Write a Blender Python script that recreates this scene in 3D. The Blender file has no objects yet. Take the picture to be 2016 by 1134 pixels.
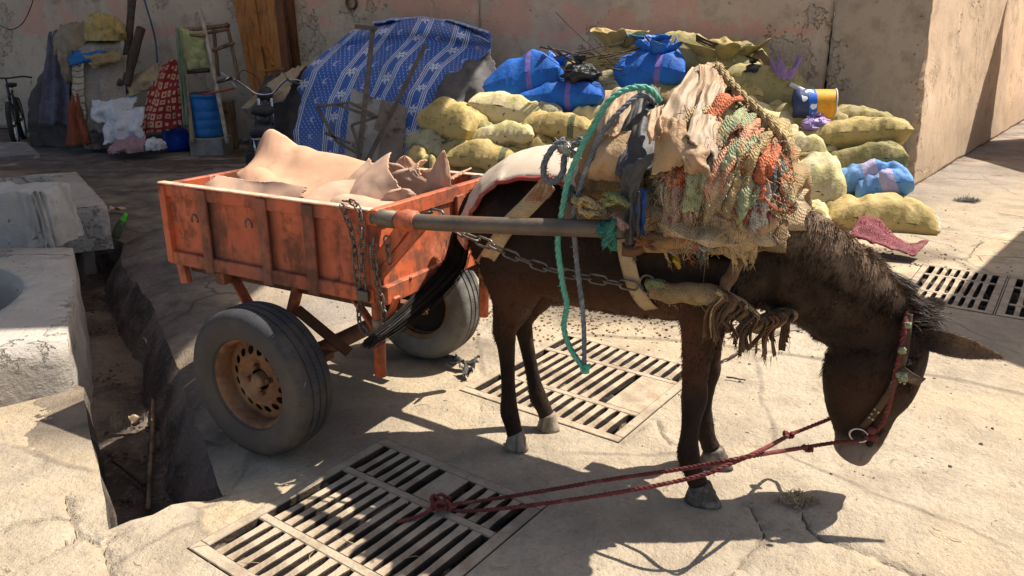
import bpy, bmesh, math, random
import numpy as np
from mathutils import Vector, Matrix, noise as mnoise, geometry as mgeo
R = math.radians
rnd = random.Random(7)
scene = bpy.context.scene
C = scene.collection
# ------------------------------------------------------------------ camera, sky, sun
CAM_H, PITCH, FOC = 1.56, R(18), 1520.0          # metres, down-tilt, focal length in photo pixels
cam = bpy.data.cameras.new('camera'); co = bpy.data.objects.new('camera', cam); C.objects.link(co)
co.location = (0, 0, CAM_H); co.rotation_euler = (R(90) - PITCH, 0, 0)
cam.sensor_width = 36; cam.lens = FOC / 2016 * 36; cam.clip_end = 500; cam.clip_start = .05
scene.camera = co
SUN_EL, SUN_AZ = R(59), math.atan2(.325, .945)     # direction towards the sun, measured from +X
SD = Vector((math.cos(SUN_EL) * math.cos(SUN_AZ), math.cos(SUN_EL) * math.sin(SUN_AZ), math.sin(SUN_EL)))
world = bpy.data.worlds.new('World'); scene.world = world; world.use_nodes = True
wn = world.node_tree; bg = wn.nodes['Background']
sky = wn.nodes.new('ShaderNodeTexSky'); sky.sky_type = 'NISHITA'; sky.sun_disc = False
sky.sun_elevation = SUN_EL; sky.sun_rotation = R(90) - SUN_AZ; sky.dust_density = 2.0; sky.air_density = 1.0
wn.links.new(sky.outputs[0], bg.inputs[0]); bg.inputs[1].default_value = .083
sl = bpy.data.lights.new('sun', 'SUN'); sl.energy = 4.9; sl.angle = R(.5); sl.color = (1, .95, .86)
so = bpy.data.objects.new('sun', sl); C.objects.link(so); so.rotation_euler = SD.to_track_quat('Z', 'Y').to_euler()
vs = scene.view_settings; vs.view_transform = 'Standard'; vs.look = 'None'; vs.exposure = .88; vs.gamma = 1
scene.cycles.use_denoising = True
scene.cycles.max_bounces = 8; scene.cycles.diffuse_bounces = 4
scene.render.film_transparent = False
# ------------------------------------------------------------------ measuring: sight line of a photo point met with a real plane
def ray(px, py):
    x = (px - 1008) / FOC; y = -(py - 567) / FOC
    return Vector((x, math.cos(PITCH) + y * math.sin(PITCH), -math.sin(PITCH) + y * math.cos(PITCH)))
CP = Vector((0, 0, CAM_H))
def G(px, py, z=0.): d = ray(px, py); return CP + d * ((z - CAM_H) / d.z)
def AT(px, py, Y): d = ray(px, py); return CP + d * (Y / d.y)
def ON(px, py, p0, n): d = ray(px, py); n = Vector(n); return CP + d * ((Vector(p0) - CP).dot(n) / d.dot(n))
# ------------------------------------------------------------------ node expressions
class S:
    def __init__(s, nt, k): s.nt = nt; s.k = k
    def m(s, op, b=None, c=None, clamp=False):
        n = s.nt.nodes.new('ShaderNodeMath'); n.operation = op; n.use_clamp = clamp
        for i, v in enumerate((s, b, c)):
            if v is None: continue
            if isinstance(v, S): s.nt.links.new(v.k, n.inputs[i])
            else: n.inputs[i].default_value = v
        return S(s.nt, n.outputs[0])
    def __add__(s, o): return s.m('ADD', o)
    __radd__ = __add__
    def __sub__(s, o): return s.m('SUBTRACT', o)
    def __rsub__(s, o): return (s * -1) + o
    def __mul__(s, o): return s.m('MULTIPLY', o)
    __rmul__ = __mul__
    def __truediv__(s, o): return s.m('DIVIDE', o)
    def __neg__(s): return s * -1
    def abs(s): return s.m('ABSOLUTE')
    def fract(s): return s.m('FRACT')
    def floor(s): return s.m('FLOOR')
    def sin(s): return s.m('SINE')
    def gt(s, v): return s.m('GREATER_THAN', v)
    def lt(s, v): return s.m('LESS_THAN', v)
    def mx(s, v): return s.m('MAXIMUM', v)
    def mn(s, v): return s.m('MINIMUM', v)
    def st(s, a, b):
        n = s.nt.nodes.new('ShaderNodeMapRange'); n.interpolation_type = 'SMOOTHSTEP'
        s.nt.links.new(s.k, n.inputs[0]); n.inputs[1].default_value = a; n.inputs[2].default_value = b
        return S(s.nt, n.outputs[0])
class MB:
    def __init__(s, name):
        s.m = bpy.data.materials.new(name); s.m.use_nodes = True; s.nt = s.m.node_tree
        s.p = s.nt.nodes['Principled BSDF']; s.tc = s.nt.nodes.new('ShaderNodeTexCoord')
        s.co = s.tc.outputs['Object']; s.uv = s.tc.outputs['UV']
    def vec(s, src=None, scale=(1, 1, 1), rot=(0, 0, 0), loc=(0, 0, 0)):
        n = s.nt.nodes.new('ShaderNodeMapping'); s.nt.links.new(src or s.co, n.inputs[0])
        n.inputs['Scale'].default_value = scale; n.inputs['Rotation'].default_value = rot; n.inputs['Location'].default_value = loc
        return n.outputs[0]
    def xyz(s, src=None):
        n = s.nt.nodes.new('ShaderNodeSeparateXYZ'); s.nt.links.new(src or s.co, n.inputs[0]); return [S(s.nt, o) for o in n.outputs]
    def comb(s, x, y, z=0.):
        n = s.nt.nodes.new('ShaderNodeCombineXYZ')
        for i, v in enumerate((x, y, z)):
            if isinstance(v, S): s.nt.links.new(v.k, n.inputs[i])
            else: n.inputs[i].default_value = v
        return n.outputs[0]
    def noise(s, scale=5, detail=5, rough=.55, dist=0, src=None):
        n = s.nt.nodes.new('ShaderNodeTexNoise'); s.nt.links.new(src or s.co, n.inputs['Vector'])
        n.inputs['Scale'].default_value = scale; n.inputs['Detail'].default_value = detail
        n.inputs['Roughness'].default_value = rough; n.inputs['Distortion'].default_value = dist
        return S(s.nt, n.outputs[0])
    def vor(s, scale=5, feature='F1', src=None, rand=1., out=0):
        n = s.nt.nodes.new('ShaderNodeTexVoronoi'); n.feature = feature; s.nt.links.new(src or s.co, n.inputs['Vector'])
        n.inputs['Scale'].default_value = scale; n.inputs['Randomness'].default_value = rand
        return S(s.nt, n.outputs[out])
    def white(s, vec):
        n = s.nt.nodes.new('ShaderNodeTexWhiteNoise'); s.nt.links.new(vec, n.inputs[0]); return S(s.nt, n.outputs[0])
    def warp(s, amt, scale, src=None):
        n = s.nt.nodes.new('ShaderNodeTexNoise'); s.nt.links.new(src or s.co, n.inputs['Vector']); n.inputs['Scale'].default_value = scale; n.inputs['Detail'].default_value = 3
        v = s.nt.nodes.new('ShaderNodeVectorMath'); v.operation = 'MULTIPLY_ADD'
        s.nt.links.new(n.outputs['Color'], v.inputs[0]); v.inputs[1].default_value = (amt,) * 3; s.nt.links.new(src or s.co, v.inputs[2])
        return v.outputs[0]
    def mix(s, f, a, b, mode='MIX'):
        n = s.nt.nodes.new('ShaderNodeMix'); n.data_type = 'RGBA'; n.blend_type = mode
        for i, v in ((0, f), (6, a), (7, b)):
            if isinstance(v, S): s.nt.links.new(v.k, n.inputs[i])
            elif isinstance(v, (int, float)): n.inputs[i].default_value = v
            elif isinstance(v, tuple): n.inputs[i].default_value = tuple(v)[:3] + (1,)
            else: s.nt.links.new(v, n.inputs[i])
        return n.outputs[2]
    def rnd(s):
        n = s.nt.nodes.new('ShaderNodeObjectInfo'); return S(s.nt, n.outputs['Random'])
    def hsv(s, col, h=.5, sat=1., val=1.):
        n = s.nt.nodes.new('ShaderNodeHueSaturation'); s.nt.links.new(col, n.inputs['Color'])
        for k, v in (('Hue', h), ('Saturation', sat), ('Value', val)):
            if isinstance(v, S): s.nt.links.new(v.k, n.inputs[k])
            else: n.inputs[k].default_value = v
        return n.outputs[0]
    def fin(s, col, rough=.8, h=None, hd=.01, hs=1., metal=0., spec=.3, sheen=0.):
        def put(k, v):
            i = s.p.inputs[k]
            if isinstance(v, S): s.nt.links.new(v.k, i)
            elif isinstance(v, (int, float)): i.default_value = v
            elif isinstance(v, tuple): i.default_value = tuple(v)[:3] + (1,)
            else: s.nt.links.new(v, i)
        put('Base Color', col); put('Roughness', rough); put('Metallic', metal); put('Specular IOR Level', spec)
        if sheen: put('Sheen Weight', sheen)
        if h is not None:
            b = s.nt.nodes.new('ShaderNodeBump'); b.inputs['Strength'].default_value = hs; b.inputs['Distance'].default_value = hd
            s.nt.links.new(h.k, b.inputs['Height']); s.nt.links.new(b.outputs[0], s.p.inputs['Normal'])
        return s.m
_mc = {}
def gm(name, a, b=None, sc=6., dirt=None, dsc=3., dt=(.52, .68), rough=.85, bs=60., bd=.003, metal=0., spec=.25, weave=0, fleck=None, jitter=0., streak=None, sheen=0.):
    """general worn material: two tones, dirt patches, grain relief"""
    if name in _mc: return _mc[name]
    k = MB(name); b = b or tuple(c * .7 for c in a)
    col = k.mix(k.noise(sc, 6, .6).st(.3, .7), a, b)
    if streak: col = k.mix(k.noise(1, 5, .6, src=k.vec(scale=streak)).st(.45, .75), col, tuple(c * .55 for c in b))
    if dirt: col = k.mix(k.noise(dsc, 8, .65).st(*dt), col, dirt)
    if fleck: col = k.mix(k.noise(sc * 9, 3, .5).st(.64, .7), col, fleck)
    if jitter: col = k.hsv(col, val=k.rnd() * jitter + (1 - jitter / 2), h=k.rnd() * .03 + .485)
    hh = k.noise(bs, 6, .6)
    if weave:
        x, y, z = k.xyz()
        hh = hh * .5 + (x * weave).sin() * (y * weave).sin() * .3 + ((x + z) * weave).sin() * .12
    _mc[name] = k.fin(col, rough, hh, bd, 1., metal, spec, sheen); return _mc[name]
# ------------------------------------------------------------------ objects
_roots = {}
def put(o, parent=None):
    C.objects.link(o)
    if parent is not None: o.parent = parent
    return o
def empty(name, loc=(0, 0, 0), rz=0.):
    o = bpy.data.objects.new(name, None); o.empty_display_size = .1; C.objects.link(o); o.location = loc; o.rotation_euler = (0, 0, rz)
    _roots[o] = (Matrix.Translation(loc) @ Matrix.Rotation(rz, 4, 'Z')).inverted()
    return o
def tag(o, label=None, cat=None, group=None, kind=None):
    if label: o['label'] = label
    if cat: o['category'] = cat
    if group: o['group'] = group
    if kind: o['kind'] = kind
    return o
def mesh(name, VF, mat, smooth=True, uv=None):
    V, F = VF[0], VF[1]
    me = bpy.data.meshes.new(name); me.from_pydata([tuple(v) for v in V], [], F); me.update()
    if mat: me.materials.append(mat)
    if smooth: me.shade_smooth()
    if uv is None and len(VF) > 2: uv = VF[2]
    if uv is not None:
        l = me.uv_layers.new(name='UVMap')
        for i, lp in enumerate(me.loops): l.data[i].uv = uv[lp.vertex_index]
    return me
def mk(name, VF, mat, parent=None, smooth=True, wld=False, flat_angle=None):
    """one mesh object; parts in the local frame of their thing (wld: given in the world's)"""
    V = [Vector(v) for v in VF[0]]
    loc = None
    if wld and parent is not None:
        M = _roots.get(parent, Matrix()); V = [M @ v for v in V]
    elif parent is None:
        a = np.array([tuple(v) for v in V]); loc = Vector(((a[:, 0].min() + a[:, 0].max()) / 2, (a[:, 1].min() + a[:, 1].max()) / 2, a[:, 2].min()))
        V = [v - loc for v in V]
    me = mesh(name, (V,) + tuple(VF[1:]), mat, smooth)
    if flat_angle: me.set_sharp_from_angle(angle=R(flat_angle))
    o = bpy.data.objects.new(name, me); put(o, parent)
    if loc is not None: o.location = loc; _roots[o] = Matrix.Translation(-loc)
    return o
def join(*vfs):
    V, F, U = [], [], []; has = all(len(x) > 2 for x in vfs)
    for x in vfs:
        n = len(V); V += list(x[0]); F += [tuple(i + n for i in f) for f in x[1]]
        if has: U += list(x[2])
    return (V, F, U) if has else (V, F)
def xf(VF, M): return ([M @ Vector(v) for v in VF[0]],) + tuple(VF[1:])
def box(cx, cy, cz, sx, sy, sz, M=None, bev=0.):
    bm = bmesh.new(); bmesh.ops.create_cube(bm, size=1)
    for v in bm.verts: v.co = Vector((v.co.x * sx, v.co.y * sy, v.co.z * sz))
    if bev: bmesh.ops.bevel(bm, geom=bm.edges[:], offset=bev, segments=1, profile=.5, affect='EDGES')
    bm.verts.index_update(); V = [v.co + Vector((cx, cy, cz)) for v in bm.verts]; F = [tuple(v.index for v in f.verts) for f in bm.faces]; bm.free()
    return ([M @ v for v in V], F) if M else (V, F)
def beam(p, q, w, h, up=(0, 0, 1), bev=.002):
    """rectangular bar from p to q"""
    p, q = Vector(p), Vector(q); t = (q - p); L = t.length; t.normalize(); s = t.cross(Vector(up))
    if s.length < 1e-3: s = t.cross(Vector((1, 0, 0)))
    s.normalize(); u = s.cross(t)
    M = Matrix((( t.x, s.x, u.x, (p.x + q.x) / 2), (t.y, s.y, u.y, (p.y + q.y) / 2), (t.z, s.z, u.z, (p.z + q.z) / 2), (0, 0, 0, 1)))
    return box(0, 0, 0, L, w, h, M, bev)
def cr(P, n=8, closed=False):
    """smooth curve through points"""
    P = [Vector(p) for p in P]; out = []; N = len(P)
    for i in range(N if closed else N - 1):
        g = lambda j: P[j % N] if closed else P[max(0, min(N - 1, j))]
        a, b, c, d = g(i - 1), g(i), g(i + 1), g(i + 2)
        for k in range(n):
            t = k / n; out.append(.5 * ((2 * b) + (c - a) * t + (2 * a - 5 * b + 4 * c - d) * t * t + (3 * b - a - 3 * c + d) * t ** 3))
    if not closed: out.append(P[-1])
    return out
def resample(P, step):
    P = [Vector(p) for p in P]; out = [P[0]]; acc = 0.
    for a, b in zip(P, P[1:]):
        L = (b - a).length
        if L < 1e-9: continue
        t = step - acc
        while t <= L: out.append(a.lerp(b, t / L)); t += step
        acc = (L - (t - step))
    return out
def frames(P, closed=False):
    T = []
    for i in range(len(P)):
        a = P[i - 1] if (i > 0 or closed) else P[i]; b = P[(i + 1) % len(P)] if (i < len(P) - 1 or closed) else P[i]
        T.append((b - a).normalized() if (b - a).length > 1e-9 else Vector((0, 0, 1)))
    n = T[0].orthogonal().normalized(); out = []
    for t in T:
        n = (n - t * n.dot(t)); n = n.normalized() if n.length > 1e-6 else t.orthogonal().normalized()
        out.append((t, n, t.cross(n)))
    return out
def tube(P, r, seg=8, closed=False, cap=True, lump=0., ls=30., seed=0):
    P = [Vector(p) for p in P]; fr = frames(P, closed); V, F = [], []; N = len(P)
    for i, (p, (t, n, b)) in enumerate(zip(P, fr)):
        rr = r(i / (N - 1)) if callable(r) else (r[i] if isinstance(r, (list, tuple)) else r)
        for k in range(seg):
            a = 2 * math.pi * k / seg; d = n * math.cos(a) + b * math.sin(a); q = rr
            if lump: q *= 1 + lump * mnoise.noise((p + d * rr) * ls + Vector((seed, 0, 0)))
            V.append(p + d * q)
    for i in range(N if closed else N - 1):
        for k in range(seg):
            j = (i + 1) % N; F.append((i * seg + k, i * seg + (k + 1) % seg, j * seg + (k + 1) % seg, j * seg + k))
    if cap and not closed: F += [tuple(range(seg))[::-1], tuple(range((N - 1) * seg, N * seg))]
    return V, F
def rope(P, r, strands=3, seg=5, pitch=None, fuzz=0, seed=0):
    P = resample(P, r * 1.1); fr = frames(P); pitch = pitch or r * 7; parts = []; V = []; F = []; rg = random.Random(seed)
    for s in range(strands):
        Q = []
        for i, (p, (t, n, b)) in enumerate(zip(P, fr)):
            a = 2 * math.pi * (s / strands + i * r * 1.1 / pitch); Q.append(p + (n * math.cos(a) + b * math.sin(a)) * r * .5)
        parts.append(tube(Q, r * .56, seg))
    if fuzz:
        for _ in range(fuzz):
            i = rg.randrange(len(P)); d = Vector((rg.gauss(0, 1), rg.gauss(0, 1), rg.gauss(0, 1))).normalized(); a = P[i] + d * r * .8
            e = Vector((rg.gauss(0, 1), rg.gauss(0, 1), rg.gauss(0, 1))) * r * .1; n = len(V); L = r * rg.uniform(.4, 1.1)
            V += [a - e, a + e, a + (d + Vector((rg.gauss(0, .5), rg.gauss(0, .5), rg.gauss(0, .5)))) * L]; F.append((n, n + 1, n + 2))
        parts.append((V, F))
    return join(*parts)
def lathe(prof, seg=32, axis='Y', cap=False):
    """prof: (radius, along)"""
    V, F = [], []
    for r, h in prof:
        for k in range(seg):
            a = 2 * math.pi * k / seg; c, s = math.cos(a) * r, math.sin(a) * r
            V.append((c, h, s) if axis == 'Y' else (c, s, h))
    n = len(prof)
    for i in range(n - 1):
        for k in range(seg):
            k2 = (k + 1) % seg; q = (i * seg + k, i * seg + k2, (i + 1) * seg + k2, (i + 1) * seg + k); F.append(q if axis == 'Z' else q[::-1])
    if cap: F += [tuple(range(seg))[::-1], tuple(range((n - 1) * seg, n * seg))]
    return V, F
def sheet(fn, nu, nv, th=.004, keep=None):
    """a piece of cloth, hide or board with thickness; fn(u,v) -> point; keep(u,v) cuts its outline"""
    P = [[Vector(fn(i / nu, j / nv)) for j in range(nv + 1)] for i in range(nu + 1)]
    N = []
    for i in range(nu + 1):
        row = []
        for j in range(nv + 1):
            a = P[min(nu, i + 1)][j] - P[max(0, i - 1)][j]; b = P[i][min(nv, j + 1)] - P[i][max(0, j - 1)]; n = a.cross(b)
            row.append(n.normalized() if n.length > 1e-12 else Vector((0, 0, 1)))
        N.append(row)
    V, F, U = [], [], []; w = nv + 1; off = (nu + 1) * w
    for s in (0, 1):
        for i in range(nu + 1):
            for j in range(w): V.append(P[i][j] + N[i][j] * (th * (.5 - s))); U.append((i / nu, j / nv))
    cells = set((i, j) for i in range(nu) for j in range(nv) if keep is None or keep((i + .5) / nu, (j + .5) / nv))
    for i, j in cells:
        a, b, c, d = i * w + j, (i + 1) * w + j, (i + 1) * w + j + 1, i * w + j + 1
        F.append((a, b, c, d)); F.append((d + off, c + off, b + off, a + off))
        for (di, dj, e) in ((-1, 0, (d, a)), (1, 0, (b, c)), (0, -1, (a, b)), (0, 1, (c, d))):
            if (i + di, j + dj) not in cells: F.append((e[1], e[0], e[0] + off, e[1] + off))
    return V, F, U
def nz(x, y=0., z=0., s=1.): return mnoise.noise(Vector((x * s, y * s, z * s)))
def fbm(v, o=4): return mnoise.fractal(Vector(v), 1.0, 2.0, o)
def ribbon(P, w, th=.002, seed=0, fray=0):
    """a torn strip of cloth"""
    P = [Vector(p) for p in P]; fr = frames(P); N = len(P); rg = random.Random(seed); tw = rg.uniform(-2, 2); ph = rg.uniform(0, 6)
    def fn(u, v):
        i = min(N - 1, int(round(u * (N - 1)))); t, n, b = fr[i]; a = ph + tw * u
        s = n * math.cos(a) + b * math.sin(a); m = t.cross(s)
        ww = w * (1 + .35 * nz(u * 6, seed)); return P[i] + s * ((v - .5) * ww) + m * (w * .18 * math.sin(v * 6.28 + u * 9))
    vf = list(sheet(fn, N - 1, 3, th))[:2]
    if fray:
        V, F = [], []
        for e in (0, N - 1):
            t, n, b = fr[e]; t = t * (-1 if e == 0 else 1)
            for _ in range(fray):
                a = P[e] + (n * rg.uniform(-.5, .5) + b * rg.uniform(-.5, .5)) * w; d = (t + Vector((rg.gauss(0, .5), rg.gauss(0, .5), rg.gauss(-.4, .5)))) * w * rg.uniform(.6, 1.5)
                s = n * .0012; k = len(V); V += [a - s, a + s, a + d]; F.append((k, k + 1, k + 2))
        vf = join(vf, (V, F))
    return vf
def copy_tree(o, parent=None):
    c = o.copy(); C.objects.link(c); c.parent = parent
    for ch in list(o.children): copy_tree(ch, c)
    return c
def evaluated(o):
    dg = bpy.context.evaluated_depsgraph_get(); me = bpy.data.meshes.new_from_object(o.evaluated_get(dg)); return me
def bake(o):
    """fix a thing's modifiers into its mesh"""
    me = evaluated(o); o.modifiers.clear(); o.data = me; me.shade_smooth(); return o
# ------------------------------------------------------------------ setting: materials
def ground_mat():
    k = MB('worn_concrete'); x, y, z = k.xyz()
    n1 = k.noise(.9, 8, .6); n2 = k.noise(5, 8, .62); n3 = k.noise(45, 5, .6); n4 = k.noise(160, 3, .6)
    col = k.mix(n1.st(.35, .65), (.42, .335, .235), (.48, .395, .29))
    col = k.mix(n2.st(.4, .72) * .8, col, (.32, .255, .18))
    col = k.mix(n3.st(.5, .72) * .45, col, (.24, .20, .155))
    col = k.mix(n4.st(.62, .72) * .5, col, (.16, .135, .11))
    col = k.mix(k.noise(70, 2, .5).st(.66, .72) * .6, col, (.55, .49, .40))
    slab = k.vor(.62, 'F1', k.warp(.25, 1.7), 1., 1); sl_r = k.white(slab.k); edge_ = k.vor(.62, 'DISTANCE_TO_EDGE', k.warp(.25, 1.7))
    col = k.hsv(col, val=sl_r * .26 + .87, sat=sl_r * .25 + .98); col = k.mix((1 - edge_.st(.002, .012)) * k.noise(1.9, 3).st(.42, .56) * .5, col, (.14, .11, .085))
    col = k.mix(k.noise(1.4, 8, .7, src=k.vec(loc=(4, 4, 3))).st(.56, .7) * .45, col, (.22, .18, .14))
    # tracked-in bark mud and wet brown stains where the hides are washed; the zone tone is also darkened for shade
    wet = (k.noise(1.0, 8, .62, src=k.vec(scale=(.8, 2.0, 1))) - .5 + (y * .9 - x * .62 - 8.2) * .02).st(.015, .06)
    zone = ((y * .9 - x * .62) + (n1 - .5) * 2).st(3.4, 5.2)
    col = k.mix(zone * .85, col, k.mix(k.noise(1.6, 7, .65).st(.4, .62), (.235, .20, .178), (.145, .119, .104)))
    col = k.mix(wet * zone * .92, col, (.075, .05, .04))
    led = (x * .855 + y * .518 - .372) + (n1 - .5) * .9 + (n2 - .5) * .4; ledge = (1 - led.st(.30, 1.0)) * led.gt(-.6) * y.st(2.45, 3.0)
    col = k.mix(ledge * .85, col, k.mix(n2.st(.4, .62), (.115, .092, .078), (.062, .05, .042)))  # dirty trench ledge, darkened further to paint in the shade beside the cart
    col = k.mix(k.noise(.55, 6, .6, src=k.vec(loc=(8, 1, 0))).st(.52, .64) * .4, col, (.50, .37, .22)); col = k.mix(k.noise(3.1, 9, .7, src=k.vec(loc=(1, 9, 0))).st(.50, .66) * .5, col, (.25, .205, .155))
    for cx_, cy_, rx_, ry_ in ((.55, 4.35, .75, .33), (2.75, 5.6, .8, .35), (-.5, 3.75, .6, .25), (1.9, 4.15, .5, .22)):
        dd_ = ((x - cx_) * (x - cx_) * (1 / rx_ ** 2) + (y - cy_) * (y - cy_) * (1 / ry_ ** 2)).m('SQRT') + (n2 - .5) * 1.3 + (n1 - .5) * .8; col = k.mix((1 - dd_.st(.35, 1.0)) * .75, col, (.115, .088, .066))
    damp = k.noise(2.2, 6, .6, src=k.vec(loc=(3, 7, 0))).st(.56, .7) * (y - x * .3).st(3.3, 5.5)
    col = k.mix(damp * .55, col, (.13, .09, .065))
    crack = k.vor(1.6, 'DISTANCE_TO_EDGE', k.warp(.35, 2.5)); ck = 1 - crack.st(.004, .018)
    ckm = ck * k.noise(.8, 2).st(.56, .64)
    col = k.mix(ckm * .7, col, (.1, .08, .06))
    h = n2 * .5 + n3 * .28 + n4 * .12 - ckm * .5 + k.noise(15, 5, .6) * .4
    rough = 1 - wet * zone * .35
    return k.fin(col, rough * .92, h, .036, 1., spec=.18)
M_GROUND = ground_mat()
def mud_mat():
    k = MB('bark_mud'); n = k.noise(2.2, 8, .65); n2 = k.noise(25, 6, .65)
    col = k.mix(n.st(.42, .6), (.15, .112, .088), (.052, .038, .031)); col = k.mix(n2.st(.5, .75) * .6, col, (.24, .19, .15))
    col = k.mix(k.noise(80, 3).st(.66, .7) * .5, col, (.34, .28, .22))
    return k.fin(col, .9 - n.st(.5, .65) * .35, n2 + n * .6, .03, .8)
M_MUD = mud_mat()
def plaster_mat(name, a, b, pale, pink=None, streak=1., hd=.03):
    k = MB(name); x, y, z = k.xyz()
    n = k.noise(.8, 8, .62); n2 = k.noise(4, 8, .65); st = k.noise(1, 7, .6, src=k.vec(scale=(6, 6, .9)))
    col = k.mix(n.st(.38, .64), a, b); col = k.mix(n2.st(.48, .68) * .7, col, tuple(c * .62 for c in a))
    if pink:
        pk = (z + (n2 - .5) * .5 + (n - .5) * .7).st(1.52, 1.56) * (k.noise(.5, 7, .62, src=k.vec(loc=(1.7, 0, 4))).st(.50, .53) * .85 + .04)
        col = k.mix(pk * .85, col, pink)
    col = k.mix(st.st(.55, .78) * streak * .55, col, pale)
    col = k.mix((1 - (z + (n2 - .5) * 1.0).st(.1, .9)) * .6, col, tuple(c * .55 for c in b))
    pit = k.vor(14, 'F1', k.warp(.12, 9)).st(.05, .16)
    pm = k.noise(2.3, 3).st(.5, .58)
    spot = k.noise(30, 4, .6)
    col = k.mix(spot.st(.6, .75) * .5, col, tuple(c * .5 for c in a)); col = k.mix((1 - pit) * pm * .8, col, tuple(c * .35 for c in a))
    chip = (k.noise(1.15, 9, .68, src=k.vec(loc=(9, 4, 2))) + (n2 - .5) * .15).st(.565, .58)
    col = k.mix(chip * .75, col, k.mix(spot.st(.4, .6), tuple(c * .78 for c in b), tuple(c * 1.1 for c in b)))
    cr_ = k.vor(.42, 'DISTANCE_TO_EDGE', k.warp(.5, 3.2)); c2 = (1 - cr_.st(.001, .006)) * k.noise(.7, 2).st(.54, .6)
    col = k.mix(c2 * .6, col, tuple(c * .4 for c in a))
    h = n2 * .5 + spot * .25 - (1 - pit) * pm * .5 - c2 * .5 - chip * .55 + st * .35 + k.noise(90, 4) * .08
    return k.fin(col, .93, h, hd, 1., spec=.12)
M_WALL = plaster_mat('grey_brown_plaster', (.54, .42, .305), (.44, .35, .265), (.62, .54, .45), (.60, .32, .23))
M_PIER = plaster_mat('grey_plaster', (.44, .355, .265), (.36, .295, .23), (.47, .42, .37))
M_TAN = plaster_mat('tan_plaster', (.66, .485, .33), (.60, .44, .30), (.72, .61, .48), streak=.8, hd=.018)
M_BASIN = plaster_mat('lime_plaster', (.44, .39, .33), (.36, .31, .255), (.54, .50, .44), streak=.6)
M_LIME = plaster_mat('white_lime_stone', (.55, .51, .45), (.42, .38, .33), (.66, .63, .58), streak=1.)
# ------------------------------------------------------------------ setting: where things lie
GV = Vector((math.cos(R(54)), math.sin(R(54)), 0)); GU = Vector((GV.y, -GV.x, 0))      # the grates' two directions
TR = [(-1.08, 2.50), (-1.24, 2.80), (-1.41, 3.10), (-1.66, 3.55), (-1.92, 4.01), (-2.3, 4.67), (-2.62, 5.14), (-2.95, 5.6), (-3.14, 5.98), (-3.30, 6.36),
      (-3.62, 6.30), (-3.50, 5.90), (-3.20, 5.34), (-2.94, 4.88), (-2.5, 4.08), (-2.09, 3.33), (-2.0, 3.28), (-1.75, 2.86), (-1.52, 2.5), (-1.34, 2.20), (-1.24, 2.3)]
GR = dict(front=(Vector((-1.04, 2.10, 0)), .80, .88), middle=(Vector((-.243, 3.266, 0)), .83, .92), right=(G(1782, 585), .62, .86), shaded=(G(1782, 585) + GU * .63, .62, .86))
GR['right'] = (Vector((2.42, 4.60, 0)), .52, .96); GR['shaded'] = (Vector((2.42, 4.60, 0)) + GU * .535, .70, .96)
def grect(g, e=0.):
    o, a, b = g; return [o - GU * e - GV * e, o + GU * (a + e) - GV * e, o + GU * (a + e) + GV * (b + e), o - GU * e + GV * (b + e)]
def inside(p, poly):
    x, y = p[0], p[1]; c = False; n = len(poly)
    for i in range(n):
        x1, y1 = poly[i][0], poly[i][1]; x2, y2 = poly[i - 1][0], poly[i - 1][1]
        if (y1 > y) != (y2 > y) and x < (x2 - x1) * (y - y1) / (y2 - y1) + x1: c = not c
    return c
def segd(p, a, b):
    ax, ay = a[0], a[1]; dx, dy = b[0] - ax, b[1] - ay; L = dx * dx + dy * dy
    t = max(0, min(1, ((p[0] - ax) * dx + (p[1] - ay) * dy) / L)) if L else 0
    return math.hypot(p[0] - ax - t * dx, p[1] - ay - t * dy)
def densify(poly, step):
    out = []; n = len(poly)
    for i in range(n):
        a, b = Vector(poly[i][:2]), Vector(poly[(i + 1) % n][:2]); k = max(1, int((b - a).length / step))
        for j in range(k): out.append(tuple(a.lerp(b, j / k)))
    return out
def GP(x): return tuple(G(*x)[:2])
TRD = []
for i, p in enumerate(densify(TR, .06)):
    v = Vector((nz(p[0] * 5, p[1] * 5, 3.), nz(p[0] * 5, p[1] * 5, 9.), 0)) * .012; TRD.append((p[0] + v.x, p[1] + v.y))
CRACKS = [[GP(p) for p in c] for c in (
    [(128, 985), (134, 1003), (139, 1023), (149, 1042), (155, 1060), (170, 1060), (183, 1063), (203, 1076)],
    [(0, 1127), (26, 1119), (50, 1112), (65, 1106), (90, 1090), (109, 1080), (130, 1066), (155, 1060)],
    [(0, 1043), (30, 1033), (65, 1028), (100, 1022), (139, 1023)],
    [(232, 1044), (212, 1060), (203, 1076), (209, 1100), (214, 1134), (218, 1180)],
    [(1475, 995), (1492, 1025), (1504, 1055), (1470, 1092), (1431, 1132), (1400, 1170)],
    [(1577, 1019), (1597, 1042), (1617, 1059), (1668, 1076), (1727, 1100), (1787, 1124), (1850, 1150)],
    [(1226, 868), (1290, 825), (1300, 850), (1320, 880)])]
CRW = [.008, .016, .006, .012, .003, .007, .004]
RLIP = TR[:10]
def gh(x, y):
    """height of the paving"""
    h = .016 * fbm((x * .9, y * .9, 0), 3) + .005 * fbm((x * 6, y * 6, 2), 3) - .002
    if y > 4.2 and x < .5: h += .022 * min(1, (y - 4.2)) * fbm((x * 1.7, y * 2.6, 5), 4)
    if x < -.7 and y < 7:
        d = min(segd((x, y), RLIP[i], RLIP[i + 1]) for i in range(len(RLIP) - 1))
        if d < .32: h -= (1 - d / .32) ** 2 * (.085 + .04 * nz(x * 5, y * 5)) - .012 * fbm((x * 9, y * 9, 1), 3)
    for g in GR.values():
        q = Vector((x, y, 0)) - g[0]; u, v = q.dot(GU), q.dot(GV)
        dx = max(-u, u - g[1], 0); dy = max(-v, v - g[2], 0); d = math.hypot(dx, dy)
        if d < .15: h = h * (d / .15) - .0015
    return h
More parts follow.
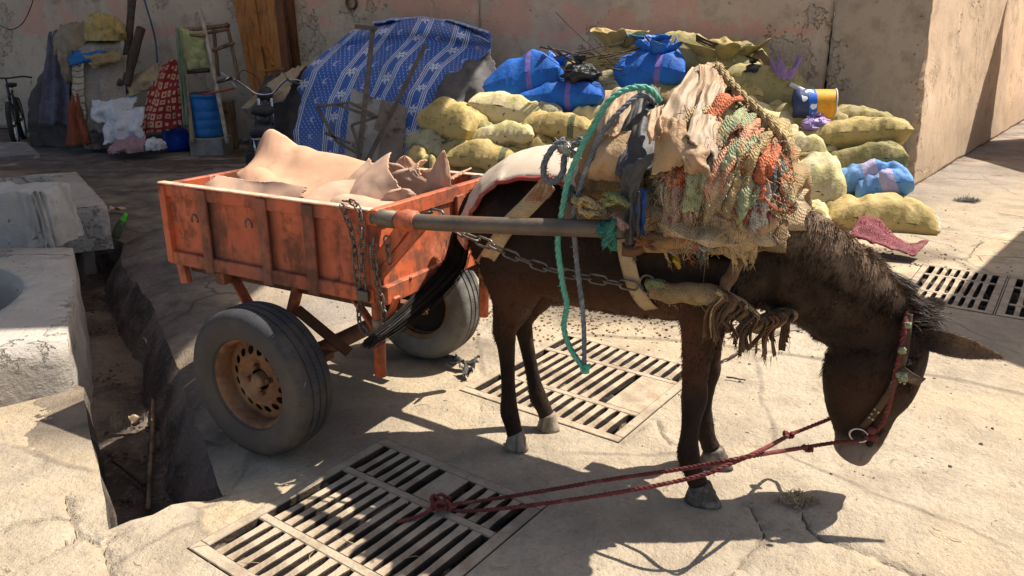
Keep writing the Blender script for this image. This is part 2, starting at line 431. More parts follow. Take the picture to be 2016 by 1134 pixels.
def build_ground():
    hole_polys = [TRD] + [[tuple(p[:2]) for p in grect(g, .004)] for g in GR.values()]
    pts, edges = [], []
    def loop(poly, closed=True):
        n = len(pts); pts.extend(Vector(p[:2]) for p in poly); m = len(poly)
        edges.extend((n + i, n + (i + 1) % m) for i in range(m if closed else m - 1))
    loop([(-26, -5), (26, -5), (26, 30), (-26, 30)])
    for h in hole_polys: loop(densify(h, .06) if len(h) < 10 else h)
    rg = random.Random(3); deep = {}
    for c, w in zip(CRACKS, CRW):
        P = []
        for a, b in zip(c, c[1:]):
            for j in range(5): t = j / 5; P.append((a[0] + (b[0] - a[0]) * t + .010 * nz(a[0] * 9 + t * 4, a[1] * 9), a[1] + (b[1] - a[1]) * t + .010 * nz(a[1] * 9 + t * 5, a[0] * 7, 4)))
        for i, p in enumerate(P):
            t = Vector(P[min(len(P) - 1, i + 1)]) - Vector(P[max(0, i - 1)]); n = Vector((-t.y, t.x)).normalized() * w * (1 + .6 * nz(i * .7, w * 99))
            for s in (-1, 0, 1):
                q = Vector(p) + n * s
                if any(inside(q, h) for h in hole_polys): continue
                if s == 0: deep[(round(q.x, 5), round(q.y, 5))] = 1
                pts.append(q)
    def grid(x0, x1, y0, y1, s, skip=None):
        x = x0
        while x <= x1:
            y = y0
            while y <= y1:
                q = Vector((x + rg.uniform(-.3, .3) * s, y + rg.uniform(-.3, .3) * s))
                if not (skip and skip[0] < q.x < skip[1] and skip[2] < q.y < skip[3]) and not any(inside(q, h) for h in hole_polys): pts.append(q)
                y += s
            x += s
    grid(-2.7, 3.2, 1.75, 4.6, .05); grid(-6.5, 6.5, .8, 12.5, .16, (-2.7, 3.2, 1.75, 4.6)); grid(-24, 24, -4, 28, 1.1, (-6.6, 6.6, .7, 12.6))
    V2, E2, F2, _, _, _ = mgeo.delaunay_2d_cdt(pts, edges, [], 0, 1e-5)
    V, F = [], []
    for v in V2: V.append(Vector((v.x, v.y, gh(v.x, v.y) - (.03 if (round(v.x, 5), round(v.y, 5)) in deep else 0))))
    for f in F2:
        c = sum((V2[i] for i in f), Vector((0, 0))) / len(f)
        if any(inside(c, h) for h in hole_polys): continue
        F.append(tuple(f))
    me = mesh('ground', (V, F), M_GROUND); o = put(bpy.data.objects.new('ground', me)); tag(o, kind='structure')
    bm = bmesh.new(); bm.from_mesh(me); bmesh.ops.recalc_face_normals(bm, faces=bm.faces[:])
    up = sum(f.normal.z for f in bm.faces)
    if up < 0: bmesh.ops.reverse_faces(bm, faces=bm.faces[:])
    bm.to_mesh(me); bm.free()
build_ground()
def poly_fill(poly, z, step, amp, fr, seed, hole=None):
    pts = [Vector(p[:2]) for p in poly]; n = len(pts); ed = [(i, (i + 1) % n) for i in range(n)]
    if hole: m = len(hole); ed += [(n + i, n + (i + 1) % m) for i in range(m)]; pts += [Vector(p[:2]) for p in hole]
    a = np.array([tuple(p) for p in pts]); x = a[:, 0].min()
    while x < a[:, 0].max():
        y = a[:, 1].min()
        while y < a[:, 1].max():
            if inside((x, y), poly) and not (hole and inside((x, y), hole)): pts.append(Vector((x, y)))
            y += step
        x += step
    V2, _, F2, _, _, _ = mgeo.delaunay_2d_cdt(pts, ed, [], 0, 1e-5); F = []
    for f in F2:
        c = sum((V2[i] for i in f), Vector((0, 0))) / len(f)
        if inside(c, poly) and not (hole and inside(c, hole)): F.append(tuple(f))
    return [Vector((v.x, v.y, z + amp * fbm((v.x * fr, v.y * fr, seed), 4))) for v in V2], F
def skirt(poly, z0, z1, rows=7, amp=.02, fr=6., lean=0., z0f=None):
    V, F = [], []; n = len(poly); c = Vector((sum(p[0] for p in poly) / n, sum(p[1] for p in poly) / n))
    for r in range(rows + 1):
        t = r / rows
        for i, p in enumerate(poly):
            q0, q1 = Vector(poly[i - 1][:2]), Vector(poly[(i + 1) % n][:2]); d = (q1 - q0); nn = Vector((d.y, -d.x)).normalized()
            za = z0f(p[0], p[1]) if z0f else z0
            z = za + (z1 - za) * t; a = amp * fbm((p[0] * fr, p[1] * fr, z * fr), 4) * min(1, t * 4) + (lean(p) if callable(lean) else lean) * t ** .8
            V.append(Vector((p[0] + nn.x * a, p[1] + nn.y * a, z)))
    for r in range(rows):
        for i in range(n): F.append((r * n + i, r * n + (i + 1) % n, (r + 1) * n + (i + 1) % n, (r + 1) * n + i))
    return V, F
_c = sum((Vector(p) for p in TRD), Vector((0, 0))) / len(TRD)
_q0, _q1 = Vector(TRD[3]), Vector(TRD[5]); _d = _q1 - _q0; TLEAN = .07 if Vector((_d.y, -_d.x)).dot(_c - _q0) > 0 else -.07
tr_floor = poly_fill([p for p in TRD], -.36, .06, .05, 2.5, 3); tr_wall = skirt(TRD, 0, -.40, 10, .022, 6., (lambda p: (1 if TLEAN > 0 else -1) * (.15 * (1 - min(1, max(0, min(segd(p, RLIP[i], RLIP[i + 1]) for i in range(1, len(RLIP) - 2)) - .03) / .1)) + .02)), gh)
o = put(bpy.data.objects.new('drain_trench', mesh('drain_trench', join(tr_floor, tr_wall), M_MUD))); tag(o, kind='structure')
# ------------------------------------------------------------------ iron drain grates
def iron_mat(name, a, b):
    k = MB(name); n = k.noise(7, 7, .62); n2 = k.noise(60, 5, .6); x, y, z = k.xyz()
    col = k.mix(n.st(.4, .65), a, b); col = k.mix(n2.st(.55, .72) * .5, col, (.14, .105, .075)); col = k.mix(k.noise(3, 6, .6).st(.58, .7) * .6, col, (.23, .13, .07))
    gn = k.nt.nodes.new('ShaderNodeNewGeometry'); nzz = k.xyz(gn.outputs['Normal'])[2]; col = k.mix(nzz.st(.45, .9), k.mix(n.st(.4, .6), (.075, .05, .034), (.035, .026, .02)), col)  # dusty tops; dirty sides made near-black by normal so the slots look shaded
    return k.fin(col, .85, n2 + n * .5, .006, 1., spec=.25)
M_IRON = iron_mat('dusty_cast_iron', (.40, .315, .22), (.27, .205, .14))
M_SAND = gm('pit_sand', (.20, .155, .105), (.09, .068, .048), 14, (.03, .024, .019), 6, (.42, .56), bs=40, bd=.02)
BAR_CACHE = {}
def build_grate(key, label, rows=(.205, .37, .205), cols=13, plain=(), missing=(), sand=-.045):
    o, A, B = GR[key]; root = empty('drain_grate', o, math.atan2(GU.y, GU.x)); tag(root, label, 'drain grate', 'iron drain grates in the paving')
    T = .032; bd = .045; rib = .036; fr = []
    rows = [r * (B - 2 * bd - rib * (len(rows) - 1)) / sum(rows) for r in rows]
    for (cx, cy, sx, sy) in ((A / 2, bd / 2, A, bd), (A / 2, B - bd / 2, A, bd), (bd / 2, B / 2, bd, B - 2 * bd), (A - bd / 2, B / 2, bd, B - 2 * bd)): fr.append(box(cx, cy, -T / 2 + .003, sx, sy, T, None, .003))
    v = bd; pitch = (A - 2 * bd) / cols; bw = pitch * .56
    for ri, L in enumerate(rows):
        if ri < len(rows) - 1: fr.append(box(A / 2, v + L + rib / 2, -T / 2 + .0025, A - 2 * bd, rib, T, None, .004))
        c = 0
        while c < cols:
            if (ri, c) in plain:
                k = 0
                while (ri, c + k) in plain: k += 1
                mk('plate', box(bd + (c + k / 2) * pitch, v + L / 2, -T / 2 + .002, k * pitch, L, T, None, .002), M_IRON, root, False); c += k
            elif c > 0 and (ri, c) not in missing and (ri, c - 1) not in plain:
                key2 = (round(bw, 4), round(L, 3))
                if key2 not in BAR_CACHE:
                    V, F = [], []; ny = 6; prof = [(-.46, -1), (-.5, -.16), (-.44, -.03), (-.3, 0), (.3, 0), (.44, -.03), (.5, -.16), (.46, -1)]
                    for j in range(ny + 1):
                        fl = 1 + .35 * abs(2 * j / ny - 1) ** 8
                        for a, b in prof: V.append((a * bw * fl, (j / ny - .5) * L, b * T + .001 * nz(j * 3.1, a)))
                    m = len(prof)
                    for j in range(ny):
                        for i in range(m - 1): F.append((j * m + i, (j + 1) * m + i, (j + 1) * m + i + 1, j * m + i + 1))
                    BAR_CACHE[key2] = mesh('bar', (V, F), M_IRON, False)
                b = bpy.data.objects.new('bar', BAR_CACHE[key2]); put(b, root); b.location = (bd + c * pitch + rnd.uniform(-.001, .001), v + L / 2, .002 + rnd.uniform(-.0015, .001)); b.rotation_euler = (0, 0, rnd.uniform(-.012, .012)); c += 1
            else: c += 1
        v += L + rib
    mk('frame', join(*fr), M_IRON, root, False)
    n, m = 70, 70; V, F = [], []
    for i in range(n + 1):
        for j in range(m + 1): x, y = A * i / n, B * j / m; V.append((x, y, min(-.012, sand + .075 * fbm((x * 5 + o.x * 3, y * 5, 1), 3) + .03 * fbm((x * 16, y * 16 + o.y, 4), 3))))
    for i in range(n):
        for j in range(m): a = i * (m + 1) + j; F.append((a, a + m + 1, a + m + 2, a + 1))
    pw = [(0, 0), (A, 0), (A, B), (0, B)]; n0 = len(V)
    for z in (-.001, -.25): V += [(p[0] + (.003 if p[0] == 0 else -.003) * 0, p[1], z) for p in pw]
    for i in range(4): F.append((n0 + i, n0 + (i + 1) % 4, n0 + 4 + (i + 1) % 4, n0 + 4 + i))
    s = put(bpy.data.objects.new('drain_silt', mesh('drain_silt', (V, F), M_SAND)), root); tag(s, kind='stuff')
    return root
build_grate('front', 'iron drain grate in the foreground, a rope knotted to it', plain={(0, 9), (0, 10), (0, 11), (0, 12), (1, 11), (1, 12)} if 0 else {(0, 10), (0, 11), (0, 12), (2, 6), (2, 7)}, missing=set(), sand=-.065)
build_grate('middle', "iron drain grate behind the donkey's legs, its slots choked with silt", plain={(1, 10), (1, 11), (1, 12)}, missing=set(), sand=-.045)
build_grate('right', 'sunlit iron drain grate at the right, against the shaded one', cols=8, sand=-.09)
build_grate('shaded', 'iron drain grate in the shadow at the right edge', cols=11, plain={(0, 3), (0, 4), (0, 5)}, sand=-.09)
# ------------------------------------------------------------------ walls
WC0 = Vector((4.30, 8.42, 0)); WD = Vector((-.922, .388, 0)).normalized(); WN = Vector((-WD.y, WD.x, 0)); WN = WN if WN.y < 0 else -WN
def wall_sheet(p0, d, n, L, H, thick, nu, nv, amp, batter=0., seed=0):
    def fn(u, v):
        p = p0 + d * (u * L) + Vector((0, 0, v * H)); a = amp * fbm((p.x * 1.2, p.y * 1.2, p.z * 1.2 + seed), 5) + amp * .6 * nz(p.x * .5, p.z * .5, seed)
        return p + n * (a + batter * max(0, 1 - p.z / 2.2) - thick / 2)
    return sheet(fn, nu, nv, -thick if (d.cross(Vector((0, 0, 1)))).dot(n) < 0 else thick)
crk = ON(1638, 70, WC0, WN); s_crk = (crk - WC0).dot(WD)
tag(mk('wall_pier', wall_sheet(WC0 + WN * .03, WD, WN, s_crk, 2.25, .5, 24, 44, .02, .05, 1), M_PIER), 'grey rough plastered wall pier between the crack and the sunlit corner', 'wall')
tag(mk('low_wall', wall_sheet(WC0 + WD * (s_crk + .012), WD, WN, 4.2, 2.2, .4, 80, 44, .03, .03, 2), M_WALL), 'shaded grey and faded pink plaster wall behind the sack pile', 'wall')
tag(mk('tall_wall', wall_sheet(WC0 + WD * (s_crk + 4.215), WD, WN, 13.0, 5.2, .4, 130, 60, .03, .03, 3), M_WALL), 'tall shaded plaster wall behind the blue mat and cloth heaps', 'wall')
# a hole in the wall plaster
RD = Vector((2.2, 2.75, 0)).normalized(); RN = Vector((RD.y, -RD.x, 0))
def sun_wall():
    def fn(u, v):
        p = WC0 + RD * (u * 11) + Vector((0, 0, v * 4.2)); edge = (.07 * fbm((p.z * 4, 3, 1), 5) + .03 * nz(p.z * 17, 2.)) * max(0, 1 - u * 22)
        return p + RN * (.018 * fbm((p.x * 1.1, p.y * 1.1, p.z * 1.1), 5) + .10 * max(0, 1 - p.z / 2.2) - .2) + RD * edge
    return sheet(fn, 190, 120, .4)
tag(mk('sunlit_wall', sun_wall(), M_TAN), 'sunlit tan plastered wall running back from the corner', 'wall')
# the wing of the building beyond the right edge: it shades the far end of the sunlit wall
pw = WC0 + RD * 4.75
wing = Vector((pw.x, pw.y, 0)) + Vector((.92, .39, 0)) * 1.55
tag(mk('building_wing', box(wing.x + 2.5, wing.y - 2.0, 2.2, 5, 4.0, 4.4), M_TAN, None, False), 'tan building wing beyond the right edge, shading the far wall', 'building')
# unseen flat roof corner added on the right to cast shade over the far grate
tip = Vector((2.37, 4.10, 0)) + Vector((SD.x, SD.y, 0)) / SD.z * 3.6
e1, e2 = Vector((.665, .747, 0)), Vector((.47, -.88, 0))
P4 = [tip, tip + e2 * 4, tip + e2 * 4 + e1 * 6, tip + e1 * 3.1]
tag(mk('added_roof_slab', ([Vector((p.x, p.y, z)) for z in (3.6, 3.8) for p in P4], [(0, 1, 2, 3)[::-1], (4, 5, 6, 7), (0, 1, 5, 4), (1, 2, 6, 5), (2, 3, 7, 6), (3, 0, 4, 7)]), M_TAN, None, False), 'unseen flat roof corner added beyond the right edge to shade the far grate', 'roof')
# unseen translucent awning added overhead to shade everything left of the cart and soften that shade
sh = lambda x, y, z: Vector((x, y, z)) + Vector((SD.x, SD.y, 0)) / SD.z * z
ZR = 7.0
k = MB('added_awning_canvas'); k.fin((.72, .66, .56), .9); tb = k.nt.nodes.new('ShaderNodeBsdfTranslucent'); tb.inputs[0].default_value = (.80, .74, .64, 1); mx_ = k.nt.nodes.new('ShaderNodeMixShader'); mx_.inputs[0].default_value = .42
k.nt.links.new(k.p.outputs[0], mx_.inputs[1]); k.nt.links.new(tb.outputs[0], mx_.inputs[2]); k.nt.links.new(mx_.outputs[0], k.nt.nodes['Material Output'].inputs[0])
A4 = [sh(-1.80, 3.42, ZR), sh(-.95, 9.6, ZR) + Vector((0, 1.0, 0)), Vector((-8.0, 15.2, ZR)), sh(-9, 2.6, ZR)]
tag(mk('added_awning', sheet(lambda u, v: A4[0].lerp(A4[1], u).lerp(A4[3].lerp(A4[2], u), v) + Vector((0, 0, -.25 * math.sin(u * math.pi) * math.sin(v * math.pi) * 4 * min(u, 1 - u, v, 1 - v))), 24, 24, .004)[:2], k.m), 'pale canvas awning added out of view above the washing place to shade it', 'awning')
# overhead cable whose thin shadow crosses the paving
c0, c1 = sh(G(1400, 688).x, G(1400, 688).y, 4.4), sh(G(2016, 768).x, G(2016, 768).y, 4.4)
dd = (c1 - c0)
tag(mk('overhead_cable', tube([c0 + dd * t + Vector((0, 0, -.25 * (1 - (2 * t - .5) ** 2 * .6))) for t in [i / 20 * 2 - .5 for i in range(21)]], .008, 6), gm('black_rubber', (.02, .02, .02), rough=.6)), 'thin black overhead cable strung above the yard', 'cable')
# ------------------------------------------------------------------ washing basins at the left
def block(name, outer, zt, zb, mat, hole=None, zp=-.5, amp=.012, step=.09):
    od = densify(outer, .08); hd = densify(hole, .08) if hole else None
    parts = [poly_fill(od, zt, step, amp, 4, 7, hd)]
    f0 = lambda x, y: zt + amp * fbm((x * 4, y * 4, 7), 4)
    V, F = skirt(od, zt, zb, 6, .018, 7., 0, f0); parts.append((V, F))
    if hd: V, F = skirt(hd, zt, zp, 6, .012, 5., 0, f0); parts.append((V, F)); parts.append(poly_fill(hd, zp, .15, .02, 3, 2))
    V, F = join(*parts); bm = bmesh.new()
    for v in V: bm.verts.new(v)
    bm.verts.ensure_lookup_table()
    for f in F:
        try: bm.faces.new([bm.verts[i] for i in f])
        except ValueError: pass
    bmesh.ops.remove_doubles(bm, verts=bm.verts[:], dist=.0015); bmesh.ops.recalc_face_normals(bm, faces=bm.faces[:]); bm.verts.index_update()
    out = ([v.co.copy() for v in bm.verts], [tuple(v.index for v in f.verts) for f in bm.faces]); bm.free()
    return mk(name, out, mat)
cc = Vector((-3.47, 3.60)); circ = [(cc.x + .90 * math.cos(i * math.pi / 24), cc.y + .90 * math.sin(i * math.pi / 24)) for i in range(48)]
tag(block('stone_basin', [(-2.03, 3.27), (-2.42, 4.06), (-2.88, 4.90), (-4.9, 5.05), (-5.4, 3.2), (-4.55, 1.62), (-3.3, 2.45)], .25, -.40, M_BASIN, circ), 'plastered washing basin with a round pit beside the trench', 'basin')
TV = Vector((-.50, .866, 0)); TU = Vector((.866, .5, 0))
a = G(211, 405, .30); b = G(150, 338, .30)
rim = [tuple(a[:2]), tuple(b[:2]), tuple((b - TU * 2.6)[:2]), tuple((a - TU * 2.6)[:2])]
ai = a - TU * .30 + TV * .35; bi = b - TU * .30 - TV * .12
tag(block('square_basin', rim, .30, -.05, M_BASIN, [tuple(ai[:2]), tuple((ai - TU * 2)[:2]), tuple((bi - TU * 2)[:2]), tuple(bi[:2])], -.15), 'square plastered washing basin with a pale blue inside, far left', 'basin')
s0 = G(122, 476, 0); s1 = G(214, 446, 0)
tag(block('stone_step', [tuple(s1[:2]), tuple((s1 + TV * .5)[:2]), tuple((s0 - TU * .35 + TV * .62)[:2]), tuple((s0 - TU * .35)[:2]), tuple(s0[:2])], .10, -.36, M_BASIN), 'low grey stone step at the head of the trench', 'step')
def rough_stone():
    c = AT(52, 490, 4.95); w, d = .52, .46
    def fn(u, v):
        a = u * 2 * math.pi; q = [abs(math.cos(a)) ** .35 * math.copysign(1, math.cos(a)), abs(math.sin(a)) ** .35 * math.copysign(1, math.sin(a))]
        t = min(v, .82) / .82; tp = 1 - .16 * t; inn = 1 if v < .82 else max(0, (1 - v) / .18)
        x, y = q[0] * w / 2 * tp * inn, q[1] * d / 2 * tp * inn; z = t * .37
        g = .034 * fbm((x * 9 + a * 3, y * 9, z * 3), 4) + .020 * math.sin(a * 22 + 3 * nz(a * 3, z * 4)) * (.5 + .5 * nz(a * 2, 1.)); s = 1 + g / .25 * (1 if v < .82 else 0)
        return Vector((c.x - .06 + x * s, c.y + .16 + y * s, .235 + z + (.03 * fbm((x * 6, y * 6, 3), 3) if v > .6 else 0)))
    V, F = [], []; n, m = 150, 40
    for j in range(m + 1):
        for i in range(n): V.append(fn(i / n, j / m))
    for j in range(m):
        for i in range(n): F.append((j * n + i, j * n + (i + 1) % n, (j + 1) * n + (i + 1) % n, (j + 1) * n + i))
    return V, F
tag(mk('limestone_block', rough_stone(), M_LIME), 'rough whitish limestone block with dripping grooves on the basin edge', 'stone')
bd0 = G(78, 305, .40); bdn = [bd0, bd0 - TU * 1.7 - TV * .25, bd0 - TU * 1.5 + TV * 1.3, bd0 + TV * 1.25 - TU * .15]
V = [Vector((p.x, p.y, z)) for z in (.37, .41) for p in bdn]
tag(mk('stone_slab', (V, [(0, 1, 2, 3), (7, 6, 5, 4), (0, 4, 5, 1), (1, 5, 6, 2), (2, 6, 7, 3), (3, 7, 4, 0)]), gm('dark_slab', (.16, .145, .14), (.10, .09, .085), 4, (.3, .28, .26), 6, bs=30, bd=.01), None, False), 'dark flat slab lying over the far basin', 'slab')
# ------------------------------------------------------------------ the cart
CR = Vector((-.705, 3.215, 0)); CRZ = R(-29.2)
def paint_mat():
    k = MB('orange_cart_paint'); x, y, z = k.xyz()
    n = k.noise(2.6, 8, .62); n2 = k.noise(16, 7, .65); dr = k.noise(1, 7, .62, src=k.vec(scale=(9, 9, 1.6)))
    col = k.mix(n.st(.36, .66), (.56, .125, .045), (.45, .088, .032))
    col = k.mix(k.noise(5, 5, .6, src=k.vec(loc=(4, 2, 9))).st(.56, .7) * .5, col, (.62, .22, .12))
    rust = (dr * .55 + n2 * .45).st(.445, .60)
    col = k.mix(rust * .85, col, (.105, .045, .024))
    edge = (k.noise(30, 6, .65) * .5 + k.noise(3, 6, .6, src=k.vec(loc=(7, 1, 2))) * .5).st(.55, .60)
    col = k.mix(edge * .4, col, (.09, .045, .028)); bt = ((x + .385).abs()).mn((x + .055).abs()).mn((x - .18).abs()); col = k.mix((1 - (bt + (n2 - .5) * .12).st(.02, .085)) * .55, col, (.10, .048, .03))
    scr = k.noise(1, 3, .5, src=k.vec(scale=(30, 30, 5), rot=(0, .6, 0))).st(.68, .74) * n.st(.5, .6)
    col = k.mix(scr * .6, col, (.62, .52, .44))
    low = (1 - (z + (n2 - .5) * .12).st(.66, .78)) * (1 - z.lt(.5)) * .4
    col = k.mix(low * n.st(.35, .6), col, (.12, .06, .035))
    return k.fin(col, .55 + rust * .3, n2 * .5 - rust * .25 + k.noise(70, 4) * .15, .004, 1., spec=.4)
M_ORANGE = paint_mat()
M_RUST = gm('rusty_steel', (.16, .075, .04), (.085, .045, .028), 9, (.30, .10, .045), 5, (.5, .62), rough=.75, bs=50, bd=.003, metal=.2)
M_STEEL = gm('worn_grey_tube', (.17, .135, .10), (.10, .078, .06), 7, (.20, .11, .06), 5, (.52, .66), rough=.55, bs=60, bd=.002, metal=.5)
M_CHAIN = gm('dull_chain_steel', (.20, .18, .155), (.10, .075, .055), 30, rough=.45, metal=.7, bs=80, bd=.001)
M_EDGE = gm('bare_top_edge', (.72, .46, .34), (.62, .30, .18), 12, (.25, .11, .06), 9, (.58, .68), rough=.6, spec=.3)
cart = empty('donkey_cart', CR, CRZ); tag(cart, 'orange painted two-wheeled steel cart hitched behind the donkey', 'cart')
X0, X1, YW, ZB, ZT = -.64, .465, .40, .645, .985
def panel(name, fn, nu, nv, mat=M_ORANGE, th=.006, parent=cart): return mk(name, sheet(fn, nu, nv, th)[:2], mat, parent, True, flat_angle=40)
dent = lambda a, b, s: .005 * fbm((a * 4, b * 4, s), 3)
for s, nm in ((-1, 'side_panel'), (1, 'side_panel')):
    sp = panel(nm, lambda u, v: (X0 + .012 + (X1 - X0 - .02) * u, s * (YW - .012) + dent(u, v, s * 3), ZB + .01 + (ZT - ZB - .02) * v), 30, 12)
    mk('top_rail', box((X0 + X1) / 2, s * (YW - .006), ZT - .026, X1 - X0, .026, .052, None, .004), M_ORANGE, sp, False)
    mk('rail_edge', box((X0 + X1) / 2, s * (YW - .004), ZT + .0035, X1 - X0 + .004, .036, .007, None, .002), M_EDGE, sp, False)
    mk('bottom_rail', box((X0 + X1) / 2, s * (YW - .004), ZB + .026, X1 - X0, .03, .056, None, .004), M_ORANGE, sp, False)
    for xb in (-.385, -.055, .18):
        mk('batten', box(xb, s * (YW + .010), (ZB + ZT) / 2 - .008, .052 if xb > 0 else .05, .012, ZT - ZB + .006, None, .003), M_ORANGE, sp, False)
    mk('corner_post', box(X0 + .018, s * (YW - .002), (ZB + ZT) / 2, .036, .036, ZT - ZB - .01, None, .003), M_ORANGE, sp, False)
    if s < 0:
        for hx, hz in ((-.437, .855), (-.128, .87)):
            mk('hook', tube([(hx + .014 * math.cos(a), -YW - .012 - .006 * math.sin(a / 2), hz + .022 * math.sin(a)) for a in [i * .42 - .5 for i in range(11)]], .0045, 6), M_CHAIN, sp)
def frontx(z): return X1 + .03 - (z - ZB) / (ZT - ZB) * .02
fp = panel('front_panel', lambda u, v: (frontx(ZB + (ZT - ZB) * v) + dent(u, v, 8), -YW + .02 + (2 * YW - .04) * u, ZB + (ZT - ZB - .02) * v), 24, 12)
mk('top_rail', box(frontx(ZT), 0, ZT - .024, .030, 2 * YW + .0, .06, None, .004), M_ORANGE, fp, False)
mk('bottom_rail', box(frontx(ZB) + .004, 0, ZB + .03, .03, 2 * YW - .02, .07, None, .004), M_ORANGE, fp, False)
for yb in (.12,): mk('batten', box(frontx(.8) + .012, yb, .815, .012, .055, ZT - ZB - .06, None, .003), M_ORANGE, fp, False)
for yb in (-.25, -.08, .1, .26): mk('rivet', xf(lathe([(.001, .004), (.006, .003), (.008, 0), (.008, -.003)], 8, 'Z'), Matrix.Translation((frontx(ZB) + .020, yb, ZB + .06)) @ Matrix.Rotation(R(90), 4, 'Y')), M_STEEL, fp)
rp = panel('tail_panel', lambda u, v: (X0 + .006, -YW + .02 + (2 * YW - .04) * u, ZB + (ZT - ZB - .02) * v), 14, 8)
mk('top_rail', box(X0 + .004, 0, ZT - .028, .028, 2 * YW - .02, .05, None, .004), M_ORANGE, rp, False)
fl = panel('floor', lambda u, v: (X0 + .02 + (X1 - X0 - .03) * u, -YW + .03 + (2 * YW - .06) * v, ZB + .016), 10, 6, M_RUST, .01)
for s in (-1, 1):
    mk('chassis_beam', beam((X0 + .02, s * .30, ZB - .03), (X1 + .02, s * .30, ZB - .03), .045, .055), M_RUST, cart, False)
    mk('prop_foot', beam((X0 + .03, s * (YW - .03), ZB), (X0 + .045, s * (YW - .03), ZB - .095), .045, .03, (0, 1, 0)), M_ORANGE, cart, False)
    mk('spring_strut', beam((-.37, s * .33, ZB - .01), (-.16, s * .33, .33), .05, .012, (1, 0, 0)), M_ORANGE, cart, False)
    mk('spring_strut', beam((.03, s * .33, ZB - .0), (-.07, s * .33, .40), .06, .016, (1, 0, 0)), M_ORANGE, cart, False)
    mk('spring_strut', beam((0, s * .33, .52), (.20, s * .26, .345), .05, .012, (1, 0, .4)), M_RUST, cart, False)
    mk('leaf_spring', beam((-.2, s * .33, .345), (.16, s * .33, .345), .05, .03), M_RUST, cart, False)
mk('cross_beam', beam((-.36, -.39, ZB - .035), (-.36, .39, ZB - .035), .05, .05), M_RUST, cart, False)
mk('axle', tube([(0, -.47, .30), (0, .47, .30)], .036, 14), M_RUST, cart)
# front posts, shafts and braces
for s in (-1, 1):
    y = s * .375; px = .455
    po = mk('front_post', tube([(px, y, .945), (px, y, .62), (px - .005, y, .345)], [.024, .024, .022], 14), M_ORANGE if s < 0 else M_ORANGE, cart)
    mk('collar', tube([(px, y, .575), (px, y, .535)], [.027, .026], 12, lump=.15), gm('old_putty', (.38, .26, .16), (.25, .16, .09), 20, bs=60, bd=.004), po)
    mk('brace', beam((px, y + s * .004, .775), (.60, y * .985, .950), .046, .028, (0, 1, 0)), M_ORANGE, cart, False)
    mk('brace', beam((px + .015, y - .012, .735), (.66, y * .97, .945), .03, .03, (0, 1, 0)), M_ORANGE, cart, False)
    mk('brace', beam((px - .11, y, .635), (px - .012, y, .525), .012, .034, (0, 1, 0)), M_ORANGE, cart, False)
    mk('brace', beam((px + .09, y, .675), (px + .016, y, .515), .012, .034, (0, 1, 0)), M_ORANGE, cart, False)
    sh_ = mk('shaft', tube(cr([(.40, y, .955), (.62, y, .960), (1.0, y * .96, .985), (1.38, y * .90, 1.015)], 6), .0275, 14), M_STEEL, cart)
    mk('weld_clamp', tube([(.57, y, .958), (.60, y, .96), (.645, y, .962)], [.034, .039, .035], 14, lump=.18, ls=60), M_ORANGE, sh_)
    mk('shaft_root', tube([(.405, y, .956), (.56, y, .959)], .0315, 14), M_STEEL, sh_)
# wheels
def tyre_mat(name, dust):
    k = MB(name); x, y, z = k.xyz(); n = k.noise(9, 7, .62); r = (x * x + z * z).m('SQRT'); ang = z.m('ARCTAN2', x)
    col = k.mix(n.st(.35, .7), (.042, .042, .046), (.022, .022, .024)); col = k.mix(k.noise(4, 7, .65).st(.42, .66) * .8, col, dust)
    si = ((ang * 62 + (y * 60).sin() * 1.2).sin().abs()).lt(.14) * r.gt(.272)
    side = (1 - r.st(.262, .285)); col = k.mix(side * n * .75, col, tuple(c * 1.15 for c in dust)); col = k.mix(si * .6, col, tuple(c * 1.25 for c in dust))
    return k.fin(col, .85, n * .3 - si * .8 + k.noise(80, 4) * .2, .004, 1., spec=.25)
def rim_mat():
    k = MB('rusty_rim'); n = k.noise(11, 7, .65); col = k.mix(n.st(.36, .66), (.26, .125, .055), (.12, .062, .034))
    col = k.mix(k.noise(5, 5).st(.5, .66) * .8, col, (.32, .20, .115)); return k.fin(col, .8, k.noise(60, 5), .002, 1., metal=.15, spec=.3)
M_RIM = rim_mat(); M_DARK = gm('dark_hub_steel', (.03, .022, .017), rough=.9)
def rim_disc():
    """pressed steel disc with a ring of round vents"""
    NA, rs = 16 * 10, [.045, .060, .075, .088, .096] + [.100 + .0045 * i for i in range(10)] + [.146, .150, .158, .166]
    def yy(r):
        if r < .075: return -.004
        if r < .096: return -.004 - (r - .075) * .9
        if r < .146: return -.023 + (r - .096) * .42
        return -.002 + (r - .146) * .2
    V, F = [], []; nr = len(rs); hr = .0155
    def sn(r, a):
        c = (a / (2 * math.pi) * 16); ca = (math.floor(c) + .5) / 16 * 2 * math.pi; dx, dr = (a - ca) * .122, r - .122
        return dx, dr, math.hypot(dx, dr), ca
    for i, r in enumerate(rs):
        for k in range(NA):
            a = 2 * math.pi * k / NA; rr, aa = r, a; dx, dr, d, ca = sn(r, a)
            if hr * .72 < d < hr * 1.28: q = hr / d; rr = .122 + dr * q; aa = ca + dx * q / .122
            V.append((rr * math.cos(aa), yy(rr), rr * math.sin(aa)))
    for i in range(nr - 1):
        for k in range(NA):
            _, _, d, _ = sn((rs[i] + rs[i + 1]) / 2, 2 * math.pi * (k + .5) / NA)
            if d < hr * .95 and rs[i] > .098: continue
            F.append((i * NA + k, (i + 1) * NA + k, (i + 1) * NA + (k + 1) % NA, i * NA + (k + 1) % NA))
    return V, F
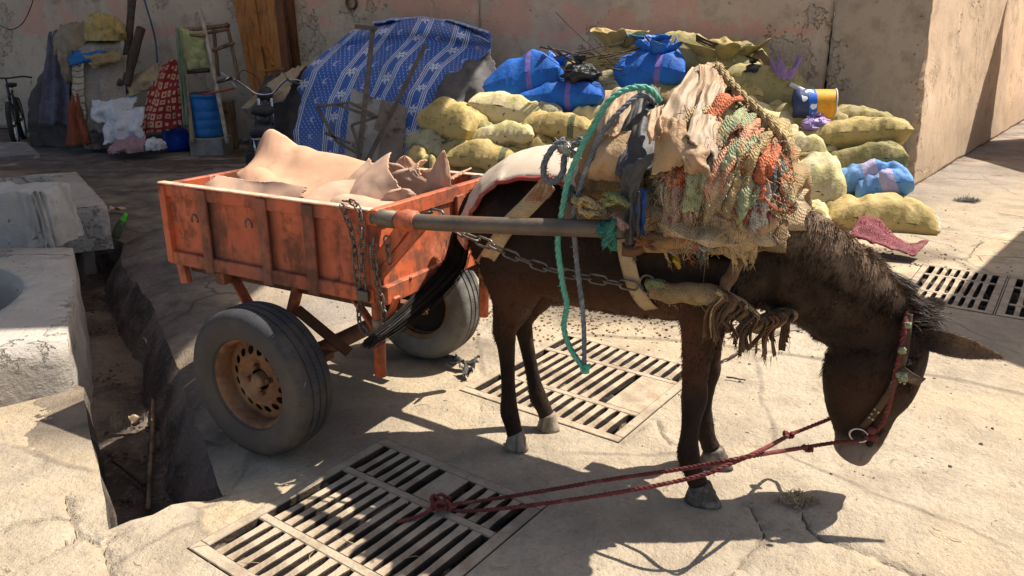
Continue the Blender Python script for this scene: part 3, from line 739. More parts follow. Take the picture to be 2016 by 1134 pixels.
def wheel(y, out, dust, seed):
    """out: -1 when its outer face looks towards -y"""
    Rr, W = .300, .185
    ty = [(.178, -.062), (.186, -.078), (.215, -.092), (.248, -.0925), (.272, -.088), (.288, -.078), (.2935, -.066)]
    g = .006; crown = [(-.060, 0), (-.040, 0), (-.038, 1), (-.032, 1), (-.030, 0), (-.006, 0), (-.004, 1), (.004, 1), (.006, 0), (.030, 0), (.032, 1), (.038, 1), (.040, 0), (.060, 0)]
    for yy, dn in crown: ty.append((Rr - 1.1 * yy * yy - dn * g, yy))
    ty += [(r, -a) for r, a in ty[6::-1]]
    root = mk('wheel', rim_all(), M_RIM, cart)
    mk('tyre', lathe(ty, 88, 'Y'), tyre_mat('tyre_rubber_%d' % seed, dust), root, flat_angle=35)
    mk('hub', lathe([(.001, -.030), (.026, -.030), (.030, -.024), (.031, .02)], 20, 'Y'), M_RIM, root)
    for k in range(4):
        a = k * math.pi / 2 + .5; n_ = lathe([(.001, -.026), (.010, -.026), (.0125, -.022), (.0125, 0)], 6, 'Y'); mk('wheel_nut', xf(n_, Matrix.Translation((.055 * math.cos(a), .0, .055 * math.sin(a)))), M_RUST, root, False)
    mk('brake_drum', lathe([(.001, .02), (.12, .02), (.165, .03), (.165, .06)], 24, 'Y'), M_DARK, root)
    root.location = (0, y, Rr + .001); root.rotation_euler = (0, .35, 0 if out < 0 else math.pi)
    return root
def rim_all():
    barrel = lathe([(.166, .0), (.163, -.02), (.166, -.045), (.172, -.058), (.184, -.070), (.188, -.070), (.188, -.064), (.178, -.058), (.176, .0), (.176, .066), (.186, .07)], 64, 'Y')
    inner = lathe([(.166, .0), (.160, .03), (.168, .066), (.186, .072)], 48, 'Y')
    return join(rim_disc(), barrel, inner)
wheel(-.545, -1, (.105, .085, .063), 1); wheel(.545, 1, (.22, .198, .165), 2)
# chains round the front post, padlock
def link_mesh(L, w, r, mat, name='chain_link'):
    P = []; h = (L - w) / 2
    for i in range(16):
        a = 2 * math.pi * i / 16; P.append(Vector((math.cos(a) * w / 2 + (h if math.cos(a) > 0 else -h), math.sin(a) * w / 2, 0)))
    return mesh(name, tube(P, r, 6, closed=True), mat)
def chain(name, P, L, w, r, label, cat='chain', parent=None, roll=0., wld=False):
    pitch = L - 2.6 * r; P = resample(cr(P, 10), pitch)
    if parent is None: root = empty(name, P[0]); tag(root, label, cat); M = Matrix.Translation(-P[0])
    else: root = parent; M = Matrix()
    me = link_mesh(L, w, r, M_CHAIN)
    for i, (a, b) in enumerate(zip(P, P[1:])):
        t = (b - a).normalized(); up = Vector((0, 0, 1)) if abs(t.z) < .95 else Vector((1, 0, 0))
        q = t.to_track_quat('X', 'Z').to_matrix().to_4x4() @ Matrix.Rotation(roll + (i % 2) * R(90) + rnd.uniform(-.2, .2), 4, 'X')
        o = put(bpy.data.objects.new('chain_link', me), root); o.matrix_local = M @ Matrix.Translation((a + b) / 2) @ q
    return root
CM = Matrix.Translation(CR) @ Matrix.Rotation(CRZ, 4, 'Z')
def cp(*P): return [CM @ Vector(p) for p in P]
y = -.375
chain('lock_chain', cp((.36, y - .05, 1.0), (.40, y - .052, .90), (.405, y - .05, .78), (.415, y - .05, .66), (.40, y - .045, .57), (.43, y - .045, .53), (.47, y - .04, .525), (.49, y - .03, .535)), .040, .022, .0036, 'rusty lock chain hanging down the front post of the cart')
chain('lock_chain', cp((.36, y - .035, 1.012), (.43, y - .045, 1.0), (.445, y - .05, .90), (.44, y - .055, .80), (.435, y - .052, .735)), .040, .022, .0036, 'short chain from the cart rail down to the padlock')
chain('lock_chain', cp((.49, y - .04, .90), (.485, y - .045, .82), (.50, y - .042, .70), (.515, y - .04, .62), (.50, y - .04, .56), (.47, y - .035, .53), (.44, y - .033, .55)), .040, .022, .0036, 'looped chain at the foot of the cart post')
chain('lock_chain', cp((.535, y - .03, .90), (.545, y - .035, .84), (.55, y - .035, .785)), .040, .022, .0036, 'short chain end dangling below the shaft brace')
pl = empty('padlock', cp((.436, y - .055, .655))[0], CRZ); tag(pl, 'small grey steel padlock hanging on the cart chain', 'padlock')
mk('lock_body', box(0, 0, .022, .050, .018, .042, None, .003), gm('padlock_steel', (.12, .12, .12), (.08, .075, .07), 20, rough=.4, metal=.8), pl, False)
mk('shackle', tube([(-.015, 0, .04), (-.015, 0, .07)] + [(-.015 * math.cos(i * math.pi / 8), 0, .07 + .017 * math.sin(i * math.pi / 8)) for i in range(1, 8)] + [(.015, 0, .07), (.015, 0, .04)], .0042, 8), M_CHAIN, pl)
# ------------------------------------------------------------------ hides heaped in the cart
def hide_mat(name, a, b):
    k = MB(name); n = k.noise(3, 7, .6); col = k.mix(n.st(.35, .65), a, b); col = k.mix(k.noise(14, 5, .6).st(.55, .72) * .5, col, tuple(c * .72 for c in b))
    col = k.mix(k.noise(1.7, 4, .5, src=k.vec(loc=(5, 3, 1))).st(.6, .72) * .45, col, (.52, .36, .33))
    return k.fin(col, .8, k.noise(22, 6, .6) * .4 + k.noise(4, 4) * .8, .004, 1., spec=.25)
M_HIDE = hide_mat('peach_hide', (.52, .30, .185), (.44, .245, .145)); M_HIDE2 = hide_mat('pale_pink_hide', (.50, .325, .22), (.42, .26, .17))
def hide(x, y, z, L, W, rz, curl, lift, seed, label, mat, ry=0., tear=.10, rx=0., taper=0., bend=0.):
    def outline(u, v):
        d = max(abs(u - .5), abs(v - .5)) * 2; a = math.atan2(v - .5, u - .5)
        return d < 1 - tear * (.5 + fbm((math.cos(a) * 1.6, math.sin(a) * 1.6, seed), 3) * 1.2) - .03 * (.5 + fbm((math.cos(a) * 9, math.sin(a) * 9, seed), 3))
    def fn(u, v):
        a, b = (u - .5) * L, (v - .5) * W
        c = curl * (b / W * 2) ; zz = lift * (1 - (2 * v - 1) ** 2) + .35 * curl * W * abs(2 * v - 1) ** 2.2 + .022 * fbm((a * 4, b * 4, seed), 3) + .012 * math.sin(a * 11 + seed + 3 * v) * (v) + .5 * bend * a * a
        return Vector((a + .03 * nz(b * 5, seed), b * (1 - .25 * abs(curl)) * (1 - taper * (1 - u)), zz))
    VF = sheet(fn, 72, 60, .006, outline)
    M = CM @ Matrix.Translation((x, y, z)) @ Matrix.Rotation(rz, 4, 'Z') @ Matrix.Rotation(ry, 4, 'Y') @ Matrix.Rotation(rx, 4, 'X')
    o = mk('hide', xf(VF[:2], M), mat); tag(o, label, 'hide', 'tanned hides heaped in the cart'); return o
hide(-.10, .05, .74, .9, .70, .1, .1, .10, 1, 'lowest pale hide lying flat across the cart bed', M_HIDE2)
def arch_hide():
    T = cr([(-.60, .12, 1.05), (-.555, .13, 1.12), (-.49, .14, 1.105), (-.40, .18, 1.07), (-.26, .21, 1.045), (-.10, .22, 1.035), (.04, .22, 1.02), (.14, .20, 1.005), (.22, .20, .96)], 8); B = cr([(-.58, -.10, .90), (-.50, -.13, .90), (-.42, -.16, .90), (-.30, -.18, .90), (-.18, -.18, .90), (-.06, -.16, .90), (.06, -.12, .90), (.16, -.06, .90), (.24, .0, .90)], 8); n_ = len(T) - 1
    def fn(u, v):
        i = min(n_ - 1, int(u * n_)); f = u * n_ - i; t, b = T[i].lerp(T[i + 1], f), B[i].lerp(B[i + 1], f)
        if v < .86: w = v / .86; p = b.lerp(t, w) + Vector((0, -.012, .012)) * math.sin(w * math.pi) + Vector((0, -.03, .03)) * math.sin(w * 2.2 * math.pi + u * 4) * .5 * w + Vector((0, .02, .035)) * max(0, nz(u * 5, w * 2.5, 3))
        else: w = (v - .86) / .14; p = t + Vector((.01, .10 * w, -.03 * w - .10 * w * w))
        return CM @ (p + Vector((.02 * nz(v * 4, 1.), -.010 * math.sin(u * 9 + v * 3), .012 * nz(u * 6, v * 3, 7) + .02 * max(0, nz(u * 11, 3.)) * v)))
    return sheet(fn, 90, 60, .007, lambda u, v: min(u, 1 - u) > .035 * (.5 + fbm((v * 7, u * 2, 5), 4)) and v > .03 * (.5 + fbm((u * 9, 2, 5), 4)))
tag(mk('hide', arch_hide()[:2], M_HIDE), 'large stiff peach hide leaning along the far side with its top rolled over', 'hide', 'tanned hides heaped in the cart')
hide(-.26, -.27, .945, .56, .16, .02, .05, .0, 3, 'flat peach hide edge showing above the near rail', M_HIDE2, .02, .08, .75, bend=-.05)
hide(.20, -.08, .955, .30, .34, .5, -.2, .05, 4, 'crumpled pale hide standing at the front corner of the cart', M_HIDE2, -.62, .08, .6, bend=-.8)
hide(.19, .14, .975, .26, .20, .3, -.2, .03, 7, 'folded hide edge between the big roll and the front flaps', M_HIDE2, -.7, .10, .4, .2, -.8)
hide(.27, -.22, .915, .34, .26, -.3, -.2, .05, 8, 'low crumpled hide just inside the near front rail', M_HIDE2, -.1, .08, .5, 0, -.7)
hide(.09, .0, .985, .22, .24, .8, -.3, .04, 9, 'curled hide edge in the middle of the cart', M_HIDE2, -.8, .10, .5, .3, -.8)
hide(.34, .22, .945, .28, .24, .1, .3, .03, 10, 'small hide scrap by the far front corner', M_HIDE, -.35, .1, .1, 0, .5)
hide(.06, -.14, .925, .34, .28, .9, -.3, .05, 11, 'pale hide bulging up in front of the arched one', M_HIDE2, -.25, .08, .4, 0, -.9)
def flap(b1, b2, ap, seed, label, mat=M_HIDE2, blunt=.5, bow=.010):
    b1, b2, ap = Vector(b1), Vector(b2), Vector(ap); mid = (b1 + b2) / 2; nr = (b2 - b1).cross(ap - mid).normalized()
    def fn(u, v): w = (1 - v ** 1.6) ** blunt * (1 + .22 * nz(v * 7, seed) + .10 * nz(v * 23, seed)); p = mid + (b2 - b1) * .10 * nz(v * 4, seed, 5.) + (b2 - b1) * (u - .5) * w + (ap - mid) * v; return CM @ (p + nr * (bow * math.sin(v * 2.2) * (1 - (2 * u - 1) ** 2 * .7) + .008 * fbm((u * 3, v * 3, seed), 3)))
    tag(mk('hide', sheet(fn, 24, 26, .006)[:2], mat), label, 'hide', 'tanned hides heaped in the cart')
flap((.36, .02, .90), (.46, .10, .90), (.455, .08, 1.135), 1, 'pointed hide flap standing up at the cart front', M_HIDE2, .75)
flap((.20, -.02, .90), (.36, .10, .90), (.30, .05, 1.055), 2, 'small rounded hide peak beside the pointed flap', M_HIDE2, .4)
flap((.28, .10, .90), (.42, .20, .90), (.36, .15, 1.05), 3, 'rounded hide edge behind the small peak', M_HIDE, .4)
flap((.06, .0, .90), (.24, .14, .90), (.17, .08, 1.065), 4, 'broad scalloped hide edge next to the big arched hide', M_HIDE2, .35)
flap((.30, -.18, .89), (.45, -.07, .89), (.39, -.12, 1.01), 5, 'low rounded hide edge by the near front corner', M_HIDE2, .35)
flap((.14, .12, .90), (.28, .22, .90), (.20, .16, 1.085), 6, 'thin curled hide tip behind the scalloped edge', M_HIDE, .6)
# ------------------------------------------------------------------ the donkey
DO = Vector((.3965, 2.6525, 0)); DRZ = R(-28); DM = Matrix.Translation(DO) @ Matrix.Rotation(DRZ, 4, 'Z')
DF = Vector((math.cos(DRZ), math.sin(DRZ), 0)); DL = Vector((-math.sin(DRZ), math.cos(DRZ), 0))
def DP(px, py, y):
    """photo point met with the plane parallel to the donkey's spine at offset y; in the donkey's own frame"""
    p = ON(px, py, DO + DL * y, DL) - DO; return Vector((p.dot(DF), y, p.z))
def DX(px, py, x):
    p = ON(px, py, DO + DF * x, DF) - DO; return Vector((x, p.dot(DL), p.z))
def loft(secs, seg=20, n=5):
    """sections: (x, y, z, half-width across, half-depth in the plane of the path); a smooth limb or trunk"""
    Q = cr([s[:3] for s in secs], n); A = cr([(s[3], s[4], 0) for s in secs], n); V, F = [], []
    for i, p in enumerate(Q):
        t = (Q[min(len(Q) - 1, i + 1)] - Q[max(0, i - 1)]).normalized(); l = Vector((0, 1, 0)); l = (l - t * l.dot(t)).normalized(); d = t.cross(l)
        for k in range(seg):
            a = 2 * math.pi * k / seg; V.append(p + l * (A[i].x * math.cos(a)) + d * (A[i].y * math.sin(a)))
    N = len(Q)
    for i in range(N - 1):
        for k in range(seg): F.append((i * seg + k, i * seg + (k + 1) % seg, (i + 1) * seg + (k + 1) % seg, (i + 1) * seg + k))
    F += [tuple(range(seg))[::-1], tuple(range((N - 1) * seg, N * seg))]
    return V, F
def blob_(c, r):
    V, F = lathe([(.001, -1), (.5, -.87), (.87, -.5), (1, 0), (.87, .5), (.5, .87), (.001, 1)], 16, 'Z')
    return [Vector((c[0] + v[0] * r[0], c[1] + v[1] * r[1], c[2] + v[2] * r[2])) for v in V], F
def build_donkey():
    P = []
    DMi = DM.inverted(); CL = DMi @ CP
    def sv(q, y1):
        p = Vector(q[:3]); t = (y1 - CL.y) / (p.y - CL.y); n = CL + (p - CL) * t; return (n.x, n.y, n.z) + tuple(v * t for v in q[3:])
    P.append(loft([(-.615, 0, .90, .04, .07), (-.585, 0, .90, .10, .15), (-.53, 0, .895, .155, .205), (-.44, 0, .885, .195, .235), (-.30, 0, .875, .215, .245), (-.12, 0, .855, .225, .245), (.05, 0, .845, .225, .235),
                   (.2, 0, .845, .21, .225), (.32, 0, .85, .19, .22), (.42, 0, .85, .16, .195), (.49, 0, .845, .115, .15), (.525, 0, .84, .06, .08)], 28))
    # neck, then head, as one bending column
    P.append(loft([(.30, 0, .93, .12, .17), (.42, .0, .905, .125, .185), sv((.52, .01, .88, .115, .187), .025), sv((.62, .025, .836, .10, .175), .055), sv((.71, .04, .778, .092, .164), .095), sv((.79, .06, .708, .086, .155), .135), sv((.85, .07, .64, .08, .13), .16)], 24))
    hy = .075
    hs = [sv(q, .165) for q in [(.875, hy - .005, .76, .05, .055), (.868, hy, .71, .078, .115), (.86, hy, .63, .092, .142), (.85, hy, .545, .092, .148), (.838, hy, .46, .084, .142), (.832, hy, .39, .07, .118), (.836, hy, .325, .058, .094),
                   (.836, hy, .275, .052, .078), (.828, hy, .235, .05, .066), (.824, hy, .205, .048, .060), (.818, hy, .188, .034, .042)]]
    P.append(loft(hs, 24))
    P.append(loft([sv(q, .165) for q in [(.79, hy, .50, .05, .05), (.76, hy, .44, .06, .055), (.78, hy, .36, .045, .04)]], 12))            # cheek
    for s in (-1, 1): P.append(loft([sv(q, .165 + s * .065) for q in [(.93, hy, .60, .02, .03), (.945, hy, .565, .022, .032), (.94, hy, .52, .018, .025)]], 10))   # brow
    for s in (-1, 1): P.append(loft([sv(q, .165 + s * .03) for q in [(.865, hy, .255, .018, .02), (.868, hy, .225, .022, .026), (.85, hy, .2, .016, .02)]], 10))          # nostrils
    # hind legs
    for (yy, dx, k) in ((-.115, 0, 0), (.105, -.01, 1)):
        if k == 0: path = [(-.36, yy * .95, .90, .10, .17), (-.375, yy, .78, .105, .145), (-.375, yy - .005, .69, .088, .118), (-.385, yy, .61, .066, .085), (-.41, yy + .005, .54, .048, .060), (-.425, yy + .01, .485, .041, .048), (-.418, yy + .01, .42, .032, .037),
                           (-.412, yy + .01, .32, .027, .030), (-.408, yy + .01, .22, .028, .031), (-.405, yy + .01, .15, .036, .038), (-.395, yy + .01, .115, .034, .036), (-.386, yy + .01, .08, .031, .033), (-.38, yy + .01, .055, .036, .038)]
        else: path = [(-.36, yy * .95, .90, .10, .17), (-.37, yy, .78, .105, .145), (-.37, yy + .005, .68, .085, .112), (-.39, yy, .59, .064, .08), (-.43, yy - .005, .52, .047, .058), (-.452, yy - .01, .465, .041, .047), (-.44, yy - .01, .40, .032, .036),
                      (-.418, yy - .01, .30, .027, .030), (-.395, yy - .01, .20, .028, .031), (-.378, yy - .01, .14, .036, .038), (-.36, yy - .01, .108, .034, .036), (-.345, yy - .01, .08, .031, .033), (-.335, yy - .01, .055, .036, .038)]
        P.append(loft(path, 16))
    # front legs
    for (yy, dx) in ((-.13, .0), (.135, -.02)):
        P.append(loft([(.33 + dx, yy * .95, .90, .085, .13), (.335 + dx, yy, .79, .082, .115), (.33 + dx, yy, .70, .066, .085), (.325 + dx, yy, .61, .052, .062), (.322 + dx, yy, .52, .044, .048), (.322 + dx, yy, .44, .042, .044), (.324 + dx, yy, .385, .044, .047),
                       (.32 + dx, yy, .32, .033, .036), (.317 + dx, yy, .24, .030, .033), (.318 + dx, yy, .18, .037, .041), (.328 + dx, yy, .14, .036, .040), (.345 + dx, yy, .10, .031, .034), (.362 + dx, yy, .065, .036, .040)], 16))
    # sheath under the belly, tail dock
    P.append(loft([(-.18, 0, .66, .05, .05), (-.26, 0, .63, .04, .045), (-.30, 0, .625, .03, .03)], 10))
    P.append(loft([(-.56, 0, 1.0, .04, .045), (-.625, -.01, .95, .032, .034), (-.655, -.02, .87, .026, .028), (-.67, -.03, .78, .018, .02)], 10))
    # ears, as thick leaves
    def ear(b, tip, w, side):
        b, tip = Vector(b), Vector(tip); t = (tip - b); l = t.length; t.normalize(); s = Vector(side); s = (s - t * s.dot(t)).normalized(); n = t.cross(s); V, F = [], []; N = 22; sg = 18
        for i in range(N + 1):
            u = i / N; ww = w * (.55 + 1.5 * u * (1 - u) ** .8 * 1.15) * (1 - u ** 3.2) + .004; tk = .016 * (1 - u * .6)
            for k in range(sg):
                a = 2 * math.pi * k / sg; V.append(b + t * (u * l) + s * (ww * math.cos(a)) + n * (tk * math.sin(a) - .9 * ww * (math.cos(a) ** 2) * .55 + .02 * u * u))
        for i in range(N):
            for k in range(sg): F.append((i * sg + k, i * sg + (k + 1) % sg, (i + 1) * sg + (k + 1) % sg, (i + 1) * sg + k))
        F += [tuple(range(sg))[::-1], tuple(range(N * sg, (N + 1) * sg))]
        return V, F
    e1 = ear(sv((.925, .030, .685), .12), DP(1979, 706, .17), .035, (.25, -.1, -1))
    e2 = ear(sv((.915, .12, .715), .20), DP(1868, 597, .36), .036, (.3, -.1, -1))
    root = empty('donkey', DO, DRZ); tag(root, 'dark brown donkey with lowered head, loaded and hitched to the cart', 'donkey')
    # coat colours: blackish brown, redder belly and flanks, paler muzzle and rings
    k = MB('donkey_coat'); x, y, z = k.xyz(); n = k.noise(7, 6, .6); n2 = k.noise(45, 5, .65, src=k.vec(scale=(1, 1, .35)))
    col = k.mix(n.st(.35, .65), (.018, .0100, .0068), (.031, .0165, .0098))
    red = ((1 - (z + (n - .5) * .12).st(.62, .86)) * z.st(.34, .56) * (1 - x.st(.28, .42)) * (x + .52).st(0, .2))
    col = k.mix(red * .8, col, (.095, .038, .018))
    nk = x.st(.36, .56) * (z + x * .55 + (n - .5) * .12).st(1.19, 1.32) * (1 - x.gt(.95)); col = k.mix(nk * .9, col, (.19, .125, .08))  # dusty brown crest, with the sunlit band along the neck top painted in
    mz = (1 - (z + (n - .5) * .05).st(.19, .265)) * x.st(.6, .7); col = k.mix(mz * .9, col, (.19, .155, .13))
    sheath = (1 - z.st(.60, .66)) * (1 - (x + .25).abs().st(.04, .12)) * z.gt(.5); col = k.mix(sheath * .5, col, (.12, .09, .075))
    earm = (x + (n - .5) * .08).st(.99, 1.10); col = k.mix(earm * .8, col, (.15, .095, .058))  # ear end lightened to paint in light falling on its top
    col = k.mix(n2.st(.5, .75) * .4, col, (.012, .007, .005)); dust = k.noise(3.2, 6, .65, src=k.vec(loc=(2, 5, 1))).st(.54, .7); col = k.mix(dust * .25, col, (.10, .066, .043))
    chk = (1 - ((x - .83) * (x - .83) + (z - .40) * (z - .40)).m('SQRT').st(.05, .16)) * x.gt(.6); col = k.mix(chk * .6, col, (.060, .026, .014))
    M_COAT = k.fin(col, .7, n2 * .8 + n * .4, .008, 1., spec=.16)
    body = mk('body', join(*P), M_COAT, root)
    md = body.modifiers.new('r', 'REMESH'); md.mode = 'VOXEL'; md.voxel_size = .0095; md.use_smooth_shade = True
    sm = body.modifiers.new('s', 'SMOOTH'); sm.iterations = 6; sm.factor = .5
    bake(body); me = body.data
    if not me.materials: me.materials.append(M_COAT)
    for e_ in (e1, e2):
        eo = mk('ear', e_, M_COAT, root); V_, F_ = [], []; ev, ef = e_; tip_ = sum((Vector(v) for v in ev[-18:]), Vector()) / 18; bas_ = sum((Vector(v) for v in ev[:18]), Vector()) / 18; ax_ = (tip_ - bas_).normalized(); r_e = random.Random(3)
        for _ in range(1500):
            f_ = ef[r_e.randrange(len(ef) - 2)]; p_ = sum((Vector(ev[i]) * w for i, w in zip(f_, (r_e.random(), r_e.random(), r_e.random(), r_e.random()))), Vector()); p_ = (Vector(ev[f_[0]]).lerp(Vector(ev[f_[1]]), r_e.random())).lerp(Vector(ev[f_[3]]).lerp(Vector(ev[f_[2]]), r_e.random()), r_e.random()); n_ = (Vector(ev[f_[1]]) - Vector(ev[f_[0]])).cross(Vector(ev[f_[3]]) - Vector(ev[f_[0]])).normalized()
            d_ = (ax_ * .8 + n_ * .45 + Vector((r_e.gauss(0, .3), r_e.gauss(0, .3), r_e.gauss(0, .3)))).normalized() * r_e.uniform(.006, .016); s_ = d_.orthogonal().normalized() * .0008; j_ = len(V_); V_ += [p_ - s_, p_ + s_, p_ + d_]; F_.append((j_, j_ + 1, j_ + 2))
        tag(mk('ear_hair', (V_, F_), M_COAT, eo), kind='stuff')
    # hooves
    M_HOOF = gm('horn_hoof', (.34, .27, .20), (.22, .17, .125), 20, (.1, .075, .055), 8, bs=50, bd=.003, streak=(40, 40, 4)); M_HOOF2 = gm('dark_hoof', (.13, .105, .085), (.07, .057, .047), 16, (.26, .22, .17), 9, (.5, .65), bs=60, bd=.003, streak=(50, 50, 4))
    def hoof(x, y, sc, toe, mt):
        V, F = [], []; N, sg = 7, 20
        for i in range(N + 1):
            u = i / N; zz = .066 * (1 - u); r = .034 + .012 * u
            for k_ in range(sg):
                a = 2 * math.pi * k_ / sg; fx = toe * u * (1 if math.cos(a) > 0 else .25); lip = .0015 * math.sin(i * 2.6)
                V.append((x + (r + lip) * math.cos(a) * 1.05 * sc + fx * max(0, math.cos(a)), y + (r + lip) * math.sin(a) * sc * .95, zz + (.018 * (1 - u) * math.cos(a))))
        for i in range(N):
            for k_ in range(sg): F.append((i * sg + k_, (i + 1) * sg + k_, (i + 1) * sg + (k_ + 1) % sg, i * sg + (k_ + 1) % sg))
        F += [tuple(range(sg)), tuple(range(N * sg, (N + 1) * sg))[::-1]]
        return mk('hoof', (V, F), mt, root)
    hoof(-.378, -.105, .93, .012, M_HOOF); hoof(-.333, .095, .93, .012, M_HOOF); hoof(.366, -.13, 1.02, .035, M_HOOF2); hoof(.346, .135, 1.02, .035, M_HOOF2)
    # nostril, lip line
    M_NOS = gm('dark_nostril', (.010, .007, .006), rough=.7)
    for q, r_ in (((1712, 872, hy + .035), (.013, .008, .017)),): no = mk('nostril', blob_(sv(DP(q[0], q[1], .075), .165 - .064)[:3], r_), M_NOS, root)
    # eye
    ey = mk('eye', lathe([(.001, -.014), (.008, -.0115), (.013, -.005), (.014, 0), (.012, .006)], 16, 'Y'), gm('dark_eye', (.008, .006, .005), rough=.08, spec=.6), root); ey.location = sv((.945, hy, .572), .165 - .082)[:3]; hy = .165
    # coat hairs, laid along the body, longer on neck and belly
    rg = random.Random(5); V, F, M_I = [], [], []
    me.calc_loop_triangles(); co_ = np.empty(len(me.vertices) * 3); me.vertices.foreach_get('co', co_); co_ = co_.reshape(-1, 3)
    tris = np.array([t.vertices[:] for t in me.loop_triangles]); A = co_[tris[:, 0]]; B = co_[tris[:, 1]]; Cc = co_[tris[:, 2]]
    nn = np.cross(B - A, Cc - A); ar = np.linalg.norm(nn, axis=1); nn = nn / (ar[:, None] + 1e-12); cen = (A + B + Cc) / 3
    neck = (cen[:, 0] > .42) & (cen[:, 2] > .58); w = ar * (1 + 2.2 * neck); w /= w.sum()
    npr = np.random.RandomState(4); idx = npr.choice(len(tris), 70000, p=w); r1 = npr.rand(len(idx)); r2 = npr.rand(len(idx)); s1 = np.sqrt(r1)
    pts = A[idx] * (1 - s1)[:, None] + B[idx] * (s1 * (1 - r2))[:, None] + Cc[idx] * (s1 * r2)[:, None]; nrm = nn[idx]
    jit = npr.normal(0, 1, (len(idx), 3))
    for i in range(len(idx)):
        p, n_ = pts[i], nrm[i]; x_, y_, z_ = p
        if x_ > .70 and z_ < .23: L = .003
        elif x_ > .985: L = .007
        elif x_ > .40 and z_ > .60: L = .014 + .008 * (z_ + x_ * .55 > 1.2)
        elif z_ < .10: L = .006
        elif z_ < .24: L = .014
        elif z_ < .45: L = .010
        elif z_ < .66: L = .022
        else: L = .015
        comb = np.array((-.55, 0, -.8)) if x_ < .45 else np.array((-.45, 0, -.85))
        if x_ > .40 and z_ > .62: comb = np.array((-.25, -.1, -.95))
        cl = np.array(tuple(mnoise.noise_vector(Vector((x_ * 22, y_ * 22, z_ * 16))))) * .55; d = comb - n_ * comb.dot(n_) + n_ * (.24 + .25 * max(0, cl[0])) + jit[i] * .10 + cl; d /= np.linalg.norm(d) + 1e-9
        L *= .6 + .8 * r2[i]; s = np.cross(d, n_); s /= np.linalg.norm(s) + 1e-9; wd = .0011 if L > .012 else .0008
        j = len(V); a = p - n_ * .001; V += [a - s * wd, a + s * wd, a + d * L * .55 + s * wd * .6, a + d * L - n_ * L * .12]; F += [(j, j + 1, j + 2), (j, j + 2, j + 3)]
    hm = M_COAT.copy(); hm.name = 'coat_hair'; nt_ = hm.node_tree; bs_ = nt_.nodes['Principled BSDF']; src = bs_.inputs['Base Color'].links[0].from_socket
    tc_ = nt_.nodes.new('ShaderNodeTexCoord'); nn_ = nt_.nodes.new('ShaderNodeTexNoise'); nn_.inputs['Scale'].default_value = 90; nt_.links.new(tc_.outputs['Object'], nn_.inputs['Vector'])
    mr_ = nt_.nodes.new('ShaderNodeMapRange'); mr_.inputs[1].default_value = .3; mr_.inputs[2].default_value = .7; mr_.inputs[3].default_value = .55; mr_.inputs[4].default_value = 2.0; nt_.links.new(nn_.outputs[0], mr_.inputs[0])
    hv_ = nt_.nodes.new('ShaderNodeHueSaturation'); nt_.links.new(src, hv_.inputs['Color']); nt_.links.new(mr_.outputs[0], hv_.inputs['Value']); nt_.links.new(hv_.outputs[0], bs_.inputs['Base Color'])
    hair = mk('coat_hair', (V, F), hm, root); tag(hair, kind='stuff')
    # mane, brushy and upright, and forelock
    V, F = [], []
    crest = [DP(*q, t) for q, t in (((1560, 418), .02), ((1600, 440), .035), ((1650, 470), .06), ((1700, 502), .09), ((1745, 540), .125), ((1775, 572), .15), ((1795, 600), .165), ((1812, 640), .17))]
    cpth = cr(crest, 12)
    for _ in range(5200):
        t = rg.random(); i = min(len(cpth) - 2, int(t * (len(cpth) - 1))); b = cpth[i].lerp(cpth[i + 1], rg.random()) + Vector((0, rg.gauss(0, .012), -.022)); tg = (cpth[i + 1] - cpth[i]).normalized()
        up = tg.cross(Vector((0, 1, 0))); up = up if up.z > 0 or up.x > 0 else -up
        cl = nz(t * 16, 3.); L = (.028 + .058 * min(1, max(0, (t - .12) * 2.2))) * rg.uniform(.6, 1.15) * (1 + .5 * cl)
        d = (up * .8 + tg * (.75 + .6 * nz(t * 9, 8)) + Vector((rg.gauss(0, .12), rg.gauss(0, .16) - .15 * nz(t * 7, 1), rg.gauss(0, .12)))).normalized(); m_ = b + d * L * .6; e = m_ + (d + Vector((.25, -.15, -.7))).normalized() * L * .5
        s = d.cross(Vector((rg.gauss(0, 1), rg.gauss(0, 1), rg.gauss(0, 1)))).normalized() * .0009; j = len(V); V += [b - s, b + s, m_ + s * .8, m_ - s * .8, e]; F += [(j, j + 1, j + 2, j + 3), (j + 3, j + 2, j + 4)]
    for _ in range(500):
        b = DP(1815, 625, .165) + Vector((-.02 + rg.gauss(0, .02), rg.gauss(0, .03), rg.gauss(0, .018))); d = Vector((.9 + rg.gauss(0, .25), .15 + rg.gauss(0, .35), .25 + rg.gauss(0, .3))).normalized(); L = rg.uniform(.04, .09); m_ = b + d * L * .6; e = m_ + (d + Vector((0, 0, -.5))).normalized() * L * .4
        s = d.cross(Vector((rg.gauss(0, 1), rg.gauss(0, 1), rg.gauss(0, 1)))).normalized() * .0012; j = len(V); V += [b - s, b + s, m_ + s * .8, m_ - s * .8, e]; F += [(j, j + 1, j + 2, j + 3), (j + 3, j + 2, j + 4)]
    k = MB('mane_hair'); x, y, z = k.xyz(); n = k.noise(25, 4, .6); col = k.mix(n.st(.4, .65), (.085, .05, .03), (.022, .014, .010)); M_MANE = k.fin(col, .55, spec=.35)
    mk('mane', (V, F), M_MANE, root)
    # tail: long black switch swinging to the near side in front of the cart
    V, F = [], []
    tp = cr([(-.645, -.02, .88), (-.665, -.03, .80)] + [DX(px_, py_, x_) for px_, py_, x_ in ((893, 520, -.69), (858, 560, -.70), (815, 600, -.705), (765, 640, -.71), (715, 672, -.715))], 10)
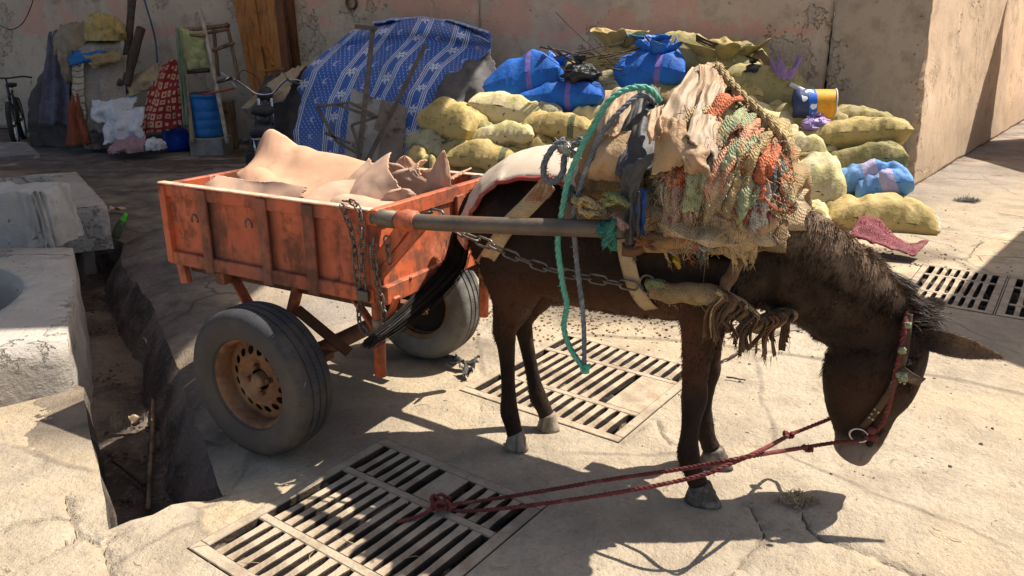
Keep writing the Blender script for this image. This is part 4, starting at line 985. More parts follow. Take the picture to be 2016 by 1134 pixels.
    for _ in range(3200):
        o_ = Vector((rg.gauss(0, 1), rg.gauss(0, 1), rg.gauss(0, 1))); e = int(len(tp) * rg.uniform(.6, 1.0)); s0 = int(len(tp) * .3 * rg.random() ** 1.5); row = []
        for i in range(s0, max(s0 + 4, e), 2):
            if i >= len(tp): break
            u = i / len(tp); wdt = (.017 + .008 * math.sin(u * math.pi)) * (1 - .45 * u); q = tp[i] + o_ * wdt * .75 + Vector((0, 0, -.02 * u)); q.x = max(q.x, -.728); row.append(q)
        if len(row) < 3: continue
        t = (row[-1] - row[0]).normalized(); s = t.cross(Vector((rg.gauss(0, 1), rg.gauss(0, 1), rg.gauss(0, 1)))).normalized() * .0010
        for a, b in zip(row, row[1:]): j = len(V); V += [a - s, a + s, b + s, b - s]; F.append((j, j + 1, j + 2, j + 3))
    k = MB('tail_hair'); n = k.noise(12, 4, .6); M_TAIL = k.fin(k.mix(n.st(.45, .7), (.009, .006, .005), (.022, .014, .010)), .6, spec=.2)
    mk('tail', (V, F), M_TAIL, root)
    return root
donkey = build_donkey()
# ------------------------------------------------------------------ load and harness
def D(VF): return xf(VF[:2], DM)
def dpts(*q): return [DP(*p) for p in q]
def wpts(*q): return [DM @ DP(*p) for p in q]
M_TAN_L = gm('tan_leather', (.44, .285, .165), (.36, .22, .12), 5, (.20, .125, .075), 7, (.52, .68), rough=.7, bs=35, bd=.004, spec=.3)
M_PALE_L = gm('pale_smooth_leather', (.40, .285, .18), (.32, .22, .13), 5, (.20, .13, .08), 6, (.5, .66), rough=.62, bs=20, bd=.003, spec=.35)
M_SUEDE = gm('suede', (.46, .30, .165), (.37, .235, .125), 9, (.27, .17, .10), 11, (.5, .66), rough=.95, bs=140, bd=.004)
M_BLACK_R = gm('perished_rubber', (.062, .056, .05), (.032, .03, .029), 6, (.14, .125, .105), 7, (.5, .66), rough=.6, bs=40, bd=.003, spec=.4)
M_BROWN_L = gm('brown_leather', (.13, .065, .032), (.085, .043, .023), 6, rough=.6, bs=50, bd=.002)
M_BURLAP = gm('burlap', (.34, .225, .11), (.25, .16, .075), 6, (.15, .095, .05), 4, (.5, .66), weave=900, bs=160, bd=.004)
M_CANVAS = gm('cream_canvas', (.62, .50, .38), (.54, .42, .30), 7, (.40, .28, .18), 5, (.54, .7), weave=1200, bs=120, bd=.002)
M_RED = gm('faded_red_trim', (.36, .06, .045), (.26, .045, .038), 14, (.40, .22, .17), 9, bs=150, bd=.003)
RAGC = dict(orange=(.66, .19, .085), red=(.45, .07, .045), peach=(.66, .32, .19), green=(.32, .33, .13), sage=(.42, .44, .24), beige=(.54, .39, .23), straw=(.50, .36, .17), grey=(.16, .15, .14), pink=(.50, .31, .24), rust=(.33, .12, .05), blue=(.12, .17, .25), brown=(.12, .07, .04), white=(.56, .52, .45), yellow=(.55, .36, .05), teal=(.06, .22, .16))
def rag(c): return gm('rag_' + c, RAGC[c], tuple(v * .66 for v in RAGC[c]), 16, tuple(v * .4 + .03 for v in RAGC[c]), 9, (.5, .68), rough=.97, bs=170, bd=.007, weave=700)
def patch(name, c4, mat, seed, bulge=.03, fold=.012, th=.004, n=34, label=None, cat=None, parent=None, ragged=.02, m=None, nf=3.):
    """a flap laid over the load between four corners (photo point, offset from the spine)"""
    q = [DP(*c) for c in c4]
    def fn(u, v):
        a = q[0].lerp(q[1], u); b = q[3].lerp(q[2], u); p = a.lerp(b, v); s = math.sin(u * math.pi) * .6 + .4
        return p + Vector((.012 * nz(v * 3, seed), -bulge * math.sin(v * math.pi) * s - fold * (1 - 2 * abs(math.sin(u * 3.14 * nf * .5 + .8 * nz(v * 1.5, seed) + seed))) * (.35 + .65 * v) - .010 * fbm((u * 1.8, v * 1.8, seed), 2), .008 * fbm((u * 4, v * 4, seed + 3), 3)))
    keep = (lambda u, v: min(u, 1 - u, v, 1 - v) > ragged * (.5 + 1.2 * fbm((u * 3, v * 3, seed), 3)) - .005) if ragged else None
    VF = sheet(fn, n, m or n, th, keep)
    o = mk(name, D(VF), mat, parent, True, parent is not None)
    if label: tag(o, label, cat)
    return o
# pack pad
sad = empty('pack_saddle', DM @ Vector((.2, 0, .9)), DRZ); tag(sad, 'straw-stuffed burlap pack saddle on the donkey under the load', 'pack saddle')
def pad_fn(u, v):
    x = -.13 + .66 * u; a = R(-68 + 136 * v); r = 1 + .04 * fbm((x * 5, a * 2.5, 2), 4)
    return Vector((x, -.275 * math.sin(-a) * r, .855 + .295 * math.cos(a) * r + .01 * math.sin(u * 3)))
mk('pad', D(sheet(pad_fn, 36, 40, .05)), M_BURLAP, sad, True, True)
mk('edge_roll', D(tube([pad_fn(1.0, i / 30) + Vector((.015, 0, 0)) for i in range(31)], .036, 10, lump=.3, ls=18)), M_BURLAP, sad, True, True)
mk('edge_roll', D(tube(cr(dpts((1275, 480, -.30), (1340, 472, -.31), (1420, 455, -.31), (1500, 440, -.29), (1530, 405, -.22)), 8), .030, 10, lump=.35, ls=16)), gm('tan_padding', (.42, .255, .12), (.30, .175, .08), 8, (.16, .10, .055), 5, bs=90, bd=.006), sad, True, True)
mk('girth', D(sheet(lambda u, v: cr(dpts((1226, 470, -.272), (1238, 525, -.272), (1250, 565, -.250), (1272, 600, -.20), (1300, 618, -.08)), 8)[int(round(u * 32))] + Vector((.050 * (v - .5), 0, .012 * (v - .5))), 32, 4, .004)), gm('webbing', (.42, .31, .18), (.35, .25, .14), 20, (.17, .12, .07), 26, (.58, .66), bs=90, bd=.004), sad, True, True)
mk('underflap', D(sheet(lambda u, v: DP(1225 + 120 * u, 478 + 24 * v * (1 - u * .6) + 5 * math.sin(u * 9), -.285 - .02 * math.sin(v * 3)) , 16, 5, .006)), M_BROWN_L, sad, True, True)
# stuffed core of the load
def blob(c, r, seed, amp=.16, fr=2.6, n=30, m=20, sq=.8):
    V, F = [], []
    for j in range(m + 1):
        th = math.pi * j / m
        for i in range(n):
            a = 2 * math.pi * i / n; d = Vector((math.sin(th) * math.cos(a), math.sin(th) * math.sin(a), math.cos(th)))
            d2 = Vector([math.copysign(abs(t) ** sq, t) for t in d]); k = 1 + amp * fbm((d.x * fr + seed, d.y * fr, d.z * fr), 4) + amp * .4 * fbm((d.x * fr * 4 + seed, d.y * fr * 4, d.z * fr * 4), 3)
            V.append(Vector((c[0] + d2.x * r[0] * k, c[1] + d2.y * r[1] * k, c[2] + d2.z * r[2] * k)))
    for j in range(m):
        for i in range(n): F.append((j * n + i, (j + 1) * n + i, (j + 1) * n + (i + 1) % n, j * n + (i + 1) % n))
    return V, F
tag(mk('stuffed_sack', D(blob((.06, .0, 1.17), (.17, .29, .16), 3)), M_BURLAP), 'brown stuffed sack buried under the leather flaps on the saddle', 'sack')
tag(mk('stuffed_sack', D(blob((.24, .02, 1.24), (.15, .27, .18), 9)), M_BURLAP), 'brown stuffed sack at the peak of the load', 'sack')
# leather pieces
P_ = patch
P_('leather_flap', [(1190, 178, -.10), (1262, 172, -.10), (1245, 280, -.30), (1172, 285, -.30)], M_PALE_L, 1, .06, .010, label='folded tan leather flap at the back top of the load', cat='leather')
P_('leather_flap', [(1178, 262, -.32), (1244, 258, -.32), (1222, 360, -.36), (1150, 350, -.34)], M_SUEDE, 2, .05, .008, label='suede leather pouch hanging behind the black rubber flap', cat='leather')
P_('rubber_flap', [(1262, 166, -.14), (1298, 172, -.14), (1290, 330, -.40), (1212, 345, -.40)], M_BLACK_R, 3, .05, .012, label='long dark rubber flap hanging down the middle of the load', cat='rubber')
P_('rubber_strap', [(1222, 330, -.405), (1285, 300, -.41), (1250, 395, -.40), (1225, 400, -.40)], M_BLACK_R, 13, .01, .006, ragged=.02, label='crossed black rubber strap below the dark flap', cat='strap')
P_('leather_flap', [(1362, 132, -.03), (1412, 122, -.01), (1372, 270, -.32), (1292, 232, -.30)], M_PALE_L, 4, .02, .005, nf=2, label='tall folded leather sheet forming the peak of the load, left side', cat='leather')
P_('leather_flap', [(1376, 126, -.05), (1424, 134, -.04), (1418, 290, -.37), (1360, 305, -.38)], M_TAN_L, 5, .02, .006, nf=2, label='creased tan leather sheet under the pale strip at the peak', cat='leather')
P_('leather_flap', [(1392, 160, -.16), (1430, 170, -.15), (1408, 318, -.40), (1346, 268, -.39)], M_PALE_L, 6, .015, .004, nf=1.5, ragged=.03, label='smooth shiny pale leather strip hanging from the peak', cat='leather')
P_('leather_flap', [(1300, 228, -.335), (1348, 236, -.35), (1366, 320, -.40), (1282, 345, -.41)], M_SUEDE, 7, .03, .006, nf=2, ragged=.03, label='square suede flap with a curled corner in the middle of the load', cat='leather')
P_('leather_flap', [(1276, 222, -.33), (1308, 206, -.30), (1306, 262, -.40), (1272, 285, -.42)], M_TAN_L, 8, .03, .02, ragged=.02, label='small curled tan leather tab beside the rubber flap', cat='leather')
P_('leather_flap', [(1340, 255, -.36), (1392, 290, -.38), (1400, 345, -.40), (1345, 340, -.40)], M_TAN_L, 18, .04, .012, ragged=.02, label='tan leather piece tucked under the shiny strip', cat='leather')
P_('leather_flap', [(1512, 312, -.20), (1536, 318, -.19), (1552, 384, -.21), (1506, 392, -.22)], M_BROWN_L, 9, .01, .008, ragged=.01, label='brown leather flap hanging free at the front of the load', cat='leather')
P_('leather_flap', [(1520, 392, -.16), (1545, 385, -.15), (1530, 425, -.19), (1500, 420, -.2)], M_TAN_L, 19, .01, .01, ragged=.03, label='small orange-tan leather scrap above the donkey withers', cat='leather')
P_('strap', [(1228, 378, -.41), (1262, 378, -.41), (1258, 478, -.405), (1232, 482, -.405)], M_BLACK_R, 10, .004, .012, ragged=0, nf=4, label='bundle of black leather straps hanging over the shaft', cat='strap')
P_('blue_strap', [(1252, 372, -.40), (1276, 374, -.40), (1270, 462, -.40), (1252, 462, -.40)], gm('blue_plastic', (.02, .06, .20), (.015, .04, .13), 8, rough=.45), 11, .004, .004, ragged=0, label='dark blue plastic strap beside the black straps', cat='strap')
for i, (a_, b_, c_, d_, lab) in enumerate((((1204, 186), (1240, 178), (1212, 262), (1180, 268), 'creased thin leather piece under the green rope'), ((1288, 262), (1312, 258), (1320, 350), (1280, 350), 'narrow leather strip between the rubber flap and the suede'))):
    P_('leather_flap', [a_ + (-.20,), b_ + (-.18,), c_ + (-.375,), d_ + (-.36,)], (M_TAN_L, M_PALE_L)[i % 2], 30 + i, .02, .006, ragged=.02, label=lab, cat='leather')
# rag bundle
rb = empty('rag_bundle', DM @ Vector((.38, 0, 1.0)), DRZ); tag(rb, 'heap of orange, green and beige knitted rags at the front of the load', 'rag bundle')
EC, ER = Vector((.365, -.03, 1.135)), Vector((.19, .33, .22))
mk('core', D(blob(EC, ER * .93, 5, .2, 3., 40, 28)), rag('straw'), rb, True, True)
mk('core', D(blob((.33, -.05, 1.04), (.26, .315, .12), 8, .2, 3., 40, 22)), rag('beige'), rb, True, True)
rg = random.Random(11)
def on_heap(a, t, lift=1.0):
    """a: along the donkey (-1..1), t: 0 top .. 1 low near side"""
    th = R(8 + 118 * t); x = EC.x + a * ER.x * (1 - .25 * max(0, .4 - t)); k = 1 + .14 * fbm((a * 2.2, t * 4, 1), 3)
    w = math.sqrt(max(.05, 1 - (a * .8) ** 2)) * k * lift
    return Vector((x, EC.y - ER.y * math.sin(th) * (.35 + .65 * w), EC.z + ER.z * math.cos(th) * w * (1.12 - .30 * a - .12 * abs(a))))
cols_hi = ['orange', 'orange', 'peach', 'rust', 'sage', 'beige', 'straw', 'green', 'beige']; cols_lo = ['straw', 'green', 'sage', 'red', 'beige', 'pink', 'grey', 'straw', 'beige', 'white', 'peach']
for i in range(110):
    a = rg.uniform(-1.15, 1.05); t0 = rg.uniform(0, .95); n_ = rg.randint(5, 9); P = []; da = rg.uniform(-.10, .12); dt = rg.uniform(.02, .075)
    for j in range(n_): P.append(on_heap(max(-1.25, min(1.1, a + da * j + .05 * nz(i, j))), min(1.05, t0 + dt * j), 1.02 + rg.uniform(0, .10)))
    c = rg.choice(cols_hi if t0 < .5 and a > -.4 else cols_lo)
    mk('rag_strip', D(ribbon(cr(P, 3), rg.uniform(.014, .045), .004, i, 7)), rag(c), rb, True, True)
for i in range(16):      # knitted patches
    a, t = ((-.1, .35), (.35, .4), (.55, .62), (-.35, .55), (.1, .72), (.75, .45), (.3, .18), (-.6, .8), (.5, .85), (.0, .12), (.6, .25), (.15, .5), (-.3, .8), (.8, .7), (.35, .95), (-.75, .6))[i]; c = ['beige', 'sage', 'grey', 'peach', 'straw', 'sage', 'sage', 'beige', 'white', 'straw', 'orange', 'sage', 'pink', 'beige', 'green', 'straw'][i]
    def fn(u, v): p = on_heap(a + (u - .5) * .55 + .05 * nz(v * 3, i), t + (v - .5) * .34, 1.04 + .06 * math.sin(u * 3.1) * math.sin(v * 3.1)); return p + Vector((0, -.012 * math.sin(u * 14 + 3 * nz(v * 3, i)), .006 * math.sin(v * 17)))
    mk('knit_patch', D(sheet(fn, 16, 16, .006, lambda u, v: min(u, 1 - u, v, 1 - v) > .12 * (.5 + fbm((u * 4, v * 4, i + 20), 4)))), rag(c), rb, True, True)
for i, (a0, t0, a1, t1, w_, c) in enumerate(((.05, .10, -.50, .66, .060, 'orange'), (.28, .12, -.22, .78, .062, 'sage'), (.50, .14, .10, .70, .055, 'peach'), (.66, .18, .34, .80, .055, 'straw'), (.80, .22, .72, .72, .050, 'orange'), (-.15, .16, -.75, .60, .050, 'straw'), (.30, .55, -.10, .95, .055, 'beige'), (.62, .58, .40, .98, .060, 'sage'), (.85, .55, .70, .95, .050, 'white'), (-.40, .62, -.60, .98, .055, 'pink'), (.55, .30, .20, .55, .045, 'sage'), (.9, .35, .85, .62, .04, 'grey'))):
    P = [on_heap(a0 + (a1 - a0) * f + .05 * nz(f * 3, i), t0 + (t1 - t0) * f, 1.11 + .03 * math.sin(f * 6 + i)) for f in [j / 7 for j in range(8)]]
    c_ = cr(P, 5); n_ = len(c_) - 1
    def fn(u, v, c_=c_, n_=n_, w_=w_, i=i):
        k_ = int(round(u * n_)); t_ = (c_[min(n_, k_ + 1)] - c_[max(0, k_ - 1)]).normalized(); o_ = (c_[k_] - EC); o_ = (o_ - t_ * o_.dot(t_)).normalized(); s_ = t_.cross(o_)
        return c_[k_] + s_ * ((v - .5) * w_ * (1 + .3 * nz(u * 5, i))) + o_ * (.012 * math.cos((v - .5) * 3.1) + .008 * math.sin(v * 9 + u * 7 + i) + .006 * nz(u * 14, v * 5, i))
    mk('knit_band', D(sheet(fn, n_, 10, .007, lambda u, v: min(v, 1 - v) > .06 * (.3 + fbm((u * 9, v, i), 3)) and min(u, 1 - u) > .05 * (.3 + fbm((v * 6, i, 2), 3)))), rag(c), rb, True, True)
def threads(name, n, spots, colr, parent, L=(.015, .05), w=.0011, seed=1, droop=.8):
    rg = random.Random(seed); V, F = [], []
    for _ in range(n):
        p = spots(rg); d = Vector((rg.gauss(0, .6), rg.gauss(-.5, .6), rg.gauss(-.1, .6))).normalized(); l = rg.uniform(*L); a = p; s = d.orthogonal().normalized() * w
        for k in range(3):
            b = a + d * l / 3; d = (d + Vector((rg.gauss(0, .35), rg.gauss(0, .35), -droop * .5 + rg.gauss(0, .3)))).normalized(); j = len(V); V += [a - s, a + s, b + s * .8, b - s * .8]; F.append((j, j + 1, j + 2, j + 3)); a = b
    o = mk(name, D((V, F)), rag(colr), parent, True, True); tag(o, kind='stuff')
for i, (c, lo, hi, n) in enumerate((('orange', .0, .6, 520), ('peach', .0, .5, 260), ('red', .6, .95, 200), ('straw', .5, 1.1, 480), ('sage', .3, 1., 300), ('grey', .5, 1., 140), ('pink', .6, 1., 240), ('beige', .2, 1., 320))):
    threads('frayed_thread', n, lambda r, lo=lo, hi=hi: on_heap(r.uniform(-1.1, 1.05), r.uniform(lo, hi), 1.07), c, rb, L=(.015, .075), w=.0013, seed=i + 30)
# coarse dark rope along the crest down the front
tag(mk('hair_rope', D(rope(cr(dpts((1412, 128, -.04), (1440, 165, -.10), (1470, 198, -.14), (1510, 235, -.16), (1545, 280, -.17), (1552, 330, -.16)), 8), .015, 3, 5, fuzz=260, seed=2)), rag('straw')), 'frayed brown rope running down the front of the load', 'rope')
def tangle(name, cx, cy, y, w, h, n, r, col, label, seed, out=.0):
    rg = random.Random(seed); P = []
    for i in range(n):
        a = i * 2.3 + rg.gauss(0, .5); k = rg.uniform(.35, 1); P.append((cx + math.cos(a) * w * k, cy + math.sin(a * 1.13) * h * k, y - (.055 if y < -.33 else 0) - rg.uniform(-.02, .035)))
    o = mk(name, D(rope(cr(dpts(*P), 7), r, 3, 5, fuzz=700, seed=seed)), rag(col)); tag(o, label, 'rope'); return o
tangle('rope_tangle', 1165, 408, -.34, 46, 22, 16, .0085, 'straw', 'straw yellow rope tangle hanging behind the rubber straps', 3)
tangle('rope_tangle', 1215, 392, -.35, 30, 18, 12, .0085, 'green', 'olive rope tangle beside the rubber straps', 4)
tangle('rope_tangle', 1192, 455, -.36, 24, 40, 14, .009, 'teal', 'dark green rope coil hanging over the shaft', 5)
tangle('rope_tangle', 1222, 440, -.36, 18, 26, 10, .007, 'pink', 'faded pink frayed string knot on the shaft', 6)
tangle('rope_tangle', 1268, 478, -.345, 26, 18, 10, .006, 'rust', 'dusty pink frayed string under the shaft end', 7)
tangle('rope_tangle', 1330, 512, -.28, 13, 24, 10, .005, 'yellow', 'bright yellow string tuft below the saddle edge', 8)
tangle('rope_tangle', 1112, 292, -.27, 22, 20, 11, .012, 'white', 'pale grey fuzzy rope knot at the back of the load', 9)
tangle('rope_tangle', 1130, 390, -.30, 28, 30, 9, .010, 'grey', 'grey rag rope behind the green rope', 12)
for i in range(12):
    q = (rg.uniform(1215, 1500), rg.uniform(455, 470), -.30); P = dpts(q, (q[0] + rg.uniform(-6, 6), q[1] + 22, -.30), (q[0] + rg.uniform(-12, 12), q[1] + rg.uniform(30, 60), -.285))
    mk('rag_strip', D(ribbon(cr(P, 4), rg.uniform(.008, .02), .003, i + 200, 8)), rag(rg.choice(['straw', 'beige', 'grey', 'blue', 'rust', 'beige'])), rb, True, True)
for i in range(26):
    q = (rg.uniform(1468, 1500), rg.uniform(440, 455), -.24); P = dpts(q, (q[0] - 2, q[1] + 20, -.25), (q[0] + rg.uniform(-8, 8), q[1] + rg.uniform(35, 55), -.25))
    mk('tassel', D(ribbon(cr(P, 4), .004, .002, i + 300)), rag('straw'), rb, True, True)
# ropes hanging at the back of the load
tag(mk('green_rope', D(rope(cr(dpts((1300, 200, -.24), (1275, 174, -.27), (1235, 176, -.30), (1200, 198, -.33), (1170, 245, -.355), (1145, 290, -.37), (1120, 350, -.38), (1106, 420, -.385), (1098, 480, -.375), (1108, 560, -.36), (1116, 600, -.355), (1110, 645, -.35), (1125, 690, -.35), (1148, 722, -.35)), 10), .0100, 3, 6, fuzz=350, seed=5)), gm('green_nylon', (.15, .44, .31), (.09, .33, .22), 40, (.34, .48, .40), 12, (.55, .7), rough=.6, bs=200, bd=.004)), 'bright green twisted rope looping over the load and hanging to the ground', 'rope')
tag(mk('knot', D(join(*[tube(cr([Vector((math.cos(a + k) * .014, math.sin(a * 1.0) * .012, math.cos(a * 2 + k) * .012)) + DP(1152, 724, -.35) for a in [i * .7 for i in range(9)]], 5, True), .006, 6, closed=True) for k in range(3)])), gm('green_nylon', (.1, .4, .27))), 'green knot tying the two hanging rope ends together', 'knot')
tag(mk('grey_rope', D(rope(cr(dpts((1290, 205, -.22), (1262, 188, -.28), (1225, 215, -.33), (1190, 255, -.355), (1165, 305, -.37), (1145, 360, -.375), (1130, 420, -.38), (1132, 480, -.375), (1138, 540, -.36), (1146, 600, -.352), (1150, 660, -.35), (1150, 718, -.35)), 10), .0085, 3, 5, fuzz=600, seed=6)), gm('grey_hair_rope', (.21, .22, .23), (.13, .135, .145), 30, (.34, .34, .33), 18, (.55, .7), bs=200, bd=.004)), 'fuzzy grey rope hanging beside the green rope', 'rope')
tag(mk('rope_loop', D(rope(cr(dpts((1112, 275, -.285), (1090, 290, -.30), (1072, 320, -.305), (1072, 348, -.30), (1090, 358, -.30), (1108, 340, -.30), (1112, 305, -.29), (1130, 285, -.28), (1150, 270, -.27)), 9), .011, 3, 5, fuzz=500, seed=7)), gm('grey_hair_rope', (.2, .2, .2))), 'open loop of fuzzy grey rope at the back of the load', 'rope')
# breeching: cream canvas folded over the croup with red edging
def croup(u, v):
    P = [(-.06, 1.14), (-.18, 1.172), (-.30, 1.175), (-.42, 1.145), (-.52, 1.08), (-.59, 1.0), (-.635, .91), (-.665, .82)]
    i = u * (len(P) - 1); k = min(len(P) - 2, int(i)); f = i - k; a, b = Vector((P[k][0], 0, P[k][1])), Vector((P[k + 1][0], 0, P[k + 1][1])); p = a.lerp(b, f)
    w = .205 * (1 - .45 * max(0, (u - .55) / .45)) ; s = (v - .5) * 2; drop = (.075 + .02 * u) * abs(s) ** 2.2
    nrm = Vector((b.z - a.z, 0, -(b.x - a.x))).normalized(); nrm = -nrm if nrm.z < 0 and u < .8 else nrm
    nrm = Vector((-abs(nrm.x) if u > .4 else nrm.x, 0, abs(nrm.z)))
    return p + Vector((0, s * w, 0)) - nrm * drop + nrm * (.012 + .010 * fbm((u * 5, s * 2, 1), 3)) + Vector((.0, 0, .004 * math.sin(u * 22 + s * 2)))
br = mk('breeching_cloth', D(sheet(lambda u, v: croup(u, v), 44, 22, .008)), M_CANVAS); tag(br, 'cream canvas breeching folded over the donkey rump', 'breeching')
for v in (0., 1.): mk('red_edging', D(tube([croup(i / 40, v) for i in range(41)], .008, 7, lump=.3, ls=60)), M_RED, br, True, True)
tag(mk('webbing_strap', D(sheet(lambda u, v: cr(dpts((1082, 360, -.268), (1040, 405, -.262), (1000, 445, -.252), (968, 495, -.225)) + [Vector((-.495, -.15, .755)), Vector((-.555, -.06, .74)), Vector((-.56, .06, .75))], 8)[int(round(u * 48))] + Vector((.044 * (v - .5), 0, -.040 * (v - .5))), 48, 4, .004)), gm('yellow_webbing', (.52, .375, .205), (.45, .32, .17), 18, (.30, .2, .1), 20, bs=200, bd=.003, streak=(30, 30, 300))), 'wide yellowish webbing strap across the donkey hip', 'strap')
for i in range(5): mk('loose_thread', D(tube(cr(dpts((1068 + i * 4, 340, -.27), (1050 + i * 9, 375 + i * 2, -.275), (1035 + i * 7, 395, -.272), (1048 + i * 5, 372, -.275)), 5), .0012, 4)), rag('orange'), br, True, True)
# draught chain from the shaft to the collar
chain('draught_chain', wpts((826, 424, -.355), (850, 418, -.36), (880, 430, -.36), (908, 458, -.345), (960, 480, -.335), (1020, 508, -.32), (1090, 532, -.305), (1180, 550, -.285), (1262, 566, -.27)), .062, .030, .0042, 'long steel draught chain along the donkey flank to the collar ring')
tag(mk('collar_ring', D(tube([DP(1276, 560, -.265) + Vector((.030 * math.cos(a), -.008 * math.cos(a), .030 * math.sin(a))) for a in [i * math.pi / 12 for i in range(24)]], .0042, 8, closed=True)), M_CHAIN), 'steel ring joining the draught chain to the padded collar', 'ring')
# padded breast collar
col_ = empty('breast_collar', DM @ Vector((.45, 0, .7)), DRZ); tag(col_, 'padded burlap breast collar bound with brown rags round the donkey chest', 'collar')
cpath = cr(dpts((1285, 568, -.262), (1330, 578, -.262), (1380, 578, -.255), (1420, 590, -.23), (1460, 612, -.17), (1495, 636, -.09)) + [Vector((.575, 0, .70)), Vector((.53, .12, .70)), Vector((.42, .21, .74)), Vector((.25, .25, .78))], 8)
mk('padding', D(tube(cpath, lambda t: .034 - .006 * abs(t - .4), 14, lump=.28, ls=22)), M_BURLAP, col_, True, True)
mk('padding_end', D(blob(DP(1292, 562, -.268), (.035, .022, .022), 3, .3, 4, 16, 10)), rag('green'), col_, True, True)
mk('neck_strap', D(tube(cr(dpts((1500, 432, -.20), (1480, 470, -.222), (1455, 515, -.235), (1432, 555, -.245), (1415, 590, -.235), (1400, 620, -.225)), 8), .019, 10, lump=.35, ls=40)), gm('wrapped_rag', (.15, .085, .045), (.10, .058, .033), 12, (.3, .2, .11), 9, bs=70, bd=.008), col_, True, True)
for i in range(30):
    t = rg.uniform(.3, .60) if i < 14 else (rg.uniform(.55, .72) if i < 24 else rg.uniform(.28, .36)); p = cpath[int(t * (len(cpath) - 1))]; P = [p + Vector((.03 * math.cos(a), -.036, .036 * math.sin(a))) for a in (1.3, .4)] + [p + Vector((rg.uniform(-.02, .02), -.045, -.03)), p + Vector((rg.uniform(-.03, .02), -.045 + rg.uniform(-.01, .02), -.03 - rg.uniform(.03, .09)))]
    mk('rag_binding', D(ribbon(cr(P, 4), rg.uniform(.010, .024), .003, i + 60, 4)), rag(rg.choice(['brown', 'rust', 'brown', 'brown', 'straw'])) if i % 3 else M_BROWN_L, col_, True, True)
threads('frayed_thread', 260, lambda r: cpath[int(r.uniform(0, .62) * (len(cpath) - 1))] + Vector((0, -.03, r.uniform(-.03, .03))), 'straw', col_, (.008, .03), .0009, 77)
# bridle
HY = .165
bd_ = empty('bridle', DM @ Vector((.85, HY, .45)), DRZ); tag(bd_, 'worn leather bridle with a red nose rope on the donkey head', 'bridle')
RED_R = gm('red_rope', (.19, .045, .038), (.12, .028, .025), 30, (.26, .13, .11), 20, (.55, .7), bs=200, bd=.004)
ny = HY - .105
mk('head_rope', D(rope(cr(dpts((1786, 608, ny + .06), (1782, 640, ny + .012), (1774, 690, ny - .002), (1762, 740, ny), (1752, 790, ny + .008), (1738, 830, ny + .025), (1722, 850, ny + .035)), 8), .0088, 3, 6, fuzz=160)), RED_R, bd_, True, True)
M_STRAP = gm('bridle_leather', (.10, .06, .032), (.06, .036, .022), 12, (.17, .13, .09), 8, bs=60, bd=.002)
def strap(pts, w, name='cheek_strap', mat=M_STRAP):
    c = cr(dpts(*pts), 8); n_ = len(c) - 1; cfn = lambda u: c[int(round(u * n_))]
    def fn(u, v): i = int(round(u * n_)); t = (c[min(n_, i + 1)] - c[max(0, i - 1)]).normalized(); s = t.cross(Vector((0, -1, 0))).normalized(); return c[i] + s * ((v - .5) * w)
    return mk(name, D(sheet(fn, n_, 3, .004)), mat, bd_, True, True)
strap([(1790, 618, ny + .03), (1786, 660, ny + .004), (1778, 710, ny - .004), (1758, 760, ny - .003), (1732, 800, ny + .008), (1698, 842, ny + .03)], .022)
strap([(1772, 728, ny - .008), (1795, 745, ny - .004), (1815, 752, ny + .03)], .034, 'blinker')
strap([(1700, 850, ny + .03), (1725, 865, ny + .036), (1745, 850, ny + .06)], .018, 'nose_band')
M_BRASS = gm('pale_rivet', (.55, .47, .30), rough=.4, metal=.7)
for px_, py_ in ((1716, 815), (1722, 806), (1729, 812), (1711, 822), (1718, 826), (1772, 752), (1780, 755)):
    p = DP(px_, py_, ny + .008 if px_ < 1760 else ny - .012); mk('rivet', D(xf(lathe([(.0008, -.003), (.0035, -.002), (.0045, .001)], 8, 'Y'), Matrix.Translation(p))), M_BRASS, bd_, True, True)
p = DP(1691, 856, ny + .028); mk('bit_ring', D(tube([p + Vector((.029 * math.cos(a), -.004, .024 * math.sin(a))) for a in [i * math.pi / 12 for i in range(24)]], .0034, 8, closed=True)), gm('bright_ring', (.55, .52, .47), rough=.3, metal=.9), bd_, True, True)
for px_, py_, r_ in ((1716, 848, .014), (1720, 862, .013), (1708, 862, .010)): mk('rope_knot', D(blob(DP(px_, py_, ny + .022), (r_, r_ * .8, r_), px_ % 7, .25, 4, 14, 9)), RED_R, bd_, True, True)
for px_, py_, r_ in ((1778, 742, .016), (1770, 738, .011), (1776, 690, .012), (1788, 640, .010)): mk('rag_knot', D(blob(DP(px_, py_, ny - .010), (r_, r_ * .7, r_), px_ % 5, .35, 5, 14, 9)), rag('sage'), bd_, True, True)
# lead ropes down to the grate
nk = G(868, 996, .03)
def lead(P, label, seed, r=.0072):
    tag(mk('lead_rope', rope(cr(P, 10), r, 3, 6, fuzz=350, seed=seed), RED_R), label, 'rope')
A_ = wpts((1690, 868, ny + .018), (1640, 872, ny + .03), (1590, 880, ny - .02))
lead(A_ + [AT(1480, 898, 2.06).copy(), AT(1350, 922, 2.14), AT(1200, 944, 2.24), AT(1060, 968, 2.31), AT(960, 984, 2.345), nk], 'dark red lead rope running straight from the bit ring to the grate', 1)
B_ = wpts((1665, 812, HY - .02), (1625, 828, HY + .02), (1590, 842, HY + .05), (1552, 858, HY - .02))
lead(B_ + [AT(1500, 886, 2.08), AT(1440, 912, 2.05), AT(1380, 936, 2.05), AT(1270, 960, 2.10), AT(1150, 980, 2.17), AT(1000, 1000, 2.24), AT(900, 1006, 2.30), nk, G(820, 1018, .012), G(778, 1028, .010)], 'slacker red lead rope knotted twice on its way to the grate', 2)
